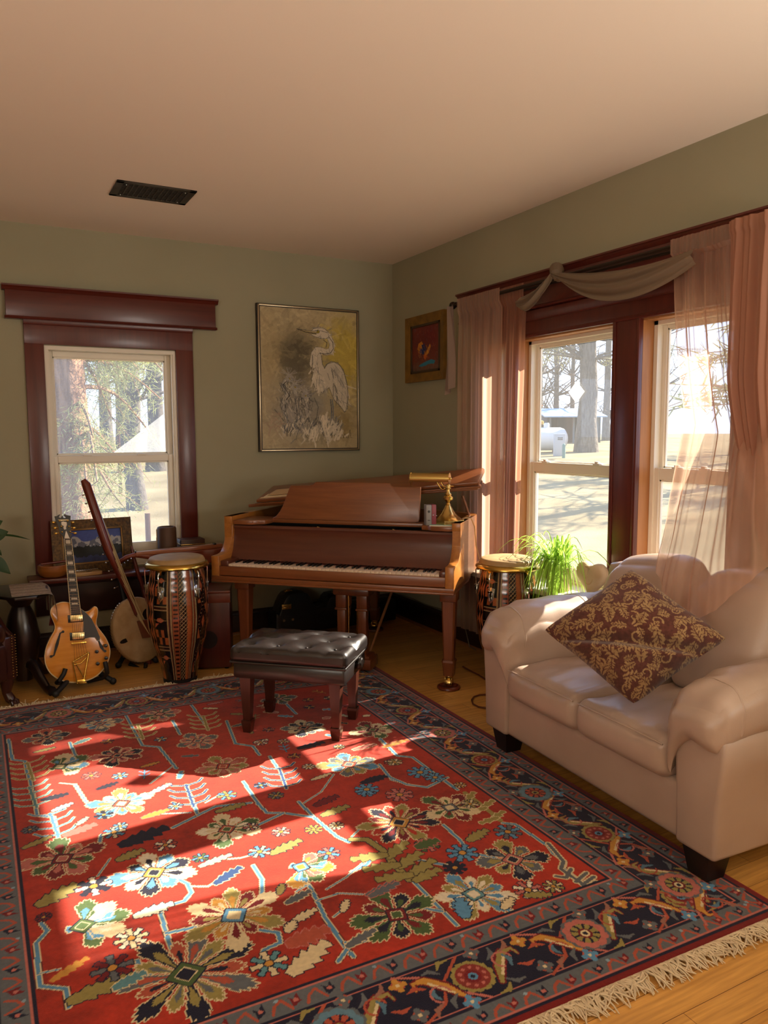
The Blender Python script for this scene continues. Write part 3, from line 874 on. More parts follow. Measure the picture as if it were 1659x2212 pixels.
for x, y, r, c1, c2 in ((190, 510, .10, PINK, PINK), (60, 490, .09, SKY, SKY), (170, 380, .06, CREAM, OLIVE), (270, 420, .10, SKY, SKY), (330, 440, .08, SKY, SKY), (430, 470, .045, CREAM, GOLD), (620, 655, .09, SLATE, SKY), (440, 740, .10, SKY, SKY), (700, 885, .085, PALE, PINK), (800, 870, .06, OLIVE, CREAM), (300, 710, .08, GREEN, PINK), (410, 800, .07, NAVY, NAVY), (470, 545, .06, CREAM, OLIVE)):
    p = c9(x, y); stepflower(p[0], p[1], r, c1, c2)
for x, y, a, l, w_, c_, o_ in ((500, 670, .3, .16, .07, OLIVE, NAVY), (300, 705, .1, .14, .08, GREEN, PINK), (130, 890, .2, .17, .05, SLATE, PINK), (80, 450, .2, .15, .05, NAVY, NAVY), (740, 905, -.4, .12, .05, OLIVE, NAVY), (620, 940, .5, .1, .05, CREAM, NAVY), (440, 960, 1.2, .14, .08, SKY, NAVY), (40, 1085, .3, .16, .05, SLATE, CREAM), (160, 310, .1, .15, .04, GOLD, PINK), (700, 440 + 60, .2, .1, .05, OLIVE, CREAM)):
    p = c9(x, y); leaf(p[0], p[1], a, l * 1.05, w_ * 1.15, c_, o_)

# ---- small sprigs and buds wherever the red ground is still bare
placed = []
for _ in range(2600):
    x, y = rng.uniform(RX0 + .43, RX1 - .43), rng.uniform(RY0 + .43, RY1 - .43)
    i, j = int((x - RX0) / rc.res), int((y - RY0) / rc.res)
    w = rc.c[max(0, j - 14):j + 15, max(0, i - 14):i + 15]
    if np.abs(w - np.array(RED)).sum(-1).max() > .34 or any((x - a) ** 2 + (y - b_) ** 2 < .0085 for a, b_ in placed): continue
    placed.append((x, y)); t = rng.random(); a = rng.choice((0.3, 1.2, 2.0, 2.8, -.6)) + rng.gauss(0, .2)
    c1, c2 = rng.choice(((SKY, CREAM), (PINK, CREAM), (OLIVE, NAVY), (NAVY, GOLD), (CREAM, NAVY), (SLATE, PINK), (GOLD, MAROON), (MAROON, PINK)))
    if t < .35: leaf(x, y, a, .11, .045, c1, c2, n=3)
    elif t < .6: stepflower(x, y, .052, c1, c2, n=6)
    elif t < .85:
        d = np.array((math.cos(a), math.sin(a))); n_ = np.array((-d[1], d[0])); p = np.array((x, y))
        rc.line([p - d * .045, p + d * .045], .009, NAVY); rc.line([p - d * .045, p + d * .045], .005, c1)
        for s_ in (-.02, .015):
            for sg in (1, -1): rc.line([p + d * s_, p + d * (s_ + .018) + n_ * sg * .022], .007, c1)
    else: rc.shape([(x - .022, y - .008), (x + .01, y - .016), (x + .026, y + .004), (x + .004, y + .018), (x - .016, y + .012)], c1, c2, .006)

# ---- borders
mR, mG, mB, mI = .030, .100, .300, .385
x0, x1, y0, y1 = RX0, RX1, RY0, RY1
def ring(a, b_, col):
    for q in ((x0 + a, y0 + a, x1 - a, y0 + b_), (x0 + a, y1 - b_, x1 - a, y1 - a), (x0 + a, y0 + a, x0 + b_, y1 - a), (x1 - b_, y0 + a, x1 - a, y1 - a)):
        rc.rect(*q, col)
ring(0, mR, lin('#6e120e')); ring(mR, mG, SLATE); ring(mG, mB, NAVY); ring(mB, mI, SLATE)
def rectline(a, w_, col): rc.line([(x0 + a, y0 + a), (x1 - a, y0 + a), (x1 - a, y1 - a), (x0 + a, y1 - a)], w_, col, closed=True)
for a in (mR, mG, mB, mI):
    rectline(a, .012, NAVY); rectline(a + (.008 if a in (mG, mR) else -.008), .006, PINK)
sides = (((x0, y0), (1, 0), (0, 1), x1 - x0), ((x1, y0), (0, 1), (-1, 0), y1 - y0), ((x1, y1), (-1, 0), (0, -1), x1 - x0), ((x0, y1), (0, -1), (1, 0), y1 - y0))
for (o_, d_, n_, L_) in sides:
    o_ = np.array(o_); d_ = np.array(d_, float); n_ = np.array(n_, float)
    P_ = lambda s_, m_: tuple(o_ + d_ * s_ + n_ * m_)
    # guard stripes: small running figures
    for mid, hw in (((mR + mG) / 2, .020), ((mB + mI) / 2, .026)):
        s_ = mid; k = 0
        while s_ < L_ - mid:
            u = s_
            rc.line([P_(u, mid - hw), P_(u + .012, mid), P_(u + .035, mid + hw * .6), P_(u + .055, mid - hw)], .009, RUST)
            rc.poly([P_(u + .060, mid - hw * .9), P_(u + .085, mid - hw * .3), P_(u + .082, mid + hw), P_(u + .068, mid + hw * .2), P_(u + .055, mid + hw * .7)], NAVY if k % 2 else MAROON)
            rc.dot(*P_(u + .072, mid), .007, PINK)
            if k % 3 == 0: rc.dot(*P_(u + .022, mid + hw * .7), .006, lin('#7f98a5'))
            s_ += .098; k += 1
    # main border: lattice vine, rosettes, hooked leaves
    mid = (mG + mB) / 2
    hw = (mB - mG) / 2
    step = .34
    N = int((L_ - .5) / step)
    st = (L_ - .5) / N
    for k in range(N + 1):
        s_ = .25 + st * k
        for sg in (1, -1):
            v = [P_(s_ - st * .5, mid + sg * hw * .95), P_(s_ - st * .30, mid + sg * hw * .55), P_(s_ - st * .2, mid - sg * hw * .2), P_(s_, mid - sg * hw * .9)]
            rc.line(v, .009, PINK if sg > 0 else RUST)
        # hooked leaf pair
        for sg, c_ in ((1, OLIVE), (-1, GOLD)):
            q = s_ + sg * st * .27
            rc.line([P_(q - .05 * sg, mid - .055), P_(q - .02 * sg, mid + .0), P_(q + .02 * sg, mid + .045), P_(q + .055 * sg, mid + .05), P_(q + .06 * sg, mid + .02)], [.022, .040, .036, .018, .010], MAROON)
            rc.line([P_(q - .05 * sg, mid - .055), P_(q - .02 * sg, mid + .0), P_(q + .02 * sg, mid + .045), P_(q + .055 * sg, mid + .05), P_(q + .06 * sg, mid + .02)], [.012, .028, .025, .009, .005], c_)
            rc.line([P_(q - .03 * sg, mid - .03), P_(q + .015 * sg, mid + .03)], .009, CREAM)
        for dx, dy, c_ in ((st * .5, 0.062, GOLD), (st * .5, -.06, SLATE), (st * .12, .082, SLATE), (-st * .14, -.08, SKY)):
            p = P_(s_ + dx, mid + dy)
            rc.dot(*p, .020, RUST); rc.dot(*p, .015, c_); rc.dot(*p, .006, CREAM)
            for t in range(4): rc.dot(p[0] + .019 * math.cos(t * 1.57), p[1] + .019 * math.sin(t * 1.57), .009, c_)
        for sg in (1, -1):       # extra scrolls and leaflets
            for dx, dy, a_, c_ in ((.10, .055, .6, SLATE), (-.10, .07, 2.4, SLATE), (.17, -.03, -.5, RUST), (-.155, -.065, 3.6, lin('#8d5f50')), (.06, -.088, .1, OLIVE), (.135, .015, 1.2, lin('#4d6f84'))):
                p = P_(s_ + sg * dx, mid + dy * sg); aa = a_ + math.atan2(d_[1], d_[0]) + (0 if sg > 0 else 3.14)
                rc.line([(p[0] - .03 * math.cos(aa), p[1] - .03 * math.sin(aa)), p, (p[0] + .026 * math.cos(aa + .8), p[1] + .026 * math.sin(aa + .8))], [.006, .016, .005], c_)
            u0 = s_ + sg * .115
            rc.line([P_(u0 + .03 * math.cos(t), mid + sg * .02 + .03 * math.sin(t)) for t in np.linspace(0, 4.4, 14)], .006, PINK if k % 2 else RUST)
        p = P_(s_, mid)
        if k % 2 == 0:      # big rosette
            oc, ic, cc = ((PINK, OLIVE, CREAM), (lin('#587a8c'), RUST, OLIVE))[(k // 2) % 2]
            for t in range(12):
                a = t / 12 * 6.283
                rc.dot(p[0] + math.cos(a) * .054, p[1] + math.sin(a) * .054, .022, SLATE)
            for t in range(10):
                a = t / 10 * 6.283
                rc.dot(p[0] + math.cos(a) * .047, p[1] + math.sin(a) * .047, .021, oc)
            rc.dot(*p, .052, oc); rc.dot(*p, .044, NAVY)
            for t in range(9):
                a = t / 9 * 6.283
                rc.poly(jag(p[0], p[1], a, .044, .026, 2), ic)
            rc.dot(*p, .022, MAROON); rc.dot(*p, .015, cc); rc.dot(*p, .008, NAVY)
        else:               # dotted rosette
            for t in range(14):
                a = t / 14 * 6.283
                rc.dot(p[0] + math.cos(a) * .050, p[1] + math.sin(a) * .050, .014, OLIVE)
            rc.dot(*p, .050, lin('#7c2a22'))
            for t in range(10):
                a = t / 10 * 6.283
                rc.dot(p[0] + math.cos(a) * .036, p[1] + math.sin(a) * .036, .006, PINK)
            rc.dot(*p, .024, MAROON); rc.dot(*p, .014, SKY); rc.dot(*p, .007, NAVY)
rc.c *= (0.90 + 0.2 * vnoise(rc.h, rc.w, 2, 21))[..., None]
M_rug = mat_attr('wool_knots', 0.95, (420, 0.35, 0.004), spec=0.08, sheen=0.15)
rug = thing('rug', 'large red patterned rug with dark blue floral border and cream fringe before the piano', 'rug', (-2.1, -2.6, 0))
pile_ob = rc.mesh('pile', lambda X, Y: (*rug_warp(X, Y), np.full_like(X, 0.011)), M_rug, rug)
# sides of the pile
b = MB()
edge = []
for X, Y in [(x, RY0) for x in np.linspace(RX0, RX1, 40)] + [(RX1, y) for y in np.linspace(RY0, RY1, 60)] + [(x, RY1) for x in np.linspace(RX1, RX0, 60)] + [(RX0, y) for y in np.linspace(RY1, RY0, 40)]:
    p = rug_warp(np.array(X), np.array(Y)); edge.append((float(p[0]), float(p[1])))
n = len(edge)
b.add([(x, y, 0.011) for x, y in edge] + [(x, y, 0.0) for x, y in edge], [(i, (i + 1) % n, n + (i + 1) % n, n + i) for i in range(n)])
build('selvedge', b, mat('rug_selvedge', '#5e120d', 0.95, spec=0.1), rug)
# fringes: knotted wool ends, too many to count
M_fr = mat('cream_wool', '#cdbb9d', 0.95, spec=0.1)
for end in ('near', 'far'):
    b = MB(); q = random.Random(9 if end == 'near' else 10)
    x = RX0
    while x < RX1:
        yb = RY0 if end == 'near' else RY1
        sgn = -1 if end == 'near' else 1
        p = rug_warp(np.array(x), np.array(yb)); px_, py_ = float(p[0]), float(p[1])
        lump = math.sin(x * 9.0) * .4 + math.sin(x * 23.0 + 1) * .3
        a = q.gauss(.25 * lump, .40); l = q.uniform(.05, .085) if end == 'near' else q.uniform(.035, .06)
        pts = []
        bend = q.gauss(0, .5)
        for k in range(5):
            t = k / 4
            aa = a + bend * t
            pts.append((px_ + math.sin(aa) * l * t, py_ + sgn * math.cos(aa) * l * t, .010 + .008 * math.sin(t * 3.1) * q.uniform(.3, 1.6) - .006 * t + .001))
        if q.random() < .03: pts[-1] = (pts[-1][0], pts[-1][1], .03); pts[-2] = (pts[-2][0], pts[-2][1], .022)
        b.tube(pts, [.0032, .0034, .003, .0026, .0016], 5)
        x += .0034 if end == 'near' else .006
    b.tube([(float(rug_warp(np.array(xx), np.array(RY0 if end == 'near' else RY1))[0]), float(rug_warp(np.array(xx), np.array(RY0 if end == 'near' else RY1))[1]) + (-.004 if end == 'near' else .004), .007) for xx in np.linspace(RX0, RX1, 60)], .006, 6)
    tag(build('fringe', b, M_fr, rug), kind='stuff')
# ================================================================== baby grand piano (own axes: x across left to right, y front to back)
PA = (-1.775, -0.845, 0.0); PROT = math.atan2(-0.712, 0.702)
PM = Matrix.Translation(PA) @ Matrix.Rotation(PROT, 4, 'Z')
def pw(x, y, z):
    return tuple(PM @ Vector((x, y, z)))
M_pn = wood('walnut_case', '#6e3c1e', '#86502a', 0, 3.5, 0.33, 0.25)
M_pny = wood('walnut_case_side', '#935a26', '#b07230', 1, 3.5, 0.33, 0.25)
M_pnz = wood('walnut_leg', '#5e2f18', '#74401f', 2, 3.5, 0.33, 0.25)
M_pd = wood('walnut_fallboard', '#4e261a', '#5c3020', 0, 3.0, 0.30, 0.3)
M_brass = mat('brass', '#dcbc72', 0.24, 1.0)
M_iron = mat('gold_plate', '#7a5a28', 0.4, 0.7)
M_felt = mat('black_felt', '#15100d', 0.9)
piano = thing('grand_piano', 'walnut baby grand piano with music desk raised, standing across the corner', 'piano', PA, PROT)
PW = 1.56
pb = lambda name, b, m, par=None: build(name, b, m, par or piano, keep=True)
# plan of the rim
out = [(0.0, 0.18), (0.0, 1.30)]
for t in np.linspace(0, 1, 9): out.append((0.0 + .24 * (1 - math.cos(t * math.pi / 2)), 1.30 + .20 * math.sin(t * math.pi / 2)))
out += [(0.52, 1.50)]
for t in np.linspace(0, 1, 9): out.append((0.52 + .32 * math.sin(t * math.pi / 2), 1.50 - .26 * (1 - math.cos(t * math.pi / 2))))
for t in np.linspace(.1, 1, 14):
    s_ = t * t * (3 - 2 * t)
    out.append((0.84 + (PW - 0.84) * s_, 1.24 - (1.24 - .70) * t))
out += [(PW, 0.18)]
def inset(poly, d):
    n = len(poly); r = []
    for i in range(n):
        a = np.array(poly[max(i - 1, 0)]); c = np.array(poly[min(i + 1, n - 1)]); p = np.array(poly[i])
        t = c - a; t = t / np.linalg.norm(t)
        r.append(tuple(p + np.array((t[1], -t[0])) * d))
    return r
inn = inset(out, .05)
b = MB()
n = len(out)
vs = [(x, y, .625) for x, y in out] + [(x, y, .985) for x, y in out] + [(x, y, .985) for x, y in inn] + [(x, y, .625) for x, y in inn]
fs = []
for i in range(n - 1):
    fs += [(i, i + 1, n + i + 1, n + i), (n + i, n + i + 1, 2 * n + i + 1, 2 * n + i), (2 * n + i, 2 * n + i + 1, 3 * n + i + 1, 3 * n + i), (3 * n + i, 3 * n + i + 1, i + 1, i)]
fs += [(0, n, 2 * n, 3 * n), (n - 1, 2 * n - 1, 3 * n - 1, 4 * n - 1)]
b.add(vs, fs)
pb('rim', b, M_pny)
inn = [(x, max(y, .44)) for x, y in inn]
b = MB(); b.add([(x, y, .885) for x, y in inn] + [(x, y, .64) for x, y in inn], [tuple(range(n)), tuple(range(n, 2 * n))[::-1]] + [(i, (i + 1) % n, n + (i + 1) % n, n + i) for i in range(n)])
for k in range(7):
    b.box((.18 + k * .16, .60, .885), (.20 + k * .16, 1.10 - k * .05, .905), .004)
pb('iron_plate', b, M_iron)
# cheeks (the sweeping arms at each end of the keyboard)
prof = [(0.0, .602), (0.0, .752), (.075, .752)]
for t in np.linspace(0, 1, 12):
    prof.append((.085 + .105 * math.sin(t * math.pi / 2), .755 + .165 * (1 - math.cos(t * math.pi / 2))))
prof += [(.192, .935), (.178, .938), (.178, .985), (.42, .985), (.42, .602)]
for x0, x1 in ((0.0, .053), (PW - .053, PW)):
    pb('cheek', MB().prism(prof, x0, x1, lambda y, z, c: (c, y, z), .003), M_pny)
b = MB(); b.box((.053, .004, .632), (PW - .053, .022, .690), .003); b.box((.053, .022, .640), (PW - .053, .20, .680))
pb('key_slip', b, M_pn)
b = MB(); b.box((.0, -.004, .600), (PW, .50, .628), .004); b.box((.0, -.010, .590), (PW, .46, .602), .003); b.box((.04, .40, .56), (PW - .04, .48, .64))
pb('keybed', b, M_pn)
for x0, x1 in ((.053, .108), (PW - .093 - .0, PW - .053)):
    pb('key_block', MB().box((x0, .018, .680), (x1, .19, .722), .006), M_pd)
prof = [(.165, .700), (.150, .712), (.168, .730), (.190, .770), (.206, .830), (.212, .895), (.205, .912), (.210, .925), (.225, .928), (.240, .920), (.240, .700)]
pb('fallboard', MB().prism(prof, .053, PW - .053, lambda y, z, c: (c, y, z)), M_pd)
pb('felt_strip', MB().box((.108, .150, .699), (PW - .093, .166, .706)), mat('red_felt', '#4a1210', 0.9))
M_ivory = mat('ivory', '#d9c2a8', 0.35)
M_ebony = mat('ebony', '#100d0c', 0.3)
KX0, KX1 = .108, PW - .093
kw = (KX1 - KX0) / 52
wk = pb('white_key', MB().box((0.0006, .022, .680), (kw - .0006, .165, .702), .0014), M_ivory)
wk.location.x = KX0
for i in range(1, 52):
    c = wk.copy(); COL.objects.link(c); c.parent = piano; c.location = (KX0 + i * kw, 0, 0)
bk = None
for i in range(51):
    if i % 7 in (1, 4): continue
    if bk is None:
        b = MB(); b.prism([(.072, .700), (.076, .713), (.165, .714), (.165, .700)], -.0055, .0055, lambda y, z, c: (c, y, z), .0012)
        bk = pb('black_key', b, M_ebony); c = bk
    else:
        c = bk.copy(); COL.objects.link(c); c.parent = piano
    c.location = (KX0 + (i + 1) * kw, 0, 0)
# strip above the fallboard with the pin block in shadow behind it
pb('name_rail', MB().box((.053, .24, .86), (PW - .053, .30, .905), .004), M_pd)
for x in (.62, 1.12):
    b = MB(); b.sph((x, .26, .91), .010, 10, (1.4, .8, .8)); b.tube([(x - .012, .26, .905), (x, .255, .925), (x + .03, .262, .915)], .004, 6)
    pb('hinge', b, M_brass)
# ledges each side of the desk
def ledge(x0, x1, flip):
    P = [(0.0, .195), (.165, .195), (.185, .205), (.205, .225), (.235, .232), (.265, .235), (.275, .30), (.275, .46), (0, .46)]
    L_ = x1 - x0
    P = [((x0 + q[0] / .275 * L_) if not flip else (x1 - q[0] / .275 * L_), q[1]) for q in P]
    if flip: P = P[::-1]
    return MB().prism(P, .932, .960, lambda x, y, c: (x, y, c), .003)
pb('desk_ledge', ledge(.056, .27, False), M_pn); pb('desk_ledge', ledge(1.30, 1.505, True), M_pn)
# music desk
P = [(.255, .958), (.285, .975), (.310, 1.005), (.330, 1.045), (.350, 1.10), (.372, 1.165), (.378, 1.176), (.515, 1.180), (.535, 1.184), (.548, 1.196), (.560, 1.203), (1.060, 1.203), (1.066, 1.190), (1.082, 1.180), (1.262, 1.180), (1.262, .985), (1.255, .965), (1.235, .958)]
b = MB(); b.prism(P, .352, .370, lambda x, z, c: (x, c + (z - .958) * .16, z), .004)
pb('music_desk', b, M_pn)
b = MB(); b.box((.25, .335, .934), (1.30, .42, .958), .003)
pb('desk_shelf', b, M_pn)
b = MB(); b.box((.053, .42, .905), (PW - .053, .50, .932), .003)
pb('pin_block_cover', b, M_felt)
# lid, hinged on the bass side and propped a little open; its front flap is folded back on it
ang = R_(5.4)
def lid(x, y, z):
    return (.02 + x * math.cos(ang) - z * math.sin(ang), y, 1.012 + x * math.sin(ang) + z * math.cos(ang))
lo = [(x + .01, y) for x, y in out if y >= .46]
lo = [(-.01, .50)] + [(x * 1.015 - .01, y + .015) for x, y in out if y > .52] + [(PW + .03, .50)]
b = MB(); b.prism(lo, 0, .022, lambda x, y, c: lid(x, y, c), .005); pb('lid', b, M_pn)
def flapf(x, y, z):
    ca, sa = math.cos(R_(15)), math.sin(R_(15))
    return lid(x, .49 + (y) * ca - z * sa, .028 + y * sa + z * ca)
b = MB(); b.prism([(.06, 0), (PW + .04, 0), (PW + .04, .30), (.06, .30)], 0, .022, lambda x, y, c: flapf(x, y, c), .006)
b.prism([(.05, -.012), (PW + .05, -.012), (PW + .05, .012), (.05, .012)], -.014, -.002, lambda x, y, c: flapf(x, y, c), .002)
pb('lid_flap', b, M_pn)
b = MB(); b.tube([(PW - .03, .62, .97), (PW - .075, .60, 1.115)], .008, 8); pb('prop_stick', b, mat('prop_wood', '#7a4a2a', .35))
# legs, lyre
def pleg(x, y):
    b = MB()
    b.prism([(-.05, -.05), (.05, -.05), (.05, .05), (-.05, .05)], .53, .60, lambda a, c, z: (x + a, y + c, z), .006)
    for z0, z1, w0, w1 in ((.17, .535, .030, .042), (.162, .175, .040, .038), (.078, .163, .030, .038)):
        o = len(b.v)
        vs = []
        for z, w_ in ((z0, w0), (z1, w1)):
            ch = w_ * .25
            vs += [(x + p * w_, y + q * w_, z) for p, q in ((-1, -.75), (-.75, -1), (.75, -1), (1, -.75), (1, .75), (.75, 1), (-.75, 1), (-1, .75))]
        b.add(vs, [tuple(range(8))[::-1], tuple(range(8, 16))] + [(i, (i + 1) % 8, 8 + (i + 1) % 8, 8 + i) for i in range(8)])
    lg = pb('leg', b, M_pnz)
    c = MB(); c.lathe([(.024, .080), (.026, .074), (.020, .060), (.010, .058)], (x, y, 0), 14)
    c.box((x - .022, y - .026, .022), (x - .016, y + .018, .066), .002); c.box((x + .016, y - .026, .022), (x + .022, y + .018, .066), .002)
    c.lathe([(0, -.014), (.024, -.014), (.026, 0), (.024, .014), (0, .014)], (x, y - .010, .036), 20, 0)
    pb('caster', c, M_brass, lg)
    return lg
LEGS = [(.165, .13), (1.505, .13), (.66, 1.30)]
for x, y in LEGS: pleg(x, y)
ly = thing('lyre', None, None, (.07, 0, 0)); ly.parent = piano; OFF['lyre'] = np.zeros(3)
b = MB(); b.box((.60, .20, .545), (.96, .36, .592), .012); b.box((.66, .22, .50), (.90, .34, .55), .01); pb('top_block', b, M_pnz, ly)
for x in (.705, .845):
    b = MB(); b.box((x - .036, .245, .41), (x + .036, .315, .51), .008); b.box((x - .028, .252, .10), (x + .028, .308, .42), .006); b.box((x - .040, .24, .40), (x + .04, .32, .415), .004); pb('post', b, M_pnz, ly)
b = MB(); b.box((.655, .225, .098), (.90, .345, .118), .006); b.box((.64, .21, .03), (.915, .365, .10), .008); pb('pedal_box', b, M_pnz, ly)
for x in (.70, .775, .85):
    b = MB(); b.prism([(x - .008, .11), (x - .018, .12), (x - .018, .15), (x - .008, .215), (x + .008, .215), (x + .018, .15), (x + .018, .12), (x + .008, .11)], .045, .055, lambda a, y, c: (a, y, c), .003); pb('pedal', b, M_brass, ly)
for x in (.745, .805):
    b = MB(); b.tube([(x, .28, .11), (x, .28, .52)], .005, 6); pb('pedal_rod', b, M_brass, ly)
for x0, x1 in ((.70, .62), (.86, .96)):
    b = MB(); b.tube([(x0, .34, .10), (x1, .74, .60)], .009, 8); pb('brace', b, mat('dowel', '#8a5a34', .4), ly)

# caster cups under the legs
M_cup = wood('caster_cup_wood', '#5a2414', '#6e321c', 0, 3, .35, .2)
b0 = None
for (x, y), wh in zip(LEGS, ('left front leg, behind the conga', 'right front leg, beside the sofa', 'tail leg, near the room corner')):
    p = pw(x, y - .008, 0)
    if b0 is None:
        b = MB(); b.lathe([(.066, 0), (.070, .006), (.068, .014), (.056, .019), (.050, .012), (.030, .008), (0, .008)], p, 32)
        b0 = build('caster_cup', b, M_cup); c = b0
    else:
        c = b0.copy(); COL.objects.link(c); c.location = p
    tag(c, 'round wooden caster cup under the piano\'s ' + wh, 'caster cup', 'caster cups under the piano')

# ---- things on the piano
lamp = thing('piano_lamp', 'brass piano lamp with long cylindrical shade, on the right end of the piano', 'lamp', pw(1.45, .36, .96))
def pl(name, b, m): return build(name, b, m, lamp)
lx, lyy, lz = pw(1.45, .33, .960)
b = MB(); b.lathe([(0, 0), (.100, 0), (.100, .030), (.088, .036), (.070, .046), (.045, .070), (.026, .100), (.016, .118), (0, .12)], (lx, lyy, lz), 8); pl('base', b, M_brass)
b = MB(); b.lathe([(.012, .115), (.018, .122), (.010, .132), (.014, .140), (.028, .152), (.030, .166), (.018, .176), (.022, .184), (.012, .196), (.010, .215), (.016, .222), (.013, .234), (0, .238)], (lx, lyy, lz), 24); pl('stem', b, M_brass)
SH = np.array(pw(1.33, .36, 1.238)); UX = np.array((0.702, -0.712, 0)); VX = np.array((.712, .702, 0))
for off in (-.012, .014):
    b = MB()
    p0 = np.array((lx, lyy, lz + .222)); e = np.array(pw(1.345, .36, 1.222))
    pts = []
    for t in np.linspace(0, 1, 14):
        q = p0 * (1 - t) + e * t
        q = q + UX * (off + .0) + np.array((0, 0, -.020 * math.sin(t * math.pi * 2)))
        pts.append(q)
    b.tube(pts, .0055, 8); pl('arm', b, M_brass)
b = MB(); b.sph((lx, lyy, lz + .232), .016, 12); b.tube([np.array((lx, lyy, lz + .232)) - UX * .03, np.array((lx, lyy, lz + .232)) + UX * .035], .006, 8); pl('pivot_knob', b, M_brass)
# shade: half-open cylinder along the keyboard direction
def shade_pt(a, t, r):
    return SH + UX * t + VX * (math.cos(a) * r) + np.array((0, 0, math.sin(a) * r))
b = MB()
A_ = np.linspace(R_(-35), R_(215), 18)
for r0, flip in ((.034, 0), (.0315, 1)):
    b.grid(18, 2, lambda u, v: shade_pt(A_[int(round(u * 17))], -.12 + .24 * v, r0))
for a in (A_[0], A_[-1]):
    b.add([tuple(shade_pt(a, -.12, .034)), tuple(shade_pt(a, .12, .034)), tuple(shade_pt(a, .12, .0315)), tuple(shade_pt(a, -.12, .0315))], [(0, 1, 2, 3)])
pl('shade', b, mat('brushed_brass', '#cdae66', 0.28, 1.0))
for t, nm in ((-.12, 1), (.12, -1)):
    b = MB(); vs = [tuple(shade_pt(a, t, .036)) for a in np.linspace(R_(-50), R_(230), 18)] + [tuple(shade_pt(R_(-90), t, .055))]
    vs2 = [tuple(np.array(v) + UX * (.003 if t > 0 else -.003)) for v in vs]
    n_ = len(vs); b.add(vs + vs2, [tuple(range(n_)), tuple(range(n_, 2 * n_))[::-1]] + [(i, (i + 1) % n_, n_ + (i + 1) % n_, n_ + i) for i in range(n_)])
    b.sph(tuple(SH + UX * (t + (.008 if t > 0 else -.008))), .008, 10)
    pl('end_cap', b, M_brass)
b = MB(); b.tube([tuple(SH - UX * .10 - np.array((0, 0, .004))), tuple(SH + UX * .10 - np.array((0, 0, .004)))], .011, 10); pl('tube_bulb', b, mat('bulb_glass', '#e8e2d6', .3))
b = MB()
cord = [pw(1.50, .40, .975), pw(1.54, .43, .992), pw(1.57, .46, .985), pw(1.583, .50, .93), pw(1.585, .55, .80), pw(1.60, .60, .70), pw(1.60, .62, .60), pw(1.66, .66, .52)]
b.tube(cord, .0035, 6); pl('cord', b, mat('lamp_cord', '#c8a06a', .5))

bx = thing('metronome', 'small grey and maroon upright metronome box beside the piano lamp', 'metronome', pw(1.36, .25, .96))
M1 = Matrix.Translation(pw(1.352, .265, .960)) @ Matrix.Rotation(PROT + R_(28), 4, 'Z')
b = MB(); b.M = M1; b.box((-.030, -.03, 0), (.004, .03, .125), .003); build('case', b, mat('grey_plastic', '#8b8782', .45), bx)
b = MB(); b.M = M1; b.box((.004, -.031, 0), (.032, .031, .126), .003); build('cover', b, mat('maroon_plastic', '#8c3b44', .4), bx)
b = MB(); b.M = M1; b.box((.030, -.032, .058), (.034, .032, .062)); b.lathe([(0, 0), (.004, 0), (.004, .004), (0, .004)], (.012, -.034, .064), 10, 1); build('clasp', b, mat('chrome', '#c8c8c8', .2, 1.0), bx)
b = MB(); b.M = M1; b.lathe([(0, 0), (.008, 0), (.008, .002), (0, .002)], (-.014, -.0322, .085), 16, 1); b.box((-.022, -.0318, .030), (-.006, -.030, .034)); build('dial', b, mat('dark_grey', '#3c3836', .5), bx)
b = MB(); b.M = Matrix.Translation(pw(1.435, .255, .960)) @ Matrix.Rotation(PROT + .1, 4, 'Z'); b.box((-.075, -.05, 0), (.075, .05, .006), .001); b.mat(1).box((-.0755, -.0505, .006), (.0755, .0505, .0072), .0005)
tag(build('booklet', b, [mat('booklet_pages', '#d8cdb8', .8), mat('mint_cover', '#8fb8a4', .5)]), 'thin mint green booklet lying on the ledge before the lamp', 'booklet')
for k, (dx, dy, s_, c_) in enumerate(((.20, .60, 1.0, '#cdb38a'), (.215, .61, .92, '#d8c6a0'), (.23, .60, .8, '#c0a070'))):
    b = MB(); z = .0235 + .0092 * k + (0)
    for q in range(4 - k):
        b.box((-.15 * s_ + .004 * q, -.095 * s_, .0022 * q), (.15 * s_ - .003 * q, .095 * s_, .0022 * q + .002))
    o = MB()
    Mx = PM @ Matrix.Translation(lid(dx + .02, dy, z + .042)) @ Matrix.Rotation(-ang, 4, 'Y') @ Matrix.Rotation(R_(10), 4, 'X')
    o.v = [tuple(Mx @ Vector(p)) for p in b.v]; o.f = b.f; o.m = b.m
    tag(build('sheet_music', o, mat('paper_%d' % k, c_, .85)), ('wide sheet of yellowed music at the bottom of the pile on the piano lid', 'middle sheet of music in the pile on the piano lid', 'smallest sheet of music on top of the pile on the piano lid')[k], 'sheet music', 'sheet music on the piano lid')

# ---- bench
BA = Matrix.Translation((-1.632, -1.975, .0112)) @ Matrix.Rotation(R_(-42), 4, 'Z')
bench = thing('piano_bench', 'tufted black leather piano bench with square tapered legs, in front of the piano', 'bench', (-1.632, -1.975, .0112), R_(-42))
M_bl = mat('black_leather', '#1b1514', 0.36, spec=0.65, bump=(140, 0.08, 0.003), coat=.25)
def tuft(x, p):
    if p[2] > .3:
        u = x[0] / .30 * 2.0; v = x[1] / .20 * 1.5
        d = 0
        for i in range(-2, 3):
            for j in range(-1, 2):
                cx = i + (.5 if j % 2 else 0); cy = j * 0.9
                dd = (u - cx) ** 2 + (v - cy) ** 2
                d = max(d, math.exp(-dd / .055))
        gx = abs(((u + (.25 if v > 0 else 0)) % 1.0) - .0)
        crease = math.exp(-(min(abs((u - v * .5) % 1 - .0), abs((u - v * .5) % 1 - 1)) / .06) ** 2)
        x[2] -= .026 * d + .009 * crease
    return x
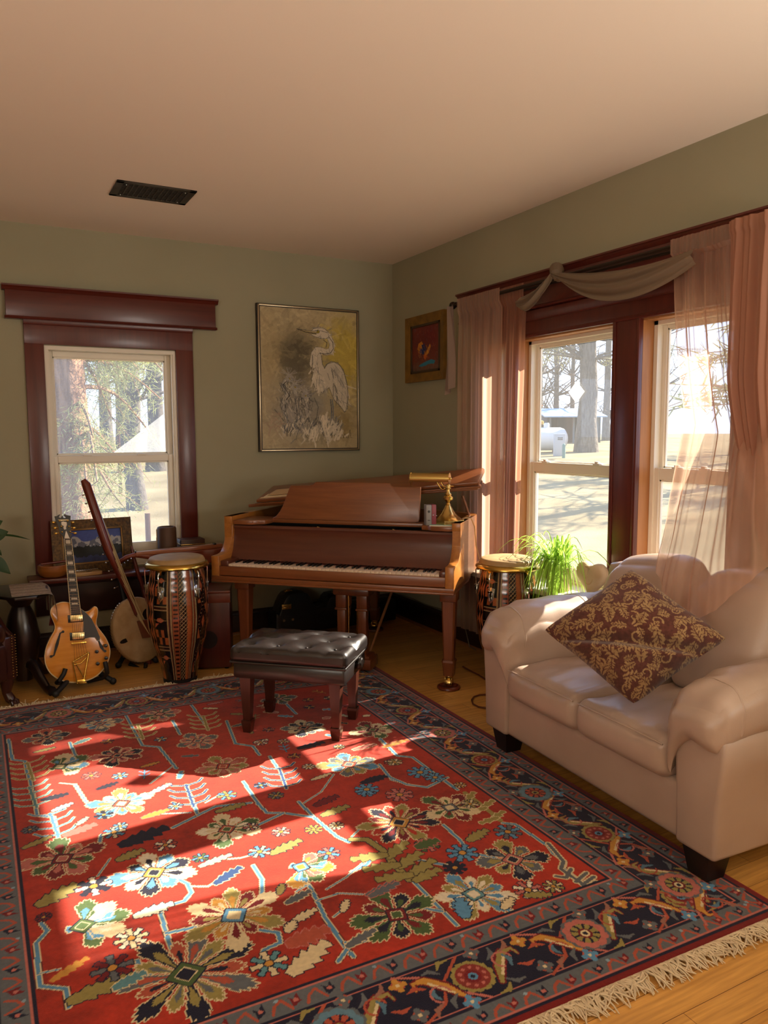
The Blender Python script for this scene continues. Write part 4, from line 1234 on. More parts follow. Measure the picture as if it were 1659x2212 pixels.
b = MB(); b.pillow((0, 0, .412), (.615, .405, .085), .030, 34, (0.0, 0.0, .014), warp=tuft)
cu = build('cushion', b, M_bl, bench, keep=True, smooth=60)
b = MB()
for i in range(-1, 2):
    for j in range(-1, 2):
        b.sph(((i + (.5 if j % 2 else 0)) * .15, j * .9 * .1333, .447), .009, 10, (1, 1, .6))
build('button', b, M_bl, cu, keep=True)
b = MB(); b.box((-.295, -.19, .285), (.295, .19, .372), .02); b.tube([(-.30, -.198, .374), (.30, -.198, .374), (.30, .198, .374), (-.30, .198, .374), (-.30, -.198, .374)], .006, 8)
build('apron', b, M_bl, bench, keep=True)
M_leg = wood('dark_walnut_leg', '#35180f', '#452216', 2, 3, .3, .3)
for x, y in ((-.235, -.145), (.235, -.145), (-.235, .145), (.235, .145)):
    b = MB()
    for z0, z1, w0, w1 in ((.062, .29, .018, .029), (.052, .064, .026, .026), (0, .053, .019, .026)):
        vs = [(x + p * w_, y + q * w_, z) for z, w_ in ((z0, w0), (z1, w1)) for p, q in ((-1, -1), (1, -1), (1, 1), (-1, 1))]
        b.add(vs, [(0, 3, 2, 1), (4, 5, 6, 7), (0, 1, 5, 4), (1, 2, 6, 5), (2, 3, 7, 6), (3, 0, 4, 7)])
    build('leg', b, M_leg, bench, keep=True)
for sx in (-1, 1):
    b = MB(); b.lathe([(0, 0), (.028, 0), (.032, .008), (.032, .022), (.026, .03), (0, .03)], (sx * .295 - (.03 if sx < 0 else 0), 0.02, .345), 20, 0)
    build('knob', b, mat('black_knob', '#14100e', .25), bench, keep=True)
# ================================================================== loveseat (own axes: x to the sitter's left = far end .. near end along -Y, y depth towards the wall)
M_lth = mat('taupe_leather', '#b09a8a', 0.36, spec=0.55, var='#a68f7f', vscale=3, bump=(160, 0.10, 0.003))
SO = Matrix.Translation((-0.945, -2.615, 0)) @ Matrix.Rotation(math.atan2(-1.0, -0.045), 4, 'Z')
# local x runs along the front from far (0) to near (1.40); local y runs back to the wall
sofa = thing('loveseat', 'taupe leather two seat sofa under the curtained window', 'sofa', (-0.945, -2.615, 0), math.atan2(-1.0, -0.045))
SW, SDp = 1.40, 0.84
sb = lambda name, b, m=M_lth, par=None, sm=60: build(name, b, m, par or sofa, smooth=sm, keep=True)
def wr(seed, amp, fx, fy):
    """shallow leather wrinkles"""
    r = random.Random(seed); ph = [r.uniform(0, 6) for _ in range(6)]
    def f(x, y): return amp * (math.sin(fx * x + ph[0] + 2 * math.sin(fy * y + ph[1])) * math.sin(fy * .7 * y + ph[2]) + .5 * math.sin(fx * 2.3 * x + ph[3] + 3 * math.sin(3 * y)))
    return f
# base: front rail and body
b = MB(); b.pillow((SW / 2, .42, .215), (SW - .06, .80, .21), .02, 8)
sb('base', b)
# arms: upright panel plus rolled pad
def arm(xc, inner):
    # inner = +1 when the seat lies towards +x
    prof = [(-.085, .112), (.085, .112), (.092, .30), (.100, .42), (.105, .50), (.07, .56), (-.07, .56), (-.112, .52), (-.104, .42), (-.092, .30)]
    if inner < 0: prof = [(-a, z) for a, z in prof][::-1]
    b = MB()
    b.prism(prof, .0, .82, lambda a, z, c: (xc + a, c, z), .018, 3)
    return sb('arm_panel', b)
W_ = wr(3, .0060, 38, 22)
def pad(xc, inner):
    def warp(x, p):
        # pad leans down to the inside and its front end rolls over the panel
        t = max(0.0, (-p[1] - .45) / .55)
        side = p[0] * inner
        x[2] -= .055 * t ** 2 + (.040 * max(0, side) ** 1.5 if side > 0 else .0)
        x[0] *= 1.0 - .06 * t
        x[2] += W_(x[1] * 1.0, x[0]) * (1 if p[2] > 0 else 0)
        # sides drop lower than the middle of the underside
        if p[2] < -.2: x[2] -= .10 * max(0, side) ** 2 + .025 * abs(p[0])
        return x
    b = MB(); b.pillow((xc + inner * .012, .395, .618), (.262, .86, .165), .075, 22, (.0, .01, .022), warp=warp)
    o = sb('arm_pad', b)
    from mathutils.bvhtree import BVHTree
    bv_ = BVHTree.FromPolygons([Vector(v) for v in b.v], b.f)
    # stitched seams across the pad
    for yy in (.075, .46):
        pts = []
        for t_ in np.linspace(R_(-25), R_(205), 40):
            o_ = Vector((xc + inner * .012 + .5 * math.cos(t_), yy + .015 * math.sin(t_ * 2), .60 + .5 * math.sin(t_)))
            h_ = bv_.ray_cast(o_, Vector((xc + inner * .012, yy, .60)) - o_)
            if h_[0] is not None: pts.append(tuple(h_[0]))
        if len(pts) > 4:
            s_ = MB(); s_.tube(pts, .0030, 6); sb('seam', s_, M_lth, o)
    for yy, dz in ():
        pts = []
        for q in np.linspace(-1, 1, 25):
            xx = xc + inner * .012 + q * .128
            side = q * inner
            zz = .700 - .055 * abs(q) ** 3.2 + .018 * (1 - q * q) - (.048 * max(0, side) ** 1.5)
            if yy < .1: zz -= .004 + .030 * .2
            pts.append((xx, yy + .01 * math.sin(q * 2), zz + .0015))
    return o
arm(.105, 1); arm(SW - .105, -1)
pad(.105, 1); pad(SW - .105, -1)
# seat cushions
for k, (x0, x1) in enumerate(((.225, .698), (.702, 1.175))):
    w2_ = wr(11 + k, .006, 30, 15)
    def warp(x, p, w2_=w2_):
        if p[2] > .2: x[2] += w2_(x[0], x[1]) * .8 - .012 * (1 - p[0] ** 2) * max(0, p[1] + .2)
        if p[1] < -.8: x[1] -= .010 * (1 - p[2] ** 2)
        return x
    b = MB(); b.pillow(((x0 + x1) / 2, .300, .385), (x1 - x0, .64, .155), .045, 24, (.004, .012, .022), warp=warp)
    cu = sb('seat_cushion', b)
    pts = []
    hw = (x1 - x0) / 2 - .012; xm = (x0 + x1) / 2
    for q in np.linspace(-1, 1, 30): pts.append((xm + hw * q, -.030 + .012 * q * q, .447 - .008 * q ** 4 + .003))
    b = MB(); b.tube(pts, .0028, 6); sb('front_seam', b, M_lth, cu)
# back cushions
for k, (x0, x1) in enumerate(((.20, .695), (.705, 1.20))):
    w3_ = wr(21 + k, .005, 18, 9)
    def warp(x, p, w3_=w3_):
        x[1] += (x[2]) * .30
        if p[2] > .5: x[2] += .014 * math.sin(x[0] * 9 + k)
        if p[1] < 0: x[1] += w3_(x[0], x[2]) * .7
        # pull the top corners round
        x[2] -= .05 * abs(p[0]) ** 4 * max(0, p[2])
        return x
    b = MB(); b.pillow(((x0 + x1) / 2, .610, .690), (x1 - x0, .25, .50), .095, 22, (.01, .045, .018), warp=warp)
    sb('back_cushion', b)
b = MB(); b.pillow((SW / 2, .76, .50), (SW - .10, .13, .74), .05, 10, (0, .01, .01)); sb('back_frame', b)
M_foot = mat('black_foot', '#120d0b', 0.4)
for x, y in ((.115, .075), (SW - .115, .075), (.115, .74), (SW - .115, .74)):
    b = MB(); z0 = .0115 if y < .5 else 0
    vs = [(x + p * w_, y + q * w_, z) for z, w_ in ((z0, .040), (.125, .058)) for p, q in ((-1, -1), (1, -1), (1, 1), (-1, 1))]
    b.add(vs, [(0, 3, 2, 1), (4, 5, 6, 7), (0, 1, 5, 4), (1, 2, 6, 5), (2, 3, 7, 6), (3, 0, 4, 7)])
    sb('foot', b, M_foot, sm=20)

# ---- throw pillow, standing on one corner
pc_ = Canvas(-.27, -.27, .27, .27, .0032)
BR, TN = lin('#55322a'), lin('#957852')
pn = vnoise(pc_.h, pc_.w, 3, 4)
pc_.c[:] = np.array(BR) * (.8 + .4 * pn[..., None])
q = random.Random(3)
def acanthus(x, y, a, s_):
    ca, sa = math.cos(a), math.sin(a)
    tr = lambda u, v: (x + (u * ca - v * sa) * s_, y + (u * sa + v * ca) * s_)
    P = []
    for side in (1, -1):
        S = []
        for i in range(5):
            t = i / 5
            wv = (.30 * math.sin(math.pi * (t + .14)) + .05)
            S += [tr(t, side * wv * .45), tr(t + .17, side * wv)]
        P += S if side == 1 else S[::-1]
        if side == 1: P.append(tr(1.05, 0))
    pc_.poly(P, np.array(TN) * q.uniform(.85, 1.1))
    pc_.line([tr(.02, 0), tr(.5, .03), tr(.92, 0)], .0045 * s_ / .07, BR)
    for k in (.25, .45, .65):
        for sd in (1, -1): pc_.line([tr(k, 0), tr(k + .16, sd * .15)], .003 * s_ / .07, BR)
def curl(x, y, a, s_, sg):
    pts = []
    for t in np.linspace(0, 1, 22):
        r = s_ * (1 - t * .8)
        th = a + sg * t * 5.2
        pts.append((x + r * math.cos(th), y + r * math.sin(th)))
    pc_.line(pts, [.008 * (1 - .5 * k / 21) for k in range(22)], TN)
for i in range(-4, 5):
    for j in range(-4, 5):
        bx_, by_ = i * .105 + (.05 if j % 2 else 0), j * .075
        aa = (i * 1.3 + j * 2.1) % 6.28
        acanthus(bx_, by_, aa, .082)
        acanthus(bx_ - .02, by_ + .015, aa + 2.2, .058)
        acanthus(bx_ + .01, by_ - .02, aa - 2.0, .05)
        curl(bx_ + .035, by_ + .03, aa + 1, .026, 1 if (i + j) % 2 else -1)
pc_.c *= (.88 + .24 * vnoise(pc_.h, pc_.w, 1.5, 6))[..., None]
M_pil = mat_attr('woven_jacquard', 0.9, (500, .25, .003), spec=.1, sheen=.2)
PC = np.array(atd(1366, 1373, 2.90)); PC[2] = .760
fw = CAM - PC; fw[2] = 0; fw /= np.linalg.norm(fw)
nrm = fw * math.cos(R_(30)) + np.array((0, 0, 1)) * math.sin(R_(30))       # leaning back
rt = np.cross((0, 0, 1), nrm); rt /= np.linalg.norm(rt)
upv = np.cross(nrm, rt)
pillow = thing('throw_pillow', 'brown and gold leaf patterned throw pillow standing on its corner on the sofa', 'pillow', tuple(PC - np.array((0, 0, .25))))
def pil(side):
    def fn(X, Y):
        a, c = X / .27, Y / .27
        th = np.clip((1 - a ** 2) * (1 - c ** 2), 0, 1) ** .50 * .125
        # pulled-in edges, creased and folded surface
        pin = 1 - .07 * (1 - a ** 2) * np.abs(c) ** 3 ; pin2 = 1 - .07 * (1 - c ** 2) * np.abs(a) ** 3
        cr = -.032 * np.exp(-((a * .75 + c * .65 + .28) / .10) ** 2) + .020 * np.exp(-((a * .75 + c * .65 + .45) / .12) ** 2) - .010 * np.exp(-((a - c * .3 - .05) / .09) ** 2) * (c < .1) + .006 * np.sin(5 * a + 3 * c)
        h = side * (th + (cr * np.clip(th / .03, 0, 1) if side > 0 else 0))
        ca = math.cos(R_(47)); sa = math.sin(R_(47))
        x_, y_ = X * pin2, Y * pin
        rr_ = 1 - .06 * (np.abs(a) * np.abs(c)) ** 5
        u = (x_ * ca - y_ * sa) * .90 * rr_; v = (x_ * sa + y_ * ca) * .71 * rr_
        sag = -.02 * np.exp(-((v + .2) / .12) ** 2)
        return tuple(PC[k] + rt[k] * u + upv[k] * v + nrm[k] * (h + sag) for k in range(3))
    return fn
pc_.mesh('front_cover', pil(1), M_pil, pillow); pc_.mesh('rear_cover', pil(-1), M_pil, pillow)
# ================================================================== curtains, rod, swag
M_sh1 = mat_sheer('sheer_rose', '#e2bca4', .54, .62)
M_sh2 = mat_sheer('sheer_rose_dense', '#c08f78', .06, .5)
M_rod = mat('bronze_rod', '#3b2f27', .35, .8)
rod = thing('curtain_rod', 'dark bronze double curtain rod with ball end above the right window', 'curtain rod', (-.12, -2.3, 2.38))
build('front_rail', MB().tube([(-.108, -1.09, 2.385), (-.108, -3.55, 2.385)], .0115, 12), M_rod, rod)
build('rear_rail', MB().tube([(-.078, -1.11, 2.372), (-.078, -3.55, 2.372)], .008, 10), M_rod, rod)
b = MB(); b.sph((-.108, -1.055, 2.385), .026, 16); b.lathe([(.014, -.012), (.018, -.006), (.018, .006), (.014, .012)], (-.108, -1.085, 2.385), 14, 1); build('finial', b, M_rod, rod)
for y in (-1.125, -2.165, -3.38):
    b = MB(); b.box((-.075, y - .012, 2.355), (-.048, y + .012, 2.405), .003); b.tube([(-.06, y, 2.378), (-.108, y, 2.371)], .006, 8); b.lathe([(.0125, -.008), (.017, -.008), (.017, .008), (.0125, .008)], (-.108, y, 2.385), 14, 1)
    build('bracket', b, M_rod, rod)

def pleat(y, seed, dens):
    r = random.Random(seed); f = [r.uniform(.7, 1.3) for _ in range(4)]; p = [r.uniform(0, 6.28) for _ in range(4)]
    return math.sin(y * dens * f[0] + p[0]) * .5 + math.sin(y * dens * 1.7 * f[1] + p[1]) * .3 + math.sin(y * dens * .45 * f[2] + p[2]) * .45
# left curtain: two layers (pale outer half, denser inner half bunched towards the glass)
cl = thing('curtain', 'rose sheer curtain on the left of the window behind the piano lamp and conga', 'curtain', (-.13, -1.5, .12), group='sheer curtains')
def lcurt(y0t, y1t, y0b, y1b, seed, xo, dens, amp, zb):
    def fn(u, v):
        z = 2.412 - v * (2.412 - zb)
        y = (y0t + (y1t - y0t) * u) * (1 - v) + (y0b + (y1b - y0b) * u) * v
        a = amp * (.45 + .55 * min(1, v * 5)) if v > .01 else amp * .4
        x = xo + a * pleat(u * abs(y1t - y0t), seed, dens) + .004 * math.sin(u * 130 + seed) * math.exp(-v * 14)
        if v < .05: x = xo + (x - xo) * .4 - .022
        return (x, y, z)
    return MB().grid(150, 60, fn)
build('sheer_panel', lcurt(-1.150, -1.620, -1.150, -1.60, 2, -.112, 60, .016, .16), M_sh1, cl)
build('gathered_panel', lcurt(-1.570, -1.815, -1.54, -1.750, 5, -.078, 85, .014, .20), mat_sheer('sheer_rose_double', '#d09a80', .55, .62), cl)
# right curtain: sheer drawn aside, its hem dragged over the sofa back
cr = thing('curtain', 'rose sheer curtain right of the window, its hem pulled over the sofa back', 'curtain', (-.13, -3.2, .8), group='sheer curtains')
hem = [onx(1420, 1225, -.50), onx(1432, 1285, -.55), onx(1462, 1322, -.58), onx(1500, 1338, -.59), onx(1545, 1318, -.58), onx(1600, 1270, -.55), onx(1660, 1225, -.50), onx(1720, 1205, -.47)]
hem = [np.array(h) for h in hem]
def hemp(u):
    t = u * (len(hem) - 1); i = min(int(t), len(hem) - 2); t -= i
    return hem[i] * (1 - t) + hem[i + 1] * t
def rcurt(u, v):
    yt = -2.945 - .42 * u
    top = np.array((-.112, yt, 2.412))
    h = hemp(u ** 1.15)
    s_ = v
    fall = s_ ** 2.2
    z = top[2] + (h[2] - top[2]) * s_
    y = yt + (h[1] - yt) * (fall * .9 + .1 * s_)
    x = top[0] + (h[0] - top[0]) * (max(0, (s_ - .55) / .45) ** 1.15)
    a = .030 * (.45 + .55 * min(1, v * 5)) * (1 - .5 * max(0, (v - .75) / .25))
    x += a * (pleat(u * .46, 7, 75) * .7 + pleat(u * .46, 3, 120) * .4) + .005 * math.sin(u * 120) * math.exp(-v * 14)
    # cross folds where the cloth is dragged
    d = max(0, (v - .80) / .20)
    x += -.012 * d * math.sin(9 * v * 3 + u * 6)
    if v < .05: x = -.112 + (x + .112) * .4 - .022
    return (x, y, z)
build('sheer_panel', MB().grid(260, 90, rcurt), M_sh1, cr)
def rcurt2(u, v):
    yt = -3.285 - .26 * u
    z = 2.412 - v * 1.42
    pinch = np.clip((v - .45) / .55, 0, 1)
    yb = onx(1640, 1180, -.26)[1]
    y = yt + (yb - .02 - .10 * u - yt) * pinch ** 1.5
    x = -.165 - .10 * pinch ** 2 + .026 * (.5 + .5 * min(1, v * 5)) * (1 - .4 * pinch) * pleat(u * .34, 13, 75)
    if v < .03: x -= .010
    return (x, y, z)
build('gathered_panel', MB().grid(120, 70, rcurt2), M_sh2, cr)
# twisted scarf valance wound over the rods
M_sw = mat_sheer('taupe_scarf', '#8c7a66', .05, .35)
sw = thing('scarf_valance', 'taupe scarf swag draped over the rod above the window', 'valance', (-.13, -2.2, 2.2), group=None)
def swag(P0, P1, drop0, w0, w1, dip, seed, xo):
    """hanging cloth between two points: folds run along it"""
    def fn(u, v):
        t = u
        c = np.array(P0) * (1 - t) + np.array(P1) * t
        s_ = math.sin(math.pi * min(1, max(0, t)))
        wd = w0 * (1 - t) + w1 * t + dip * .55 * s_
        q = v - .5
        z = c[2] - dip * (4 * t * (1 - t)) * (.45 + .75 * v) - wd * v * .6
        x = c[0] + xo - .035 * math.sin(v * math.pi) - .014 * math.sin(v * 17 + seed + t * 3) * (.3 + .7 * s_) - .02 * v * s_
        return (x, c[1], z)
    return MB().grid(60, 36, fn)
tie = (-.14, -2.165, 2.40)
build('left_swag', swag((-.15, -1.86, 2.31), (-.15, -2.17, 2.405), 0, .11, .035, .05, 1, -.01), M_sw, sw)
build('right_swag', swag((-.15, -2.165, 2.405), (-.15, -3.12, 2.34), 0, .035, .12, .10, 2, -.01), M_sw, sw)
b = MB(); b.tube([(-.09, -2.13, 2.37), (-.115, -2.14, 2.415), (-.145, -2.16, 2.42), (-.165, -2.18, 2.395), (-.16, -2.19, 2.36)], [.02, .035, .04, .032, .02], 14); build('knot', b, M_sw, sw)
def tail(u, v):
    z = 2.37 - v * .545
    wd = .030 + .055 * min(1, v * 1.6)
    y = -1.085 + .002 + wd * (u - .75)
    return (-.155 + .022 * math.sin(u * 8 + v * 2) - .01 * v, y, z - .05 * (u if v > .9 else u * v))
build('tail', MB().grid(22, 30, tail), mat_sheer('taupe_scarf_tail', '#a08a7c', .03, .4), sw)

# suncatcher on the glass
b = MB(); c = onx(1245, 847, .118)
b.prism([(0, .062), (.066, 0), (0, -.062), (-.066, 0)], .116, .122, lambda a, z, d: (d, c[1] + a, c[2] + z))
tag(build('window_decal', b, mat_leaf('white_vinyl_decal', '#f6f6f2', .75)), 'white diamond shaped decal stuck on the window pane', 'decal')
# ================================================================== spider plant, heart and the rear conga by the right window
pot = thing('spider_plant', 'spider plant with long arching green leaves in a pot on the window sill', 'plant', (-.12, -2.20, .61))
b = MB(); b.lathe([(.0, 0), (.062, 0), (.080, .12), (.086, .122), (.086, .140), (.078, .140), (.074, .125), (0, .12)], (-.12, -2.20, .61), 28)
build('pot', b, mat('stone_pot', '#a58c72', .7), pot)
b = MB(); q = random.Random(4)
def blade(b, base, az, rise, reach, w_, droop, nseg=9):
    L_ = []
    for k in range(nseg):
        t = k / (nseg - 1)
        r = reach * (t ** .8)
        z = rise * math.sin(min(1.0, t * 1.2) * math.pi / 2) - droop * max(0, t - .25) ** 1.7
        L_.append(np.array((base[0] + math.cos(az) * r, base[1] + math.sin(az) * r, base[2] + z)))
    sd_ = np.array((-math.sin(az), math.cos(az), 0))
    vs = []; fs = []
    for k, p in enumerate(L_):
        t = k / (nseg - 1)
        ww = w_ * (1 - t) ** .6 * min(1, .5 + 3 * t) / 2
        vs += [tuple(p - sd_ * ww + np.array((0, 0, .002))), tuple(p), tuple(p + sd_ * ww + np.array((0, 0, .002)))]
    for k in range(nseg - 1):
        a = 3 * k
        fs += [(a, a + 1, a + 4, a + 3), (a + 1, a + 2, a + 5, a + 4)]
    b.add(vs, fs)
for k in range(150):
    az = q.uniform(0, 6.283)
    out_ = max(.12, q.gauss(.24, .09))
    if math.cos(az) > .3: out_ *= .22            # the pane is right behind
    rise = q.uniform(.08, .26)
    blade(b, (-.12 + q.uniform(-.03, .03), -2.20 + q.uniform(-.03, .03), .745), az, rise, out_, q.uniform(.010, .016), q.uniform(.15, .75))
for k in range(90):
    az = q.uniform(1.2, 5.1)
    blade(b, (-.12 + q.uniform(-.03, .02), -2.20 + q.uniform(-.04, .04), .745), az, q.uniform(.03, .14), q.uniform(.10, .19), q.uniform(.011, .016), q.uniform(.35, .62))
build('foliage', b, mat_leaf('spider_leaf', '#a2c84e', .5), pot)

hb = MB(); n = 64
HC = onx(1279, 1252, -.10)
def heart2(t, s_):
    x = 16 * math.sin(t) ** 3; y = 13 * math.cos(t) - 5 * math.cos(2 * t) - 2 * math.cos(3 * t) - math.cos(4 * t)
    return x * s_, y * s_
rings = [(1.0, 0.0), (.97, .018), (.86, .030), (.6, .038), (.3, .040), (.02, .041)]
vs = []; fs = []
for sgn in (1, -1):
    o = len(vs)
    for sc, d in rings:
        for k in range(n):
            x, y = heart2(2 * math.pi * k / n, .0068 * sc)
            # a swirl carved in the face
            dd = d
            vs.append((HC[0] - sgn * dd, HC[1] - x, .705 + y))
    for r in range(len(rings) - 1):
        for k in range(n):
            k2 = (k + 1) % n
            fs.append((o + r * n + k, o + r * n + k2, o + (r + 1) * n + k2, o + (r + 1) * n + k))
hb.add(vs, fs)
zmin = min(v[2] for v in hb.v)
hb.v = [(v[0], v[1], v[2] - zmin + .610) for v in hb.v]
heart = thing('carved_heart', 'pale carved stone heart standing on the sill beside the spider plant', 'ornament', (HC[0], HC[1], .61))
build('body', hb, mat('cream_stone', '#d6bf9c', .7, var='#c9ae88', vscale=14, bump=(50, .2, .004)), heart, smooth=60)
b = MB(); sp = []
for t in np.linspace(0, 1, 40):
    a = 1.2 + t * 5.4; r = .052 * (1 - t) + .008
    sp.append((HC[0] - .041 + .012 * (r / .06) ** 2, HC[1] + math.cos(a) * r, .712 + math.sin(a) * r * 1.1 + .01))
b.tube(sp, [.0055 * (1 - .5 * k / 39) for k in range(40)], 8)
build('spiral', b, mat('cream_stone_relief', '#c4a67c', .7), heart)

# ================================================================== congas
M_chrome = mat('chrome', '#c9c4bc', .16, 1.0)
M_gold = mat('gold_rim', '#c8a452', .2, 1.0)
M_skin = mat('rawhide', '#a88a5c', .6, var='#8f7148', vscale=9)
M_shell = mat_attr('lacquered_marquetry', .18, None, spec=.5, coat=.6)
CP = [(0, .098), (.04, .104), (.10, .116), (.18, .138), (.28, .165), (.36, .180), (.43, .186), (.50, .184), (.58, .176), (.66, .163), (.72, .155)]
def crad(z):
    for i in range(len(CP) - 1):
        if z <= CP[i + 1][0]:
            t = (z - CP[i][0]) / (CP[i + 1][0] - CP[i][0]); t = t * t * (3 - 2 * t) * .5 + t * .5
            return CP[i][1] + (CP[i + 1][1] - CP[i][1]) * t
    return CP[-1][1]
DK, OR, BL, MR, CRM = lin('#1a0d09'), lin('#92502a'), lin('#0b0808'), lin('#3d1410'), lin('#8d7652')
def shell_canvas():
    c = Canvas(-math.pi * .186, 0, math.pi * .186, .72, .003)     # x = arc length at the widest turn
    g = vnoise(c.h, c.w, 5, 3)
    c.c[:] = np.array(DK) * (.8 + .5 * g[..., None])
    def band(a0):          # repeating vertical bands, a0 = angle offset in arc
        R = lambda x0, y0, x1, y1, col: c.rect(a0 + x0, y0, a0 + x1, y1, col)
        # picture column: checkers, lances, waves
        R(-.135, .03, -.045, .72, BL)
        for y in (.52, .27):
            for i in range(4):
                for j in range(2):
                    R(-.13 + i * .021, y + j * .045, -.13 + (i + 1) * .021, y + (j + 1) * .045, OR if (i + j) % 2 else BL)
            for k in range(3): R(-.133, y - .018 - k * .011, -.047, y - .014 - k * .011, CRM if k != 1 else MR)
        for y in (.655, .42, .18):
            c.poly([(a0 - .12, y), (a0 - .105, y + .012), (a0 - .085, y + .016), (a0 - .06, y), (a0 - .085, y - .014), (a0 - .105, y - .010)], lin('#a4553a'))
            c.line([(a0 - .135, y), (a0 - .05, y)], .004, CRM)
            c.poly([(a0 - .135, y - .05), (a0 - .10, y - .02), (a0 - .125, y - .02)], lin('#a4553a'))
        # red stripes and ladder
        R(-.042, .03, -.036, .72, CRM); R(-.033, .03, -.027, .72, MR); R(-.022, .03, -.017, .72, CRM)
        R(-.010, .03, .026, .72, lin('#84452a'))
        y = .04
        while y < .70: R(-.004, y, .020, y + .008, DK); y += .026
        # lattice
        R(.030, .03, .075, .72, DK)
        y = .02
        while y < .72:
            c.line([(a0 + .031, y), (a0 + .074, y + .043)], .0035, CRM); c.line([(a0 + .074, y), (a0 + .031, y + .043)], .0035, CRM); y += .024
        R(.078, .03, .098, .72, OR); 
        for k in range(4): R(.102 + k * .010, .03, .106 + k * .010, .72, CRM if k % 2 else lin('#7a3a22'))
        # zigzag diamonds with dots
        R(.145, .03, .235, .72, DK)
        for y0_ in (.06, .28, .50):
            P = [(a0 + .15, y0_ + .11), (a0 + .19, y0_), (a0 + .23, y0_ + .11), (a0 + .19, y0_ + .22)]
            c.poly([(a0 + .15, y0_ + .01), (a0 + .15, y0_ + .10), (a0 + .18, y0_ + .01)], OR); c.poly([(a0 + .23, y0_ + .22), (a0 + .23, y0_ + .12), (a0 + .20, y0_ + .21)], OR)
            c.line(P, .022, lin('#5d2a1a'), closed=True); c.line(P, .017, BL, closed=True)
            for k in range(4):
                for t in (.1, .3, .5, .7, .9):
                    p, r_ = P[k], P[(k + 1) % 4]
                    c.dot(p[0] + (r_[0] - p[0]) * t, p[1] + (r_[1] - p[1]) * t, .003, CRM)
            c.poly([(a0 + .175, y0_ + .11), (a0 + .19, y0_ + .07), (a0 + .205, y0_ + .11), (a0 + .19, y0_ + .15)], lin('#93492a'))
        # harlequin
        R(.24, .03, .33, .72, lin('#a05a36')); R(-.235, .03, -.145, .72, lin('#a05a36'))
        for k in range(8):
            for m_ in range(4):
                x_, y_ = (.262, .307, -.213, -.168)[m_], .06 + k * .09 + (m_ % 2) * .045
                c.poly([(a0 + x_, y_ - .045), (a0 + x_ + .022, y_), (a0 + x_, y_ + .045), (a0 + x_ - .022, y_)], BL)
    for a0 in (0, -.50 + .0): band(a0)
    c.c *= (.85 + .3 * vnoise(c.h, c.w, 2, 9))[..., None]
    c.rect(-1, 0, 1, .035, BL)
    return c
SHC = shell_canvas()
def conga(x, y, face, label):
    """face = direction (angle) that the ladder band looks towards"""
    t = thing('conga_drum', label, 'drum', (x, y, 0), group='patterned conga drums')
    rad = np.vectorize(crad)
    SHC.mesh('shell', lambda X, Y: (x + rad(Y) * np.cos(face + X / .186), y + rad(Y) * np.sin(face + X / .186), Y), M_shell, t)
    b = MB(); b.lathe([(0, .002), (.096, .002), (.100, .0), (.104, .03), (.098, .035)], (x, y, 0), 40); build('foot_band', b, mat('black_rubber', '#0d0b0a', .6), t)
    b = MB(); b.lathe([(.178, .716), (.186, .716), (.192, .724), (.191, .732), (.184, .742), (.172, .748), (.166, .742), (.176, .726)], (x, y, 0), 56); cr_ = build('crown', b, M_gold, t)
    b = MB(); b.lathe([(.170, .738), (.168, .758), (.160, .772), (.148, .777), (.08, .779), (0, .780)], (x, y, 0), 56); build('skin', b, M_skin, t)
    for k in range(5):
        a = face + R_(-118 + 72 * k) + R_(20)
        ca, sa = math.cos(a), math.sin(a)
        P = lambda r, z, s_=0: (x + r * ca - s_ * sa, y + r * sa + s_ * ca, z)
        b = MB()
        b.prism([(-.022, .722), (.022, .722), (.014, .708), (.008, .690), (-.008, .690), (-.014, .708)], .176, .186, lambda s_, z, r: P(r, z, s_), .002)
        ho = build('hook', b, M_gold, t)
        b = MB(); b.tube([P(.186, .705), P(.196, .69), P(.196, .655), P(crad(.57) + .018, .60), P(crad(.55) + .016, .545)], .0042, 8)
        b.lathe([(0, -.012), (.008, -.012), (.008, .012), (0, .012)], P(crad(.57) + .018, .578), 6); build('tension_rod', b, M_chrome, t)
        b = MB(); r0 = crad(.57)
        b.prism([(-.022, .615), (0, .622), (.022, .615), (.022, .555), (0, .525), (-.022, .555)], r0 - .004, r0 + .006, lambda s_, z, r: P(r + (crad(z) - r0), z, s_), .002)
        b.box(P(r0 + .0, .592, -.008), P(r0 + .026, .602, .008)); build('side_plate', b, M_chrome, t)
    return t
fa = lambda x, y: math.atan2(CAM[1] - y, CAM[0] - x)
conga(-2.005, -.905, fa(-2.0, -.905) - .12, 'tall conga drum with marquetry bands beside the left end of the piano')
conga(-.285, -1.935, fa(-.285, -1.935) - .10, 'conga drum behind the sofa arm at the window')
# ================================================================== archtop guitar on a stand (traced in its own plane, leaning back)
GP = np.array((-2.56, -.815, .055)); GU = np.array((0, .185, 1.0)); GU /= np.linalg.norm(GU)
GR = np.array((1.0, 0.0, 0.0)); GN = np.cross(GR, GU)          # towards the viewer is +GN (0,-1,..)
def g2(x, y):                       # tracing point -> (across, along) in the guitar's plane
    p = onp(60 + x / 5.265, 1080 + y / 5.265, GP, GN) - GP
    return float(p @ GR), float(p @ GU)
def g3(a, l, d):
    return tuple(GP + GR * a + GU * l + GN * d)
T2 = lambda L_: [g2(*p) for p in L_]
guitar = thing('archtop_guitar', 'amber archtop electric guitar with two f-holes and a gold harp tailpiece, on a stand', 'guitar', (-2.56, -.8, .05))
gb = lambda nm, b, m, sm=35, par=None: build(nm, b, m, par or guitar, smooth=sm)
M_gt = wood('flamed_maple', '#c4761a', '#dc9430', 0, 4, .2, .5)
M_gs = mat('maple_sides', '#8a4c12', .3, coat=.4)
M_bind = mat('ivory_binding', '#d0bb8c', .4)
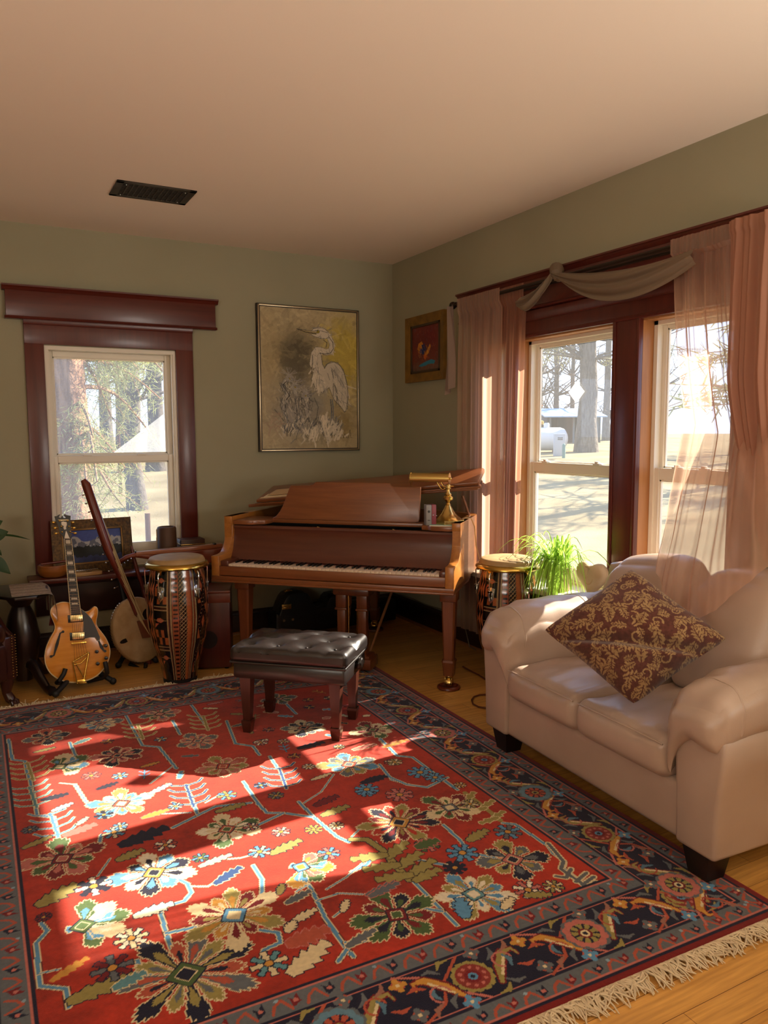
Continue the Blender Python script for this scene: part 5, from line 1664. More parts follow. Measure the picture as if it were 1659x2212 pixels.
M_blk = mat('gloss_black', '#0f0c0b', .25)
M_gold2 = mat('gold_hardware', '#d0a84e', .22, 1.0)
body = [(480, 1165), (400, 1155), (335, 1172), (280, 1205), (255, 1250), (258, 1310), (285, 1370), (308, 1425), (305, 1480), (270, 1540), (222, 1630), (190, 1730), (188, 1830), (215, 1920), (270, 1995), (360, 2052), (480, 2085), (620, 2075), (760, 2030), (860, 1940), (930, 1820), (945, 1700), (905, 1590), (850, 1510), (790, 1440), (778, 1380), (795, 1310), (802, 1250), (785, 1215), (760, 1208), (735, 1225), (705, 1258), (660, 1272), (620, 1258), (595, 1228)]
B2 = T2(body)
def smooth_loop(P, it=2):
    for _ in range(it):
        Q = []
        for i in range(len(P)):
            a, c = np.array(P[i]), np.array(P[(i + 1) % len(P)])
            Q += [tuple(a * .75 + c * .25), tuple(a * .25 + c * .75)]
        P = Q
    return P
B2 = smooth_loop(B2)
gc = np.mean(np.array(B2), 0)
def scale2(P, s_): return [tuple(gc + (np.array(p) - gc) * s_) for p in P]
b = MB(); b.prism(B2, -.055, -.004, lambda a, l, d: g3(a, l, d)); gb('sides', b, M_gs)
b = MB(); b.prism(B2, -.004, .001, lambda a, l, d: g3(a, l, d), .001); gb('binding', b, M_bind)
b = MB(); lev = [(.975, .0015), (.93, .004), (.8, .009), (.55, .014), (.25, .016), (.02, .0165)]
vs = []; fs = []; nb = len(B2)
for s_, d in lev: vs += [g3(p[0], p[1], d) for p in scale2(B2, s_)]
for r in range(len(lev) - 1):
    for k in range(nb): fs.append((r * nb + k, r * nb + (k + 1) % nb, (r + 1) * nb + (k + 1) % nb, (r + 1) * nb + k))
b.add(vs, fs); gb('top', b, M_gt, 60)
def arch(p):
    a = np.array(p); q = 0.0
    return .0175
def slab(nm, P, d0, d1, m, par=None, bev=.0):
    b = MB(); b.prism(P, d0, d1, lambda a, l, d: g3(a, l, d), bev); return gb(nm, b, m, 35, par)
# f-holes
def fhole(C):
    P = T2(C); L_ = []; R2 = []
    for i, p in enumerate(P):
        a = np.array(P[max(i - 1, 0)]); c = np.array(P[min(i + 1, len(P) - 1)]); t = c - a; t /= np.linalg.norm(t); n_ = np.array((-t[1], t[0]))
        w_ = (.0035, .004, .006, .0085, .006, .004, .0035)[i]
        L_.append(tuple(np.array(p) + n_ * w_)); R2.append(tuple(np.array(p) - n_ * w_))
    return L_ + R2[::-1], P
for C, e in (([(395, 1495), (365, 1515), (350, 1570), (330, 1640), (310, 1710), (295, 1765), (265, 1778)], ((398, 1497), (262, 1778))), ([(800, 1590), (808, 1610), (820, 1640), (835, 1670), (850, 1695), (865, 1715), (880, 1718)], ((875, 1718),))):
    P, mid = fhole(C)
    b = MB(); b.prism(P, .012, .0172, lambda a, l, d: g3(a, l, d))
    for q in e:
        c = g2(*q); b.prism([(c[0] + .0075 * math.cos(t), c[1] + .0075 * math.sin(t)) for t in np.linspace(0, 6.283, 13)[:-1]], .010, .0173, lambda a, l, d: g3(a, l, d))
    gb('sound_hole', b, M_blk)
# pickguard
PGd = T2([(600, 1240), (660, 1285), (720, 1350), (770, 1450), (815, 1560), (812, 1590), (785, 1598), (760, 1560), (700, 1560), (650, 1572), (625, 1560), (632, 1400), (618, 1310)])
pg = slab('pickguard', PGd, .019, .0225, mat('dark_tortoise', '#2a211d', .3)); slab('pickguard_edge', [tuple(np.array(np.mean(PGd, 0)) + (np.array(p) - np.mean(PGd, 0)) * 1.03) for p in PGd], .017, .019, M_bind, pg)
# pickups
for (x0, y0, x1, y1), k in (((478, 1305, 618, 1378), 0), ((500, 1503, 638, 1580), 1)):
    P = T2([(x0 - 28, y0 + 6), (x1 + 4, y0 - 8), (x1 + 6, y1 + 4), (x0 - 22, y1 + 18)])
    pk = slab('pickup', P, .015, .021, M_blk, None, .001)
    slab('pickup_cover', T2([(x0, y0 + 6), (x1, y0 - 2), (x1, y1 - 4), (x0 + 4, y1 + 4)]), .021, .030, mat('nickel_gold', '#d9c48c', .25, .9), pk, .001)
br = slab('bridge', T2([(490, 1622), (660, 1604), (664, 1626), (494, 1646)]), .017, .030, M_gold2, None, .001)
# harp shaped tailpiece
b = MB()
for P in ([(505, 1840), (690, 1728)], [(505, 1840), (555, 2080)], [(690, 1728), (635, 2040)], [(540, 1850), (630, 2010)], [(555, 2080), (660, 2070)], [(520, 1870), (600, 1850), (660, 1790)]):
    q = [g2(*p) for p in P]; b.tube([g3(p[0], p[1], .026) for p in q], .0035, 8)
q = [g2(*p) for p in [(556, 2045), (640, 2030), (660, 2068), (560, 2082)]]; b.prism(q, .004, .030, lambda a, l, d: g3(a, l, d), .001)
for t in np.linspace(0.05, .95, 7): 
    p = np.array(g2(505, 1840)) * (1 - t) + np.array(g2(690, 1728)) * t; b.sph(g3(p[0], p[1], .028), .006, 8)
gb('tailpiece', b, M_gold2)
for x, y in ((778, 1722), (880, 1655), (885, 1795), (790, 1858)):
    c = g2(x, y); b = MB(); b.prism([(c[0] + .0105 * math.cos(t), c[1] + .0105 * math.sin(t)) for t in np.linspace(0, 6.283, 17)[:-1]], .012, .030, lambda a, l, d: g3(a, l, d), .002); gb('knob', b, M_blk)
# neck, fretboard, headstock
NK = T2([(410, 445), (490, 445), (600, 1300), (485, 1305)])
nk = slab('neck', T2([(412, 440), (488, 440), (590, 1240), (490, 1245)]), -.012, .018, mat('maple_neck', '#6e3d14', .35))
fb_ = slab('fretboard', NK, .018, .026, mat('ebony_board', '#1a1411', .4), nk)
def fbp(t, s_):
    a = np.array(NK[0]) * (1 - s_) + np.array(NK[1]) * s_; c = np.array(NK[3]) * (1 - s_) + np.array(NK[2]) * s_
    return tuple(a * (1 - t) + c * t)
b = MB()
for s0, s1 in ((-.03, .03), (.97, 1.03)): b.prism([fbp(0, s0), fbp(0, s1), fbp(1, s1), fbp(1, s0)], .018, .0265, lambda a, l, d: g3(a, l, d))
gb('fretboard_binding', b, M_bind, 35, nk)
sc = .835
fr = [(1 - 2 ** (-k / 12)) / sc / .86 for k in range(0, 22)]
for k in range(1, 22):
    if fr[k] < .99:
        b = MB(); b.tube([g3(*fbp(fr[k], .02), .027), g3(*fbp(fr[k], .98), .027)], .0016, 6); gb('fret', b, mat('fret_wire', '#b8ad98', .3, 1.0) if k == 1 else bpy.data.materials['fret_wire'], 35, fb_)
M_pearl = mat('pearl', '#cfc4b0', .2)
for k in (1, 3, 5, 7, 9, 12, 15, 17):
    t0, t1 = fr[k - 1], fr[k]; m0 = t0 + (t1 - t0) * .2; m1 = t0 + (t1 - t0) * .82
    if m1 < 1: slab('inlay', [fbp(m0, .18), fbp(m0, .82), fbp(m1, .82), fbp(m1, .18)], .026, .0272, M_pearl, fb_)
HD = T2([(412, 450), (405, 425), (385, 400), (362, 380), (345, 300), (318, 240), (303, 188), (330, 185), (350, 170), (372, 165), (355, 185), (352, 200), (372, 208), (385, 185), (395, 180), (402, 205), (425, 208), (432, 198), (405, 172), (420, 162), (440, 175), (486, 182), (482, 250), (488, 300), (484, 370), (500, 395), (490, 425), (490, 450)])
hd = slab('headstock', HD, -.004, .014, M_blk)
slab('headstock_inlay', T2([(432, 350), (445, 375), (470, 430), (488, 448), (412, 448), (420, 410)]), .014, .0152, M_pearl, hd)
slab('headstock_inlay', T2([(378, 255), (400, 248), (440, 255), (442, 285), (432, 310), (435, 335), (412, 340), (402, 320), (408, 300), (382, 285)]), .014, .0152, M_pearl, hd)
b = MB(); P = T2([(340, 225), (365, 245), (470, 232), (455, 222)]); b.prism(P, .014, .015, lambda a, l, d: g3(a, l, d)); gb('nameplate', b, M_bind, 35, hd)
for x, y, sx in ((358, 240, -1), (378, 303, -1), (388, 366, -1), (452, 240, 1), (465, 303, 1), (478, 363, 1)):
    c = g2(x, y); b = MB(); b.sph(g3(c[0], c[1], .017), .006, 10)
    e = g2(x + sx * 62 - (4 if sx < 0 else 0), y + 16); b.tube([g3(c[0], c[1], .0), g3(e[0], e[1], .0)], .0025, 6); b.sph(g3(e[0], e[1], .0), .009, 10, (1.2, .6, .8)); gb('tuning_peg', b, M_gold2, 35, hd)
for s_ in np.linspace(.12, .88, 6):
    p0 = fbp(-.01, s_); p1 = fbp(.98, s_); p2 = np.array(g2(505, 1840)) * (1 - s_) + np.array(g2(690, 1728)) * s_; pb_ = np.array(g2(500, 1632)) * (1 - s_) + np.array(g2(655, 1614)) * s_
    b = MB(); b.tube([g3(*p0, .029), g3(*pb_, .034), g3(*p2, .030)], .0006, 4); gb('string', b, M_chrome)

M_std = mat('black_stand_foam', '#0c0a0a', .6)
def stand(label, root, yoke, feet, top):
    s_ = thing('instrument_stand', label, 'stand', root, group='instrument stands')
    b = MB(); b.tube(top, .014, 10); build('post', b, M_std, s_)
    for y in yoke: b = MB(); b.tube(y, .0135, 10); build('cradle_arm', b, M_std, s_)
    for f in feet: b = MB(); b.tube(f, .016, 10); b.sph(f[-1], .021, 12); build('leg', b, M_std, s_)
gx, gy = -2.55, -.80
A1 = [g3(*g2(420, 1912), .045), g3(*g2(400, 1970), .05), g3(*g2(355, 2040), .045), g3(*g2(330, 2075), .01), g3(*g2(400, 2090), -.06)]
A2 = [g3(*g2(868, 1835), .04), g3(*g2(880, 1900), .05), g3(*g2(895, 1960), .03), g3(*g2(860, 2030), -.04), g3(*g2(700, 2080), -.08)]
stand('black foam covered stand holding the amber guitar', (-2.55, -.7, 0), [A1, A2],
      [[(-2.55, -.68, .16), (-2.62, -.78, .08), (-2.715, -.87, .022)], [(-2.55, -.68, .16), (-2.48, -.74, .09), (-2.385, -.79, .022)], [(-2.55, -.68, .16), (-2.55, -.55, .022)]],
      [(-2.55, -.70, .10), (-2.55, -.66, .30), (-2.56, -.60, .62), (-2.58, -.58, .86)])

# ================================================================== kora (calabash harp-lute)
KY = -.42
KC = np.array((-2.155, KY - .02, .235))
kn = np.array((.34, -.90, .22)); kn /= np.linalg.norm(kn)           # skin looks to the front right and a little up
k0, k1 = np.array(ony(282, 1330, KY - .12)), np.array(ony(184, 1040, KY + .02))
kax = (k1 - k0) / np.linalg.norm(k1 - k0)
ku = kax - kn * (kax @ kn); ku /= np.linalg.norm(ku); kr = np.cross(ku, kn)
kora = thing('kora', 'calabash kora with long red brown neck leaning before the left window', 'kora', (-2.16, KY, 0.03))
def kp(a, l, d): return tuple(KC + kr * a + ku * l + kn * d)
M_gourd = mat('calabash', '#a8672a', .45, var='#8a4f1e', vscale=8)
M_hide = mat('goat_skin', '#c2a67e', .7, var='#a98a5e', vscale=11)
M_kn = wood('kora_neck_wood', '#5a1d10', '#6f2a17', 2, 3, .35, .2)
KRx, KRy = .185, .215
b = MB(); vs = []; fs = []
nr, ns = 12, 40
for i in range(nr):
    t = i / (nr - 1) * math.pi / 2
    for k in range(ns):
        a = 2 * math.pi * k / ns
        vs.append(kp(KRx * math.cos(t) * math.cos(a), KRy * math.cos(t) * math.sin(a), -.15 * math.sin(t)))
for i in range(nr - 1):
    for k in range(ns): fs.append((i * ns + k, i * ns + (k + 1) % ns, (i + 1) * ns + (k + 1) % ns, (i + 1) * ns + k))
b.add(vs, fs); build('gourd', b, M_gourd, kora, smooth=70)
b = MB(); vs = [kp(KRx * s_ * math.cos(a), KRy * s_ * math.sin(a), d) for s_, d in ((1.004, -.035), (1.012, 0), (.97, .008), (.6, .013), (.02, .015)) for a in np.linspace(0, 2 * math.pi, ns + 1)[:-1]]
fs = [(r * ns + k, r * ns + (k + 1) % ns, (r + 1) * ns + (k + 1) % ns, (r + 1) * ns + k) for r in range(4) for k in range(ns)]
b.add(vs, fs); build('skin', b, M_hide, kora, smooth=60)
b = MB()
for k in range(46):
    a = R_(110) + R_(240) * k / 45; b.sph(kp(KRx * 1.012 * math.cos(a), KRy * 1.012 * math.sin(a), -.028), .0055, 8)
build('stud', b, M_chrome, kora)
b = MB(); b.prism([(.058 * math.cos(t), .058 * math.sin(t)) for t in np.linspace(0, 6.283, 25)[:-1]], .004, .0145, lambda a, l, d: kp(a * .8 + .085, l + .055, d)); build('sound_hole', b, mat('dark_cavity', '#1c0d08', .9), kora)
b = MB(); b.prism([(.034 * math.cos(t), .014 * math.sin(t)) for t in np.linspace(0, 6.283, 17)[:-1]], -.02, .0125, lambda a, l, d: kp(a - .130, l - .03, d)); build('hand_hole', b, bpy.data.materials['dark_cavity'], kora)
neck = [KC + ku * -.24 + kn * -.03, KC + ku * .20 + kn * .0, np.array(k1) - kax * .5, np.array(k1) - kax * .03, np.array(k1)]
b = MB(); b.tube([KC + ku * -.245 + kn * -.02, KC + ku * .215 + kn * .004], .017, 12); b.tube([KC + ku * .10 + kn * .02, KC + ku * .25 + kn * .02, np.array(k1) - kax * .45, np.array(k1) - kax * .02, np.array(k1) + np.array((-.012, 0, .012))], [.012, .023, .029, .028, .016], 14)
build('neck', b, M_kn, kora)
b = MB(); b.tube([kp(.10, .235, .03), kp(.10, -.10, .022)], .009, 8); build('hand_post', b, M_kn, kora)
b = MB(); b.box((-.012, -.06, .015), (.012, .06, .14), .003); b.v = [kp(v[0], v[1], v[2]) for v in b.v]; build('bridge', b, M_kn, kora)
axN = [np.array(k1) - kax * t for t in np.linspace(.08, .70, 12)]
side = -kr
for k, p in enumerate(axN):
    b = MB(); b.tube([p + side * .016, p + side * .040], .0032, 6); b.sph(tuple(p + side * .043), .0075, 8, (1, 1, .7)); build('tuning_peg', b, M_chrome, kora)
for k, p in enumerate(axN):
    for sgn in (-1, 1):
        if sgn > 0 and k % 2: continue
        b = MB(); b.tube([tuple(p + kn * .022 + kr * .012), kp(sgn * .010, .04 - .09 * k / 11, .06 + .06 * k / 11)], .0011, 4)
        build('string', b, M_bind, kora)
stand('black foam covered cradle under the kora body', (-2.20, -.40, 0), [[kp(-.10, -.20, -.08), kp(-.085, -.245, .0), kp(-.07, -.25, .035), kp(-.06, -.215, .05)], [kp(.10, -.20, -.08), kp(.085, -.245, .0), kp(.07, -.25, .035), kp(.06, -.215, .05)]],
      [[(-2.19, -.33, .12), (-2.30, -.46, .02)], [(-2.19, -.33, .12), (-2.06, -.46, .02)], [(-2.19, -.33, .12), (-2.21, -.20, .02)]], [(-2.19, -.36, .05), (-2.20, -.30, .30), (-2.24, -.24, .55)])

# ================================================================== things on the left sill
SZ = .580
bowl = thing('wooden_bowl', 'orange brown turned wooden bowl at the left end of the window sill', 'bowl', (-2.635, -.115, SZ))
b = MB(); b.lathe([(0, .0), (.060, .0), (.082, .012), (.096, .045), (.094, .078), (.088, .082), (.084, .075), (.07, .02), (0, .015)], (-2.635, -.115, SZ), 36)
build('body', b, mat('turned_wood', '#8a4e1c', .4, var='#a3622a', vscale=7, stretch=(1, 1, 5)), bowl)
b = MB(); b.tube([(-2.71, -.13, SZ + .090), (-2.53, -.10, SZ + .096)], .008, 10); tag(build('wooden_flute', b, M_kn), 'thin dark wooden flute laid across the bowl', 'flute')
# framed mountain lake picture leaning against the sash
pic = thing('framed_landscape', 'small framed painting of a snowy mountain lake leaning on the window', 'picture', (-2.36, -.06, SZ))
F = Matrix.Translation((-2.372, -.085, SZ)) @ Matrix.Rotation(R_(3), 4, 'Z') @ Matrix.Rotation(R_(-9), 4, 'X')
M_fr1 = mat('carved_gilt_bronze', '#3c2a16', .5, .4, var='#6a4c22', vscale=60, bump=(70, .5, .006)); M_fr2 = mat('gilt_liner', '#6e5128', .4, .6)
fwid, fh = .52, .365
b = MB(); b.M = F
mw = .062
for P in (((-fwid / 2, 0), (fwid / 2, 0), (fwid / 2 - mw, mw), (-fwid / 2 + mw, mw)), ((fwid / 2, 0), (fwid / 2, fh), (fwid / 2 - mw, fh - mw), (fwid / 2 - mw, mw)), ((fwid / 2, fh), (-fwid / 2, fh), (-fwid / 2 + mw, fh - mw), (fwid / 2 - mw, fh - mw)), ((-fwid / 2, fh), (-fwid / 2, 0), (-fwid / 2 + mw, mw), (-fwid / 2 + mw, fh - mw))):
    b.add([(P[0][0], -.012, P[0][1]), (P[1][0], -.012, P[1][1]), (P[2][0], -.022, P[2][1]), (P[3][0], -.022, P[3][1]), (P[0][0], .012, P[0][1]), (P[1][0], .012, P[1][1]), (P[2][0], .010, P[2][1]), (P[3][0], .010, P[3][1])], [(0, 1, 2, 3), (0, 4, 5, 1), (2, 6, 7, 3), (4, 7, 6, 5), (1, 5, 6, 2), (0, 3, 7, 4)])
build('frame', b, M_fr1, pic)
b = MB(); b.M = F; e = mw
for lo, hi in (((-fwid / 2 + e - .002, e - .002), (fwid / 2 - e + .002, e + .012)), ((-fwid / 2 + e - .002, fh - e - .012), (fwid / 2 - e + .002, fh - e + .002)), ((-fwid / 2 + e - .002, e), (-fwid / 2 + e + .012, fh - e)), ((fwid / 2 - e - .012, e), (fwid / 2 - e + .002, fh - e))): b.box((lo[0], -.018, lo[1]), (hi[0], .0, hi[1]), .003)
build('liner', b, M_fr2, pic)
mc = Canvas(-fwid / 2 + mw, mw, fwid / 2 - mw, fh - mw, .003)
nz = vnoise(mc.h, mc.w, 18, 2) * .6 + vnoise(mc.h, mc.w, 4, 5) * .4
yy = ((mc.Y - mw) / (fh - 2 * mw))[:, None]; xx = ((mc.X - mc.x0) / (fwid - 2 * mw))[None, :]
skyc = np.array(lin('#3a4a8c')) * (.8 + .5 * nz[..., None]); mc.c[:] = skyc
ridge = .62 + .16 * np.exp(-((xx - .22) / .10) ** 2) + .22 * np.exp(-((xx - .68) / .13) ** 2) + .10 * np.exp(-((xx - .9) / .1) ** 2) + .06 * (vnoise(1, mc.w, 6, 7) - .5)
mt = (yy < ridge) & (yy > .36)
snow = nz + .4 * (vnoise(mc.h, mc.w, 7, 11) - .5) > .48
mc.c[mt] = np.array(lin('#5d6272')); mc.c[mt & snow] = np.array(lin('#a8a8ac'))
tree = (yy < .46 + .05 * vnoise(1, mc.w, 2.5, 13) + .03 * vnoise(1, mc.w, 9, 4)) & (yy > .30)
mc.c[np.broadcast_to(tree, mc.c.shape[:2])] = np.array(lin('#10140f'))
wt = yy < .31
wm = np.broadcast_to(wt, mc.c.shape[:2]); mc.c[wm] = (np.array(lin('#2c3560')) * (.5 + .9 * nz[..., None]))[wm]
dk = np.broadcast_to(yy < .31, mc.c.shape[:2]) & (yy > .18 + .1 * vnoise(1, mc.w, 5, 3)); mc.c[dk] = np.array(lin('#12161a'))
Fa = np.array(F)
mc.mesh('canvas', lambda X, Y: tuple(Fa[i, 0] * X + Fa[i, 1] * -.004 + Fa[i, 2] * Y + Fa[i, 3] for i in range(3)), mat_attr('oil_paint_small', .5, None), pic)
# kalimba lying before the picture
kl = thing('kalimba', 'small pale kalimba thumb piano on the sill before the mountain picture', 'kalimba', (-2.44, -.165, SZ))
KM = Matrix.Translation((-2.425, -.155, SZ)) @ Matrix.Rotation(R_(6), 4, 'Z')
b = MB(); b.M = KM; b.prism([(-.085, -.04), (-.07, -.048), (.07, -.048), (.085, -.04), (.078, .045), (-.078, .045)], 0, .024, lambda x, y, c: (x, y, c), .004); build('board', b, wood('pale_board', '#a9824f', '#bd965f', 0, 3, .5), kl)
b = MB(); b.M = KM; b.tube([(-.07, .02, .030), (.07, .02, .030)], .004, 6); build('bridge_bar', b, M_chrome, kl)
for k in range(9):
    x = -.056 + k * .014; b = MB(); b.M = KM; b.tube([(x, .035, .028), (x, .02, .036), (x, -.012 - .012 * (1 - abs(k - 4) / 4), .034)], .002, 6); build('tine', b, M_chrome, kl)
b = MB(); b.M = KM; b.prism([(.018 * math.cos(t), .009 * math.sin(t) - .032) for t in np.linspace(0, 6.283, 17)[:-1]], .0235, .0248, lambda x, y, c: (x, y, c)); build('sound_hole', b, bpy.data.materials['dark_cavity'], kl)
# log drum, tacked box, card
ld = thing('log_drum', 'hollowed log drum standing at the right end of the left window sill', 'drum', (-1.905, -.10, SZ))
b = MB(); b.lathe([(.066, 0), (.068, .02), (.066, .275), (.061, .285), (.052, .287), (.050, .20), (0, .20)], (-1.885, -.105, SZ), 28); build('body', b, wood('log_wood', '#3d2413', '#55351c', 2, 4, .6, .0), ld)
b = MB(); a0 = R_(168)
b.prism([(-.014, .02), (.014, .02), (.014, .27), (-.014, .27)], .060, .0715, lambda s_, z, r: (-1.885 + r * math.cos(a0) - s_ * math.sin(a0), -.105 + r * math.sin(a0) + s_ * math.cos(a0), SZ + z), .002); build('tongue', b, wood('pale_tongue', '#b39a72', '#c7af86', 2, 3, .6), ld)
b = MB(); b.prism([(-.010, .12), (.010, .12), (.010, .21), (-.010, .21)], .066, .0735, lambda s_, z, r: (-1.885 + r * math.cos(a0) - s_ * math.sin(a0), -.105 + r * math.sin(a0) + s_ * math.cos(a0), SZ + z), .003); build('slot', b, M_blk, ld)
tb = thing('keepsake_box', 'dark wooden box with a line of brass tacks beside the log drum', 'box', (-1.715, -.10, SZ))
b = MB(); b.box((-1.800, -.165, SZ), (-1.630, -.035, SZ + .19), .005); build('body', b, wood('box_wood', '#33190e', '#452414', 0, 4, .5), tb)
b = MB(); b.box((-1.803, -.168, SZ + .150), (-1.627, -.033, SZ + .158), .002)
for k in range(14): b.sph((-1.795 + k * .0125, -.169, SZ + .138), .0036, 8)
build('tack_band', b, M_brass, tb)
b = MB(); b.box((-1.735, -.190, SZ), (-1.665, -.178, SZ + .135), .001); tag(build('wooden_tag', b, mat('ochre_card', '#a97233', .6)), 'small ochre wooden card leaning on the tacked box', 'card')
bo = thing('bow', 'dark curved musical bow leaning against the sill beside the mountain picture', 'bow', (-2.08, -.22, 0))
b = MB(); P = [ony(284, 1180, -.20), ony(289, 1205, -.215), ony(297, 1235, -.225), ony(309, 1270, -.23), ony(322, 1330, -.24), ony(330, 1395, -.25)]; P[-1] = np.array((P[-1][0], -.26, .004)); b.tube([tuple(p) for p in P], [.008, .012, .014, .014, .012, .009], 10); build('stick', b, M_kn, bo)
b = MB(); b.tube([tuple(np.array(P[0]) + (.008, 0, 0)), tuple(np.array(P[-1]) + (.02, 0, .01))], .001, 4); build('string', b, M_bind, bo)

# ================================================================== dulcimer lying behind the conga, crate drum, hidden stool under it
st = thing('stool', 'dark low wooden stool behind the tall conga carrying the dulcimer', 'stool', (-1.83, -.33, 0))
b = MB(); b.box((-1.99, -.46, .595), (-1.67, -.20, .625), .006); build('seat', b, M_leg, st)
for x in (-1.97, -1.69):
    for y in (-.44, -.22): build('leg', MB().box((x - .018, y - .018, 0), (x + .018, y + .018, .596), .003), M_leg, st)
du = thing('dulcimer', 'long reddish mountain dulcimer lying level behind the tall conga', 'dulcimer', (-1.85, -.46, .625))
DM = Matrix.Translation((-1.84, -.35, .664)) @ Matrix.Rotation(R_(-2.0), 4, 'Y') @ Matrix.Rotation(R_(-4), 4, 'Z')
M_dul = wood('dulcimer_wood', '#6b2b18', '#823a20', 0, 3, .35, .2)
b = MB(); b.M = DM
P = []
for t in np.linspace(0, 1, 26):
    w_ = .055 + .035 * math.sin(t * math.pi * 2 - 1.2) ** 2 * math.sin(math.pi * t)
    P.append((-.16 + t * .44, w_))
P = P + [(x, -y) for x, y in P[::-1]]
b.prism(P, -.035, .055, lambda x, y, c: (x, y, c), .003); build('body', b, M_dul, du)
b = MB(); b.M = DM; b.box((-.30, -.018, .055), (.28, .018, .082), .003); build('fretboard', b, wood('fretboard_wood', '#8a5030', '#9c6040', 0, 3, .35), du)
b = MB(); b.M = DM; b.tube([(-.16, 0, .03), (-.30, 0, .062), (-.36, 0, .052), (-.415, 0, .022), (-.425, 0, .0)], [.022, .018, .016, .015, .01], 10); build('scroll_head', b, M_dul, du)
for k in range(4):
    b = MB(); b.M = DM; x = -.335 - .022 * k; b.tube([(x, -.045, .045 - .012 * k), (x, .045, .045 - .012 * k)], .003, 6); b.sph((x, -.045, .045 - .012 * k), .007, 8); build('tuning_peg', b, M_chrome, du)
for y in (-.008, 0, .008):
    b = MB(); b.M = DM; b.tube([(-.31, y, .086), (.27, y, .086)], .0007, 4); build('string', b, M_chrome, du)
b = MB(); b.M = DM; b.box((.215, -.022, .082), (.235, .022, .090), .002); b.box((-.305, -.02, .080), (-.298, .02, .090), .001); build('bridge', b, M_blk, du)
cj = thing('cajon', 'dark red wooden box drum with round hole behind the tall conga', 'drum', (-1.76, -.72, 0))
CM = Matrix.Translation((-1.745, -.66, 0)) @ Matrix.Rotation(R_(-20), 4, 'Z')
M_cj = wood('dark_red_veneer', '#3a0f08', '#4c180d', 2, 3, .35, .25)
b = MB(); b.M = CM; b.box((-.14, -.14, .012), (.14, .14, .50), .008); build('body', b, M_cj, cj)
b = MB(); b.M = CM; b.box((-.145, -.145, .500), (.145, .145, .518), .004); b.box((-.144, -.1445, .44), (.144, -.139, .50), .001); build('seat', b, wood('cajon_seat', '#5a2412', '#6c3018', 0, 3, .35, .2), cj)
b = MB(); b.M = CM; b.lathe([(0, -.004), (.058, -.004), (.058, .004), (0, .004)], (.0, -.139, .20), 32, 1); build('sound_hole', b, bpy.data.materials['dark_cavity'], cj)
for x in (-.11, .11):
    for y in (-.11, .11): b = MB(); b.M = CM; b.lathe([(0, 0), (.014, 0), (.016, .014), (0, .014)], (x, y, 0), 12); build('foot', b, M_blk, cj)

# ================================================================== side table, striped cloth, plant, armchair at the left edge
tbl = thing('side_table', 'dark pedestal side table at the left edge under a striped cloth', 'table', (-2.93, -.60, 0))
M_tb = wood('ebonised_wood', '#160d0a', '#22140e', 0, 3, .3, .3)
b = MB(); b.prism([(-2.90, -.80), (-2.785, -.80), (-2.715, -.72), (-2.70, -.46), (-2.76, -.34), (-3.24, -.34)], .572, .592, lambda x, y, c: (x, y, c), .006); build('table_top', b, M_tb, tbl)
b = MB(); b.lathe([(0, .05), (.05, .05), (.06, .10), (.085, .20), (.10, .32), (.075, .44), (.05, .50), (.09, .56), (.12, .572), (0, .573)], (-2.86, -.58, 0), 24); build('column', b, M_tb, tbl)
for a in (R_(-62), R_(60), R_(180)):
    ca, sa = math.cos(a), math.sin(a)
    b = MB(); b.tube([(-2.86 + ca * r, -.58 + sa * r, z) for r, z in ((.03, .16), (.10, .15), (.17, .08), (.23, .032), (.28, .025))], [.03, .03, .026, .022, .026], 10, flat=1.2); build('leg', b, M_tb, tbl)
tc_ = Canvas(-.24, .265, .24, .62, .003)
for i, x in enumerate(np.arange(-.24, .24, .003)):
    m_ = (x * 1000 + 500) % 104
    col = '#b5a488' if m_ < 34 else '#6a2c26' if m_ < 48 else '#a8977a' if m_ < 78 else '#3a3c48' if m_ < 84 else '#a8977a' if m_ < 92 else '#6e2d28'
    tc_.rect(x, 0, x + .006, .62, lin(col))
tc_.c *= (.8 + .4 * vnoise(tc_.h, tc_.w, 2, 4))[..., None]
def clothf(X, Y):
    # Y runs along the table towards its right edge and then down over it
    over = np.clip(Y - .44, 0, None)
    wx = -3.20 + np.minimum(Y, .44) * 1.085 + .030 * np.sin(np.clip(over / .02, 0, 1) * 1.57)
    wz = .5955 - over * .95 + .003 * np.sin(X * 30 + Y * 8) * (over > 0)
    wx = wx + np.where(over > 0, .016 * np.sin(X * 22) * np.clip(over / .1, 0, 1), 0)
    return wx, -.58 + X * .85, wz
cl_ = tc_.mesh('table_cloth', clothf, mat_attr('woven_stripes', .9, (300, .3, .003), spec=.1)); tag(cl_, 'cream and maroon striped cloth draped over the side table edge', 'cloth')
b = MB(); b.tube([(-2.70, -.62, .47), (-2.698, -.62, .44)], .008, 8)
for k in range(10):
    a = k / 10 * 6.283; b.tube([(-2.698, -.62, .445), (-2.698 + .014 * math.cos(a), -.62 + .014 * math.sin(a), .37)], .003, 5)
build('tassel', b, mat('red_tassel', '#5c1216', .9), cl_)
pp = thing('house_plant', 'dark green broad leaved potted plant cut off by the left edge of the photo', 'plant', (-3.11, -.43, .592))
b = MB(); b.lathe([(0, 0), (.05, 0), (.068, .14), (.074, .15), (.066, .15), (.06, .12), (0, .12)], (-3.11, -.43, .592), 24); build('pot', b, mat('glazed_pot', '#3a2c24', .3), pp)
M_lf = mat_leaf('dark_leaf', '#2f4a22', .25)
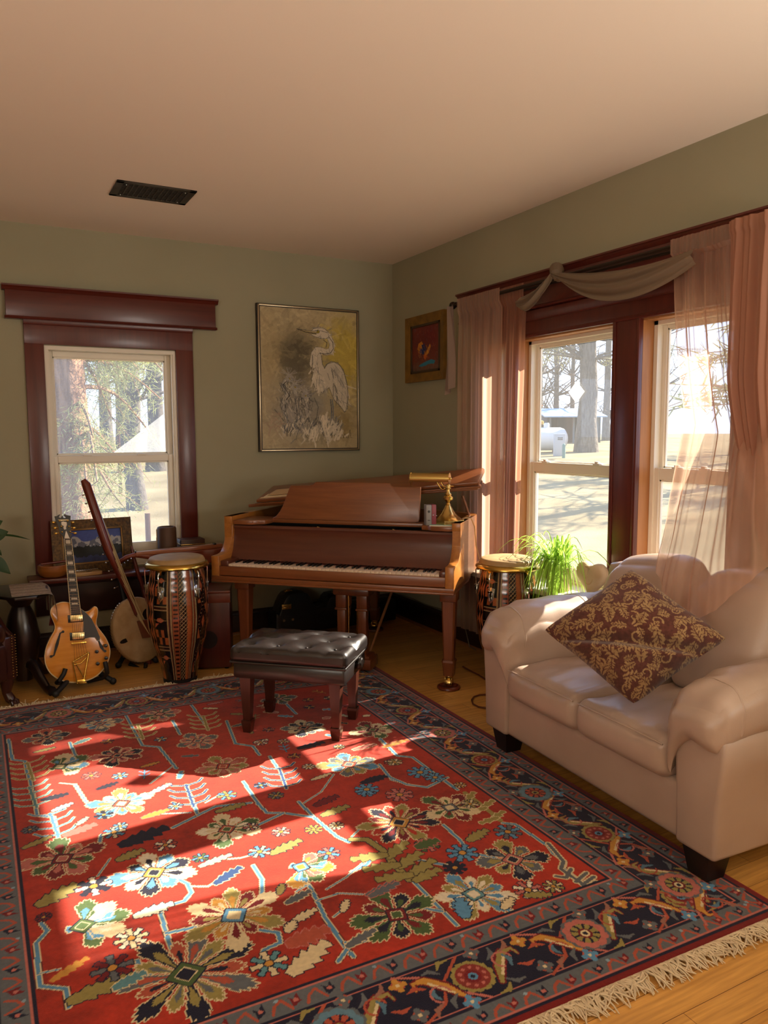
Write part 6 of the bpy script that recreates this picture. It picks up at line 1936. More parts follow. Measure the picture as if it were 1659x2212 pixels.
def bleaf(b, p0, p1, w_, curl_):
    p0, p1 = np.array(p0, float), np.array(p1, float); d = p1 - p0; s_ = np.cross(d, (0.2, -1, .4)); s_ /= np.linalg.norm(s_)
    vs = []; fs = []; N = 9
    for k in range(N):
        t = k / (N - 1); ww = w_ * math.sin(math.pi * min(1, .06 + .94 * t)) ** .7 * (1 - t) ** .3
        c = p0 + d * t + np.array((0, 0, curl_ * math.sin(math.pi * t)))
        vs += [tuple(c - s_ * ww + np.array((0, -.006, 0))), tuple(c), tuple(c + s_ * ww + np.array((0, -.006, 0)))]
    for k in range(N - 1): fs += [(3 * k, 3 * k + 1, 3 * k + 4, 3 * k + 3), (3 * k + 1, 3 * k + 2, 3 * k + 5, 3 * k + 4)]
    b.add(vs, fs)
b = MB(); q = random.Random(6)
Yp = -.43
for (a, c, w_) in (((-20, 1165), (18, 1148), .045), ((-10, 1155), (66, 1166), .008), ((-25, 1205), (23, 1240), .05), ((-10, 1190), (4, 1200), .02), ((-40, 1150), (6, 1125), .05)):
    bleaf(b, ony(*a, Yp), ony(*c, Yp), w_, .01)
for k in range(9):
    az = q.uniform(1.5, 4.5); e = (-3.11 + math.cos(az) * .2, Yp + math.sin(az) * .15, .9 + q.uniform(-.1, .25)); bleaf(b, (-3.11, Yp, .72), e, .05, .04)
build('foliage', b, M_lf, pp)
b = MB()
for c in ((-12, 1158), (-15, 1195), (-30, 1170)): b.tube([(-3.11, Yp, .71), tuple((np.array((-3.11, Yp, .72)) + ony(*c, Yp)) / 2 + (0, 0, .03)), tuple(ony(*c, Yp))], .004, 6)
build('stem', b, mat('stem_green', '#3c4a24', .6), pp)

# armchair: faces the rug; only its right front corner is in the picture
AM = Matrix.Translation((-2.905, -.885, 0)) @ Matrix.Rotation(R_(37), 4, 'Z')      # local -x runs along the front to the sitter's right, y back
ac = thing('armchair', 'dark brown leather armchair with brass nailheads and claw feet, cut off by the left edge', 'armchair', (-2.905, -.885, 0))
M_al = mat('brown_leather', '#3a1a12', .3, spec=.6, var='#2c120d', vscale=4, coat=.2, bump=(120, .12, .003))
M_nail = mat('antique_nail', '#8a6a40', .35, 1.0)
def ab(nm, b, m=M_al, sm=60, par=None):
    b.v = [tuple(AM @ Vector(p)) for p in b.v]; return build(nm, b, m, par or ac, smooth=sm)
b = MB(); b.pillow((-.34, .33, .26), (.66, .66, .22), .02, 8); ab('seat_base', b)
b = MB(); b.pillow((-.34, .30, .42), (.58, .62, .13), .05, 14, (0, .02, .025)); ab('seat_cushion', b)
for xs in (-.045, -.635):
    b = MB(); prof = [(.0, .15), (.0, .40), (.06, .44), (.11, .50), (.16, .575), (.24, .62), (.34, .64), (.70, .66), (.70, .15)]
    b.prism(prof, -.04, .04, lambda y, z, c: (xs + c, y, z), .012); ab('arm_panel', b)
    b = MB(); b.tube([(xs, .15, .60), (xs, .20, .615), (xs, .40, .645), (xs, .68, .665)], [.055, .062, .062, .058], 16); b.lathe([(0, 0), (.054, 0), (.056, .012), (0, .02)], (xs, .13, .60), 20, 1); ab('arm_roll', b)
    b = MB()
    for k in range(16): b.sph((xs + (.034 if xs > -.3 else -.034), -.003, .17 + k * .0155), .005, 8)
    for k in range(16): b.sph((xs + (.012 if xs > -.3 else -.012), -.003, .17 + k * .0155), .005, 8)
    for k in range(14): a = k / 14 * 6.283; b.sph((xs + .045 * math.cos(a), .128, .60 + .045 * math.sin(a)), .005, 8)
    ab('nail', b, M_nail)
    b = MB(); b.tube([(xs + .0, -.004, .405), (xs, .06, .445), (xs, .11, .505), (xs, .15, .565)], .009, 8); ab('piping', b)
b = MB(); b.pillow((-.34, .66, .62), (.60, .16, .78), .06, 12, (0, .03, .02), warp=lambda x, p: (x[0], x[1] + x[2] * .18, x[2])); ab('backrest', b)
for x, y in ((-.045, .04), (-.635, .04), (-.045, .62), (-.635, .62)):
    b = MB(); b.tube([(x, y + .02, .20), (x + .004, y, .13), (x + .006, y + .012, .07), (x + .01, y - .01, .035), (x + .012, y - .02, .022)], [.045, .036, .024, .028, .022], 12)
    for dx in (-.018, 0, .018): b.tube([(x + .01 + dx * .6, y - .015, .035), (x + .012 + dx, y - .042, .024), (x + .012 + dx, y - .05, .008)], [.012, .011, .006], 8)
    ab('leg', b, M_leg, 40)

# ================================================================== guitar case under the piano
gcs = thing('guitar_case', 'black hard guitar case lying on its side under the piano by the back wall', 'case', (-.85, -.17, 0))
M_case = mat('black_vinyl', '#0e0c0b', .42, bump=(200, .2, .002))
P = []
for t in np.linspace(0, 1, 40):
    x = -1.13 + t * .98
    h = .335 * math.exp(-((t - .15) / .17) ** 4) + .285 * math.exp(-((t - .47) / .11) ** 4) + .0
    h = max(h, .20 if t > .1 else .1) + .0
    P.append((x, h))
P = [(-1.16, .06), (-1.155, .20)] + P + [(-.14, .12), (-.15, .03), (-1.12, .03)]
b = MB(); b.prism(P[::-1], -.315, -.135, lambda x, z, c: (x, c, z), .012); build('shell', b, M_case, gcs)
b = MB(); b.prism([(x, z + .003 if z > .1 else z) for x, z in P][::-1], -.232, -.222, lambda x, z, c: (x, c, z), .002); build('seam_band', b, mat('case_edge', '#1b1816', .4), gcs)
for x, z in ((-1.03, .334), (-.64, .282), (-.42, .198)):
    b = MB(); b.box((x - .03, -.245, z), (x + .03, -.209, z + .010), .003); b.box((x - .018, -.238, z + .008), (x + .018, -.216, z + .018), .003); build('latch', b, M_brass, gcs)
b = MB(); b.box((-1.115, -.325, .225), (-1.04, -.3155, .262), .004); b.tube([(-1.10, -.325, .24), (-1.078, -.335, .232), (-1.055, -.325, .24)], .006, 8); build('end_latch', b, M_brass, gcs)
for x in (-1.10, -1.03): build('foot_stud', MB().lathe([(0, 0), (.010, .0), (.010, .008), (0, .01)], (x, -.322, .14), 12, 1), M_chrome, gcs)
for x in (-1.05, -.3): build('foot', MB().box((x - .02, -.30, 0), (x + .02, -.15, .032), .003), M_blk, gcs)
# ================================================================== pictures on the walls
hp = thing('heron_painting', 'large framed painting of a white heron with three chicks on the back wall', 'painting', (-.742, -.02, 1.383))
hx0, hx1, hz0, hz1 = -1.157, -.328, 1.383, 2.473
M_frs = mat('silver_frame', '#b3a384', .3, .8); M_frd = mat('dark_frame_inner', '#231812', .5)
b = MB()
for lo, hi in (((hx0, hz0), (hx1, hz0 + .012)), ((hx0, hz1 - .012), (hx1, hz1)), ((hx0, hz0), (hx0 + .012, hz1)), ((hx1 - .012, hz0), (hx1, hz1))): b.box((lo[0], -.042, lo[1]), (hi[0], -.002, hi[1]), .002)
build('frame', b, M_frs, hp)
b = MB()
i_ = .012
for lo, hi in (((hx0 + i_, hz0 + i_), (hx1 - i_, hz0 + i_ + .010)), ((hx0 + i_, hz1 - i_ - .010), (hx1 - i_, hz1 - i_)), ((hx0 + i_, hz0 + i_), (hx0 + i_ + .010, hz1 - i_)), ((hx1 - i_ - .010, hz0 + i_), (hx1 - i_, hz1 - i_))): b.box((lo[0], -.030, lo[1]), (hi[0], -.002, hi[1]))
b.box((hx0 - .004, -.036, hz0 - .004), (hx1 + .004, -.0, hz1 + .004))
build('frame_inner', b, M_frd, hp)
cx0, cx1, cz0, cz1 = hx0 + .018, hx1 - .018, hz0 + .018, hz1 - .018
pcv = Canvas(0, 0, 1, (cz1 - cz0) / (cx1 - cx0), .0034)
AR = (cz1 - cz0) / (cx1 - cx0)
def q7(x, y):        # tracing point -> canvas unit coordinates
    return ((x - 80.0) / 745.0, (1 - (y - 100.0) / 1090.0) * AR)
X_ = pcv.X[None, :]; Y_ = pcv.Y[:, None] / AR
n1 = vnoise(pcv.h, pcv.w, 60, 1); n2 = vnoise(pcv.h, pcv.w, 22, 2); n3 = vnoise(pcv.h, pcv.w, 7, 3); n4 = vnoise(pcv.h, pcv.w, 2.5, 4)
nn = n1 * .4 + n2 * .3 + n3 * .2 + n4 * .1
def mixc(a, b_, t): return np.array(a) * (1 - t[..., None]) + np.array(b_) * t[..., None]
base = mixc(lin('#a8966f'), lin('#bcad88'), nn)
base = mixc(base, lin('#b09a38'), np.clip(1.5 * np.exp(-(((X_ - .86) / .20) ** 2 + ((Y_ - .66) / .26) ** 2)) * (.4 + nn), 0, .9))
base = mixc(base, lin('#4e4630'), np.clip(1.5 * np.exp(-(((X_ - .36) / .21) ** 2 + ((Y_ - .64) / .20) ** 2)) * (.3 + nn), 0, .92))
base = mixc(base, lin('#7f7c72'), np.clip(1.2 * np.exp(-(((X_ - .40) / .34) ** 2 + ((Y_ - .26) / .22) ** 2)) * (.3 + nn), 0, .8))
base = mixc(base, lin('#9d8a5c'), np.clip(np.exp(-(((X_ - .08) / .12) ** 2 + ((Y_ - .7) / .3) ** 2)) * nn, 0, .7))
base = mixc(base, lin('#806c3c'), np.clip(np.exp(-(((X_ - .86) / .14) ** 2 + ((Y_ - .18) / .14) ** 2)) * (.4 + nn) * .9, 0, .8))
pcv.c[:] = base
q = random.Random(8)
WH, GR_, DKG, BLK = lin('#c9bda4'), lin('#8b857a'), lin('#57544e'), lin('#2e2a26')
def dabs(pts, n, col, l, w_, jit=.02, ang=None, a=.75):
    for _ in range(n):
        x, y = q.choice(pts); x += q.gauss(0, jit); y += q.gauss(0, jit)
        aa = (q.gauss(ang, .35) if ang is not None else q.uniform(0, 6.28))
        k = q.uniform(.75, 1.2)
        pcv.line([(x, y), (x + math.cos(aa) * l * q.uniform(.5, 1.3), y + math.sin(aa) * l * q.uniform(.5, 1.3))], w_ * q.uniform(.5, 1.4), np.array(col) * k, a)
Q = lambda L_: [q7(*p) for p in L_]
for _ in range(900):
    x, y = q.uniform(0, 1), q.uniform(0, AR); i = min(pcv.w - 1, int(x / pcv.res)); j = min(pcv.h - 1, int(y / pcv.res))
    pcv.line([(x, y), (x + q.gauss(0, .06), y + q.gauss(0, .06))], q.uniform(.01, .035), np.clip(pcv.c[j, i] * q.uniform(.74, 1.28), 0, .75), .55)
# adult: body, wing, neck, head
bodyP = Q([(470, 430), (492, 480), (480, 580), (462, 640), (490, 705), (540, 740), (600, 700), (640, 800), (690, 850), (722, 895), (742, 870), (750, 740), (735, 640), (712, 560), (670, 508), (620, 498), (580, 525), (565, 560), (545, 520), (535, 440)])
pcv.line(bodyP, .018, DKG, .6, True); pcv.poly(bodyP, np.array(WH) * .88)
dabs(Q([(500, 560), (510, 620), (530, 680), (545, 640), (490, 600)]), 70, WH, .07, .010, .02, -1.5)
dabs(Q([(500, 560), (520, 640), (560, 700)]), 26, GR_, .06, .006, .02, -1.4)
dabs(Q([(640, 560), (690, 600), (710, 680), (720, 760), (670, 700), (640, 640)]), 60, np.array(WH) * .86, .10, .012, .02, -1.2)
dabs(Q([(640, 560), (690, 620), (720, 740), (700, 800), (650, 720)]), 30, GR_, .10, .006, .018, -1.2)
dabs(Q([(620, 600), (640, 680), (670, 780), (620, 560)]), 12, DKG, .09, .006, .012, -1.25)
pcv.line(Q([(565, 545), (590, 515), (640, 498), (690, 525), (720, 580), (745, 680), (752, 780), (735, 880)]), .007, DKG, .8)
neck = Q([(585, 275), (612, 320), (628, 365), (618, 410), (580, 425), (540, 412), (505, 410), (485, 445), (478, 520)])
pcv.line(neck, [.05, .058, .062, .066, .066, .062, .066, .075, .09], DKG, .5); pcv.line(neck, [.044, .05, .054, .056, .054, .054, .056, .066, .08], np.array(WH) * .95)
dabs(neck, 60, WH, .035, .008, .012, -1.0); dabs(neck, 26, GR_, .03, .005, .016, -1.0)
for L_ in ([(600, 300), (632, 345), (636, 395), (612, 430), (570, 440), (530, 432)], [(560, 330), (585, 350), (578, 385)], [(470, 450), (468, 520), (462, 600)]): pcv.line(Q(L_), .007, BLK, .85)
headP = Q([(462, 268), (485, 245), (520, 232), (560, 238), (592, 262), (600, 300), (575, 318), (520, 312), (480, 300), (455, 288)])
pcv.line(headP, .010, DKG, .8, True); pcv.poly(headP, WH)
dabs(headP, 24, GR_, .04, .006, .01, .2)
bk_ = Q([(352, 254), (400, 262), (470, 266), (520, 268), (500, 290), (452, 292), (400, 280)])
pcv.poly(bk_, lin('#9c8a5e')); pcv.line(Q([(352, 254), (420, 276), (500, 284)]), .007, BLK); pcv.line(Q([(352, 254), (440, 262), (500, 262)]), .005, DKG)
e = q7(516, 265); pcv.dot(e[0], e[1], .017, BLK); pcv.dot(e[0], e[1], .013, lin('#b5a11e')); pcv.dot(e[0], e[1], .005, BLK)
pcv.line(Q([(470, 262), (540, 258), (590, 270)]), .005, DKG)
for x in (608, 622): pcv.line(Q([(x, 800), (x + 8, 870), (x + 6, 960), (x + 22, 1040)]), .012, lin('#5e666b'), .9)
# chicks
for C, crest, bk2 in (([(260, 660), (240, 700), (275, 760), (262, 800), (255, 850), (300, 960)], (285, 615), [(290, 640), (340, 655), (415, 655)]),
                      ([(340, 690), (330, 740), (350, 800), (345, 880), (370, 960)], (325, 680), [(335, 700), (370, 700), (420, 660)]),
                      ([(415, 750), (400, 800), (420, 860), (430, 960)], (405, 745), [(430, 770), (470, 755), (505, 730)])):
    P = Q(C)
    pcv.line(P, [.05, .05, .05, .075, .11, .14][:len(P)], DKG, .45); pcv.line(P, [.04, .038, .04, .06, .09, .12][:len(P)], np.array(GR_) * 1.25, .8)
    dabs(P, 45, np.array(WH) * .8, .05, .008, .03, -1.4); dabs(P, 60, DKG, .05, .006, .035, -1.4)
    c = q7(*crest); pcv.dot(c[0] + .01, c[1] - .03, .045, np.array(GR_) * 1.25, .7, .035)
    for k in range(14): a = q.uniform(.3, 2.9); pcv.line([c, (c[0] + math.cos(a) * .09, c[1] + math.sin(a) * .07)], .005, np.array(GR_) * 1.3, .6)
    pcv.line(Q(bk2), [.02, .014, .004], DKG); pcv.line(Q(bk2), [.013, .008, .002], np.array(GR_) * 1.1)
    d = q7(crest[0] + 8, crest[1] + 28); pcv.dot(d[0], d[1], .008, lin('#a99830')); pcv.dot(d[0], d[1], .004, BLK)
pcv.line(Q([(265, 665), (238, 695), (268, 740), (290, 775), (262, 808)]), .008, BLK, .9)
for L_ in ([(355, 790), (362, 900), (372, 985)], [(480, 790), (510, 860), (495, 960)], [(330, 800), (350, 930)], [(175, 885), (215, 935), (255, 990)], [(610, 800), (620, 900)], [(440, 800), (470, 820)]): pcv.line(Q(L_), .009, DKG, .8)
# nest: reeds and pale blossoms
for _ in range(330):
    x, y = q.uniform(230, 690), q.gauss(1040, 38); p = q7(x, y); a = q.uniform(.6, 2.4); pcv.line([p, (p[0] + math.cos(a) * .06, p[1] + math.sin(a) * .06)], q.uniform(.004, .012), np.array(q.choice((GR_, DKG, WH, lin('#6d6f70'), lin('#9b9480')))) * q.uniform(.8, 1.1), .8)
dabs(Q([(400, 1090), (470, 1080), (560, 1050), (590, 1130), (650, 1050), (660, 1090), (560, 990), (600, 1060), (480, 1110)]), 150, np.array(WH) * 1.08, .05, .014, .03, 1.4)
dabs(Q([(180, 1000), (170, 1030), (200, 970)]), 26, lin('#a08a72'), .06, .012, .03)
pcv.line(Q([(690, 1110), (700, 1080), (712, 1110), (722, 1075), (735, 1105), (750, 1110), (765, 1045), (772, 1105), (785, 1110)]), .005, BLK, .7)
pcv.c *= (.93 + .14 * vnoise(pcv.h, pcv.w, 1.6, 40))[..., None]
pcv.mesh('canvas', lambda X, Y: (cx0 + X * (cx1 - cx0), np.full_like(X, -.0375) + 0 * X, cz0 + Y * (cx1 - cx0)), mat_attr('oil_paint', .55, (240, .25, .002)), hp)

sp_ = thing('parrot_painting', 'small gilt framed painting of a bright bird on dark red, near the room corner', 'painting', (-.02, -.54, 1.905))
ya, yb_, za, zb_ = -.818, -.264, 1.905, 2.400
M_gilt = mat('gilt_wood', '#8a6426', .45, .3, var='#70501e', vscale=12, bump=(60, .3, .003))
b = MB(); m_ = .075
for P in (((ya, za), (yb_, za), (yb_ - m_, za + m_), (ya + m_, za + m_)), ((yb_, za), (yb_, zb_), (yb_ - m_, zb_ - m_), (yb_ - m_, za + m_)), ((yb_, zb_), (ya, zb_), (ya + m_, zb_ - m_), (yb_ - m_, zb_ - m_)), ((ya, zb_), (ya, za), (ya + m_, za + m_), (ya + m_, zb_ - m_))):
    b.add([(-.034, P[0][0], P[0][1]), (-.034, P[1][0], P[1][1]), (-.018, P[2][0], P[2][1]), (-.018, P[3][0], P[3][1]), (-.002, P[0][0], P[0][1]), (-.002, P[1][0], P[1][1]), (-.002, P[2][0], P[2][1]), (-.002, P[3][0], P[3][1])], [(0, 1, 2, 3), (0, 4, 5, 1), (1, 5, 6, 2), (2, 6, 7, 3), (3, 7, 4, 0), (4, 7, 6, 5)])
build('frame', b, M_gilt, sp_)
b = MB()
for lo, hi in (((ya + .066, za + .066), (yb_ - .066, za + .084)), ((ya + .066, zb_ - .084), (yb_ - .066, zb_ - .066)), ((ya + .066, za + .066), (ya + .084, zb_ - .066)), ((yb_ - .084, za + .066), (yb_ - .066, zb_ - .066))): b.box((-.024, lo[0], lo[1]), (-.006, hi[0], hi[1]), .002)
build('frame_slip', b, mat('dark_slip', '#3e2a16', .5), sp_)
w_, h_ = (yb_ - ya - 2 * m_), (zb_ - za - 2 * m_)
sc_ = Canvas(0, 0, w_, h_, .0026)
n1 = vnoise(sc_.h, sc_.w, 30, 1); n2 = vnoise(sc_.h, sc_.w, 6, 2); v_ = vnoise(sc_.h, sc_.w, 3, 3)
sc_.c[:] = mixc(lin('#5a2a26'), lin('#7c3a28'), n1 * .7 + n2 * .3)
sc_.c[:] = mixc(sc_.c, lin('#6c1c24'), np.clip(np.exp(-(((sc_.X[None, :] - .45 * w_) / (.4 * w_)) ** 2 + ((sc_.Y[:, None] - .7 * h_) / (.3 * h_)) ** 2)) * (.5 + n1), 0, .85))
sc_.c[:] = mixc(sc_.c, lin('#6a5a48'), np.clip((.28 - sc_.Y[:, None] / h_) * 3 * (.3 + n2), 0, .7))
q = random.Random(2)
for _ in range(70):
    x, y = q.uniform(.05, .95) * w_, q.uniform(.05, .98) * h_; sc_.line([(x, y), (x + q.gauss(0, .003), y - q.uniform(.005, .03))], .003, lin(q.choice(('#9a8a78', '#a35a30', '#5c5a6a'))), .6)
S = lambda L_: [(a * w_, b_ * h_) for a, b_ in L_]
# bird sits facing left, seen on the right-hand wall: x grows away from the corner, so mirror it
Sm = lambda L_: [((1 - a) * w_, b_ * h_) for a, b_ in L_]
for P, c in (([(.20, .50), (.24, .62), (.36, .66), (.42, .58), (.40, .42), (.30, .38), (.26, .46)], '#c07a22'), ([(.36, .58), (.46, .60), (.50, .46), (.42, .36), (.34, .40)], '#28305e'), ([(.52, .40), (.60, .52), (.66, .58), (.68, .52), (.62, .40), (.54, .34)], '#c7832a'), ([(.44, .36), (.52, .40), (.54, .30), (.48, .24), (.43, .30)], '#b8561e'),
             ([(.28, .44), (.32, .52), (.36, .46), (.34, .38)], '#3a3a6a'), ([(.24, .13), (.34, .17), (.52, .21), (.70, .24), (.84, .20), (.80, .14), (.60, .15), (.50, .12), (.34, .11)], '#2c7c96')):
    sc_.poly(Sm(P), lin(c))
for _ in range(40):
    a, b_ = q.uniform(.22, .62), q.uniform(.3, .6); sc_.line(Sm([(a, b_), (a + .03, b_ - .06)]), .004, lin(q.choice(('#d09a3a', '#28305e', '#b8561e'))), .7)
sc_.c *= (.9 + .2 * v_)[..., None]
# the wall is seen from inside the room with the corner on the left, so canvas x runs towards -Y from the corner
sc_.mesh('canvas', lambda X, Y: (np.full_like(X, -.014), ya + m_ + X, za + m_ + Y), mat_attr('oil_paint_bird', .5, (240, .2, .002)), sp_)

# ================================================================== cords
M_cd = mat('brown_cord', '#5a2d1a', .5)
b = MB(); P = [onz(*p, .008) for p in ((1000, 1440), (1018, 1450), (1034, 1458), (1060, 1475))]
b.tube([tuple(p) for p in P] + [(-.40, -2.45, .008), (-.10, -2.45, .008)], .005, 8)
tag(build('extension_cord', b, M_cd), 'brown cord on the floor running from the piano leg behind the sofa', 'cord')
b = MB(); P = [onz(*p, .008) for p in ((1052, 1500), (1036, 1501), (1024, 1505), (1019, 1512), (1022, 1521), (1034, 1527), (1052, 1530))]
b.tube([tuple(p) for p in P], .005, 8); tag(build('cord_loop', b, M_cd), 'loop of brown cord on the floor beside the sofa front foot', 'cord')
b = MB(); b.tube([(-.012, -.12, .186), (-.012, -.30, .190), (-.012, -.55, .184), (-.012, -.80, .192), (-.014, -1.0, .183), (-.03, -1.12, .12), (-.035, -1.18, .01), (-.034, -1.26, .006)], .004, 8)
tag(build('speaker_wire', b, mat('grey_wire', '#6a6250', .6)), 'grey wire lying along the top of the right baseboard behind the piano', 'cord')
# cluster of plugs hanging at the right side of the piano
pg_ = thing('hanging_plug', 'white plugs hanging on cords at the right side of the piano', 'plug', pw(1.66, .62, .50))
M_wp = mat('white_plastic', '#d8d2c6', .4)
for dx, dy, z0, z1 in ((0, 0, .70, .56), (.015, .02, .69, .50), (-.02, .05, .70, .46), (.03, .06, .68, .52)):
    b = MB(); p0 = pw(1.595 + dx * .3, .60 + dy, z0); p1 = pw(1.625 + dx, .60 + dy, z1)
    b.tube([p0, tuple((np.array(p0) + np.array(p1)) / 2 + (.006, -.006, 0)), p1], .003, 6); build('cord', b, bpy.data.materials['lamp_cord'] if dx else M_wp, pg_)
b = MB(); c = pw(1.625, .60, .545); b.box((c[0] - .012, c[1] - .012, c[2] - .02), (c[0] + .012, c[1] + .012, c[2] + .02), .004); build('adaptor', b, M_wp, pg_)
b = MB(); c = pw(1.63, .65, .47); b.box((c[0] - .010, c[1] - .010, c[2] - .03), (c[0] + .010, c[1] + .010, c[2] + .03), .004); build('plug', b, M_blk, pg_)
# ================================================================== outdoors
def gh(x, y):
    d = max(0.0, x - .3) if x > .3 else 0.0
    e = max(0.0, y - .3) if y > .3 else 0.0
    r = math.hypot(d, e)
    return -.55 + 1.72 * (1 - math.exp(-max(0, r - 2.5) / 12.0)) + .02 * math.sin(x * .7) * math.cos(y * .5)
M_gr = mat('dry_grass', '#8c8062', .95, spec=.05, var='#6e6248', vscale=.9, bump=(30, .4, .02))
b = MB()
NX = 90
xs = np.concatenate([np.linspace(-40, .2, 30), np.linspace(1, 90, 60)]); ys = np.concatenate([np.linspace(-60, .2, 40), np.linspace(1, 90, 60)])
b.add([(x, y, gh(x, y) if (x > .17 or y > .17) else -.6) for y in ys for x in xs], [(j * len(xs) + i, j * len(xs) + i + 1, (j + 1) * len(xs) + i + 1, (j + 1) * len(xs) + i) for j in range(len(ys) - 1) for i in range(len(xs) - 1)])
gd = build('ground', b, M_gr, smooth=60); tag(gd, kind='structure')
M_bark = mat('pine_bark', '#a98468', .95, spec=.05, var='#7a5a46', vscale=7, stretch=(4, 4, .7), bump=(9, .9, .05))
M_gbark = mat('grey_bark', '#6f6860', .95, spec=.05, var='#524b45', vscale=6, stretch=(3, 3, .6), bump=(9, .8, .04))
M_ndl = mat_leaf('pine_needles', '#9aa064', .4)
M_ndl2 = mat_leaf('dry_needles', '#86865a', .4)
def tubebranch(b, p, d, L_, r, q, droop=0.0, n=5):
    pts = [np.array(p, float)]; d = np.array(d, float)
    for k in range(n):
        d = d + np.array((q.gauss(0, .14), q.gauss(0, .14), q.gauss(0, .1) - droop)); d /= np.linalg.norm(d)
        pts.append(pts[-1] + d * L_ / n)
    b.tube([tuple(x) for x in pts], [r * (1 - .75 * k / n) for k in range(n + 1)], 5)
    return pts, d
def trunk(b, x, y, r, h, q, lean=0):
    z0 = gh(x, y) - .05
    pts = [(x + lean * t * h + q.gauss(0, .02), y + q.gauss(0, .02), z0 + h * t) for t in np.linspace(0, 1, 8)]
    b.tube(pts, [r * (1.25 if k == 0 else 1 - .07 * k) for k in range(8)], 14)
    return pts
def needles(b, pts, q, n, L_, w_, hang=.5):
    vs = []; fs = []
    for _ in range(n):
        i = q.randrange(len(pts) - 1); t = q.random(); p = pts[i] * (1 - t) + pts[i + 1] * t
        d = np.array((q.gauss(0, 1), q.gauss(0, 1), q.gauss(-hang, .8))); d /= np.linalg.norm(d)
        s_ = np.cross(d, (q.gauss(0, 1), q.gauss(0, 1), q.gauss(0, 1))); s_ /= max(1e-6, np.linalg.norm(s_))
        p = p + np.array((q.gauss(0, .05), q.gauss(0, .05), q.gauss(0, .05)))
        e = p + d * L_ * q.uniform(.6, 1.3); o = len(vs)
        vs += [tuple(p - s_ * w_ * .5), tuple(p + s_ * w_ * .5), tuple(e + s_ * w_ * .15), tuple(e - s_ * w_ * .15)]; fs.append((o, o + 1, o + 2, o + 3))
    b.add(vs, fs)
# big pine just outside the left window
q = random.Random(12)
p = ony(150, 940, 3.6)
pt = thing('pine_tree', 'thick trunked pine just outside the left window', 'tree', (p[0], 3.6, gh(p[0], 3.6)))
b = MB(); trunk(b, p[0], 3.6, .25, 6.0, q); build('trunk', b, M_bark, pt)
bb, bn = MB(), MB()
for (px_, py_, dep) in ((330, 770, 4.2), (300, 800, 4.6), (250, 820, 4.2), (345, 860, 4.4), (240, 900, 4.1), (320, 930, 4.3), (205, 960, 3.0), (210, 1040, 2.4), (240, 1060, 2.6), (190, 1080, 2.5), (270, 1010, 3.0), (290, 760, 3.6), (350, 800, 3.7), (225, 770, 3.9), (260, 740, 4.0)):
    c = ony(px_, py_, dep)
    s0 = np.array((p[0] + q.gauss(0, .1), 3.6, c[2] + q.uniform(.25, .7)))
    pts = [s0 * (1 - t) + c * t + np.array((0, 0, .2 * math.sin(t * math.pi))) for t in np.linspace(0, 1, 7)]
    bb.tube([tuple(x) for x in pts], [.03 - .0035 * k for k in range(7)], 6)
    for m_ in range(9):
        i = q.randrange(2, 7); s1, _ = tubebranch(bb, pts[i], (q.gauss(0, .7), q.gauss(0, .5), -.5), q.uniform(.25, .6), .006, q, .15, 4)
        needles(bn, s1, q, 70, .075, .007)
    needles(bn, pts[3:], q, 60, .08, .007)
build('branch', bb, M_bark, pt); build('foliage', bn, M_ndl, pt)
for k, (px_, Y, r, h) in enumerate(((290, 9.0, .16, 7), (338, 15, .22, 8), (232, 19, .2, 8), (268, 24, .25, 9))):
    p = ony(px_, 1000, Y); tr = thing('leafy_tree', ('thin leaved tree with slim grey trunk right of the pine, beyond the left window', 'thin leaved tree at the right edge of the left window view', 'thin leaved tree just right of the thick pine trunk, far back', 'furthest thin leaved tree in the middle of the left window view')[k], 'tree', (p[0], Y, gh(p[0], Y)), group='thin leaved trees beyond the left window')
    b = MB(); tp = trunk(b, p[0], Y, r, h, q); build('trunk', b, M_gbark, tr)
    b = MB(); bnl = MB()
    for m_ in range(46):
        i = q.randrange(2, 8); s1, d = tubebranch(b, tp[i], (q.gauss(0, 1), q.gauss(0, 1), .5), q.uniform(1.0, 2.6), .04, q, -.02, 5)
        for w_ in range(5):
            s2, _ = tubebranch(b, s1[q.randrange(2, 6)], (q.gauss(0, 1), q.gauss(0, 1), q.gauss(.1, .6)), q.uniform(.4, 1.1), .013, q, .05, 4)
            needles(bnl, s2, q, 9, .14 + .01 * Y, .014 + .001 * Y)
    build('branch', b, M_gbark, tr); build('foliage', bnl, M_ndl, tr)
for px_, Y, h_, lab in ((318, 4.8, .75, 'rusty fence post nearest the left window'), (262, 11, 1.3, 'weathered fence post beyond the pine trunk')):
    p = ony(px_, 1100, Y); z = gh(p[0], Y); b = MB(); b.box((p[0] - .03, Y - .03, z - .05), (p[0] + .03, Y + .03, z + h_), .004); tag(build('fence_post', b, mat('post_wood_%d' % px_, '#6a4a38', .9)), lab, 'fence post', 'fence posts')

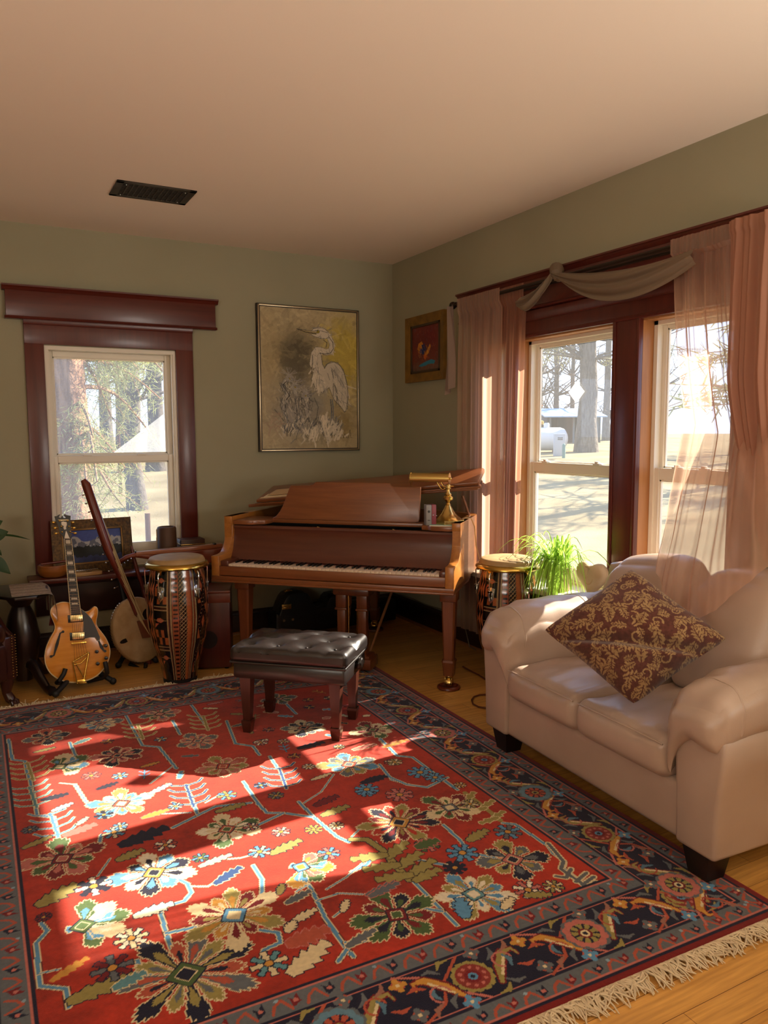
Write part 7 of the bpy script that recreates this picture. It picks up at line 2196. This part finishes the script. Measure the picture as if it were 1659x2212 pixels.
# beyond the right window
p = atd(1268, 905, 27); TX, TY = p[0], p[1]
bt = thing('spreading_tree', 'large grey trunked tree with spreading feathery branches outside the right window', 'tree', (TX, TY, gh(TX, TY)))
b = MB(); tp = trunk(b, TX, TY, .36, 7.5, q); build('trunk', b, M_gbark, bt)
bb, bn = MB(), MB()
side_ = np.array((math.cos(-YAW), math.sin(-YAW), 0))
for m_ in range(44):
    i = q.randrange(3, 8); sg = q.choice((-1, -1, 1))
    s1, d = tubebranch(bb, tp[i], side_ * sg * q.uniform(.5, 1) + np.array((q.gauss(0, .5), q.gauss(0, .5), q.uniform(0, .5))), q.uniform(1.6, 3.6), .05, q, .06, 6)
    for w_ in range(7):
        s2, _ = tubebranch(bb, s1[q.randrange(2, 7)], d + np.array((q.gauss(0, .7), q.gauss(0, .7), q.gauss(-.2, .5))), q.uniform(.5, 1.3), .012, q, .12, 4)
        if q.random() < .8: needles(bn, s2, q, 26, .16, .016)
build('branch', bb, M_gbark, bt); build('foliage', bn, M_ndl2, bt)
for k, (px_, dep, h_) in enumerate(((1165, 46, 9), (1200, 52, 10), (1310, 40, 9), (1235, 60, 11), (1420, 44, 10))):
    c = atd(px_, 930, dep); tr = thing('bare_tree', ('bare tree behind the yellow machine', 'bare tree left of the spreading tree behind the shed', 'bare tree right of the spreading tree', 'bare tree behind the blue shed roof', 'bare tree seen past the window mullion')[k], 'tree', (c[0], c[1], gh(c[0], c[1])), group='bare trees beyond the right window')
    b = MB(); tp = trunk(b, c[0], c[1], .2, h_, q); build('trunk', b, M_gbark, tr)
    b = MB()
    for m_ in range(60):
        i = q.randrange(1, 8); s1, d = tubebranch(b, tp[i], (q.gauss(0, 1), q.gauss(0, 1), .6), q.uniform(1.5, 4), .05, q, -.03, 5)
        for w_ in range(4): tubebranch(b, s1[q.randrange(2, 6)], (q.gauss(0, 1), q.gauss(0, 1), q.gauss(.2, .6)), q.uniform(.6, 1.6), .02, q, 0, 4)
    build('branch', b, M_gbark, tr)
for k, (x, y, h_) in enumerate(((13, 5.5, 6.5), (17, 8.5, 7), (21, 5.0, 7.5), (24, 11, 7))):  # unseen pines, added so their shadows stripe the yard
    tr = thing('pine_tree', ('nearest', 'second', 'third', 'furthest')[k] + ' unseen bushy pine added to cast shade on the yard outside the window', 'tree', (x, y, gh(x, y)), group='added shade pines')
    b = MB(); tp = trunk(b, x, y, .2, h_, q); build('trunk', b, M_bark, tr)
    bb, bn = MB(), MB()
    for m_ in range(34):
        i = q.randrange(2, 8); s1, d = tubebranch(bb, tp[i], (q.gauss(0, 1), q.gauss(0, 1), .1), (8.5 - i) * .42, .03, q, .04, 5)
        needles(bn, s1, q, 34, .5, .05, .1)
    build('branch', bb, M_bark, tr); build('foliage', bn, M_ndl2, tr)
FWD = np.array((math.sin(YAW), math.cos(YAW), 0)); RGT = np.array((math.cos(YAW), -math.sin(YAW), 0))
def local(px_, py_, dep, yaw=0):
    c = atd(px_, py_, dep); z = gh(c[0], c[1])
    return Matrix.Translation((c[0], c[1], z)) @ Matrix.Rotation(-YAW + yaw, 4, 'Z')
SM = local(1232, 960, 36)
sh = thing('shed', 'dark open fronted shed with blue grey metal roof outside the right window', 'shed', tuple(SM.translation))
b = MB(); b.M = SM; b.box((-1.1, 1.9, 0), (1.4, 2.0, 1.35)); b.box((-1.1, .0, 0), (-1.0, 1.9, 1.3)); b.box((1.3, 0, 0), (1.4, 1.9, 1.3)); b.box((-.4, .9, 0), (.9, 1.0, 1.2)); build('wall', b, mat('shed_boards', '#34383c', .9), sh)
b = MB(); b.M = SM; b.prism([(-.4, 1.18), (2.3, 1.62), (2.3, 1.67), (-.4, 1.23)], -1.3, 1.6, lambda y, z, c: (c, y, z)); build('roof', b, mat('blue_roof', '#7d93a6', .5), sh)
for x in (-1.0, .1, 1.2):
    b = MB(); b.M = SM; b.box((x, .0, 0), (x + .09, .09, 1.24)); build('post', b, mat('shed_post', '#6b6f70', .8) if x < 0 else bpy.data.materials['shed_post'], sh)
TM = local(1180, 960, 27, R_(12))
tk = thing('storage_tank', 'white horizontal cylindrical tank outside the right window', 'tank', tuple(TM.translation))
b = MB(); b.M = TM; b.lathe([(0, -.72), (.25, -.70), (.36, -.62), (.40, -.5), (.40, .5), (.36, .62), (.25, .70), (0, .72)], (0, 0, .47), 28, 0); build('shell', b, mat('white_tank', '#c9c6c0', .5), tk)
for x in (-.4, .4): b = MB(); b.M = TM; b.box((x - .04, -.3, -.05), (x + .04, .3, .2)); build('saddle', b, mat('rust', '#5a4436', .8) if x < 0 else bpy.data.materials['rust'], tk)
b = MB(); b.M = TM; b.lathe([(0, 0), (.10, 0), (.10, .14), (.07, .18), (0, .18)], (0, 0, .85), 16); build('valve_dome', b, bpy.data.materials['white_tank'], tk)
UM = local(1208, 963, 25)
ub = thing('utility_box', 'grey upright utility cabinet beside the white tank', 'utility box', tuple(UM.translation))
b = MB(); b.M = UM; b.box((-.17, -.12, -.02), (.17, .12, .72), .01); build('body', b, mat('grey_cabinet', '#a9a8a6', .6), ub)
b = MB(); b.M = UM; b.box((-.08, -.13, .58), (.08, -.118, .60)); b.box((-.08, -.13, .53), (.08, -.118, .55)); build('louvre', b, M_blk, ub)
PMx = local(1218, 968, 24)
b = MB(); b.M = PMx; b.lathe([(.055, -.05), (.055, .40), (.03, .44), (0, .45)], (0, 0, 0), 14); tag(build('marker_post', b, mat('green_post', '#5d7c70', .7)), 'short green post in front of the utility cabinet', 'post')
YM = local(1160, 950, 32)
ym = thing('tractor', 'yellow tractor partly hidden behind the white tank', 'tractor', tuple(YM.translation))
b = MB(); b.M = YM; b.box((-1.2, -.4, .7), (.2, .4, 1.05), .06); b.box((-.6, -.4, 1.05), (-.2, .4, 1.2), .05); build('body', b, mat('yellow_paint', '#c9a03c', .5), ym)
b = MB(); b.M = YM; b.box((-1.4, -.6, 1.62), (.1, .6, 1.68), .02)
for x in (-1.3, 0):
    for y in (-.5, .5): b.tube([(x, y, .9), (x, y, 1.64)], .03, 6)
build('canopy', b, mat('orange_canopy', '#a8714a', .6), ym)
for x in (-.9, .1):
    for y in (-.5, .5): b = MB(); b.M = YM; b.lathe([(.18, -.1), (.42, -.1), (.45, 0), (.42, .1), (.18, .1)], (x, y, .45), 22, 1); build('wheel', b, M_blk, ym)
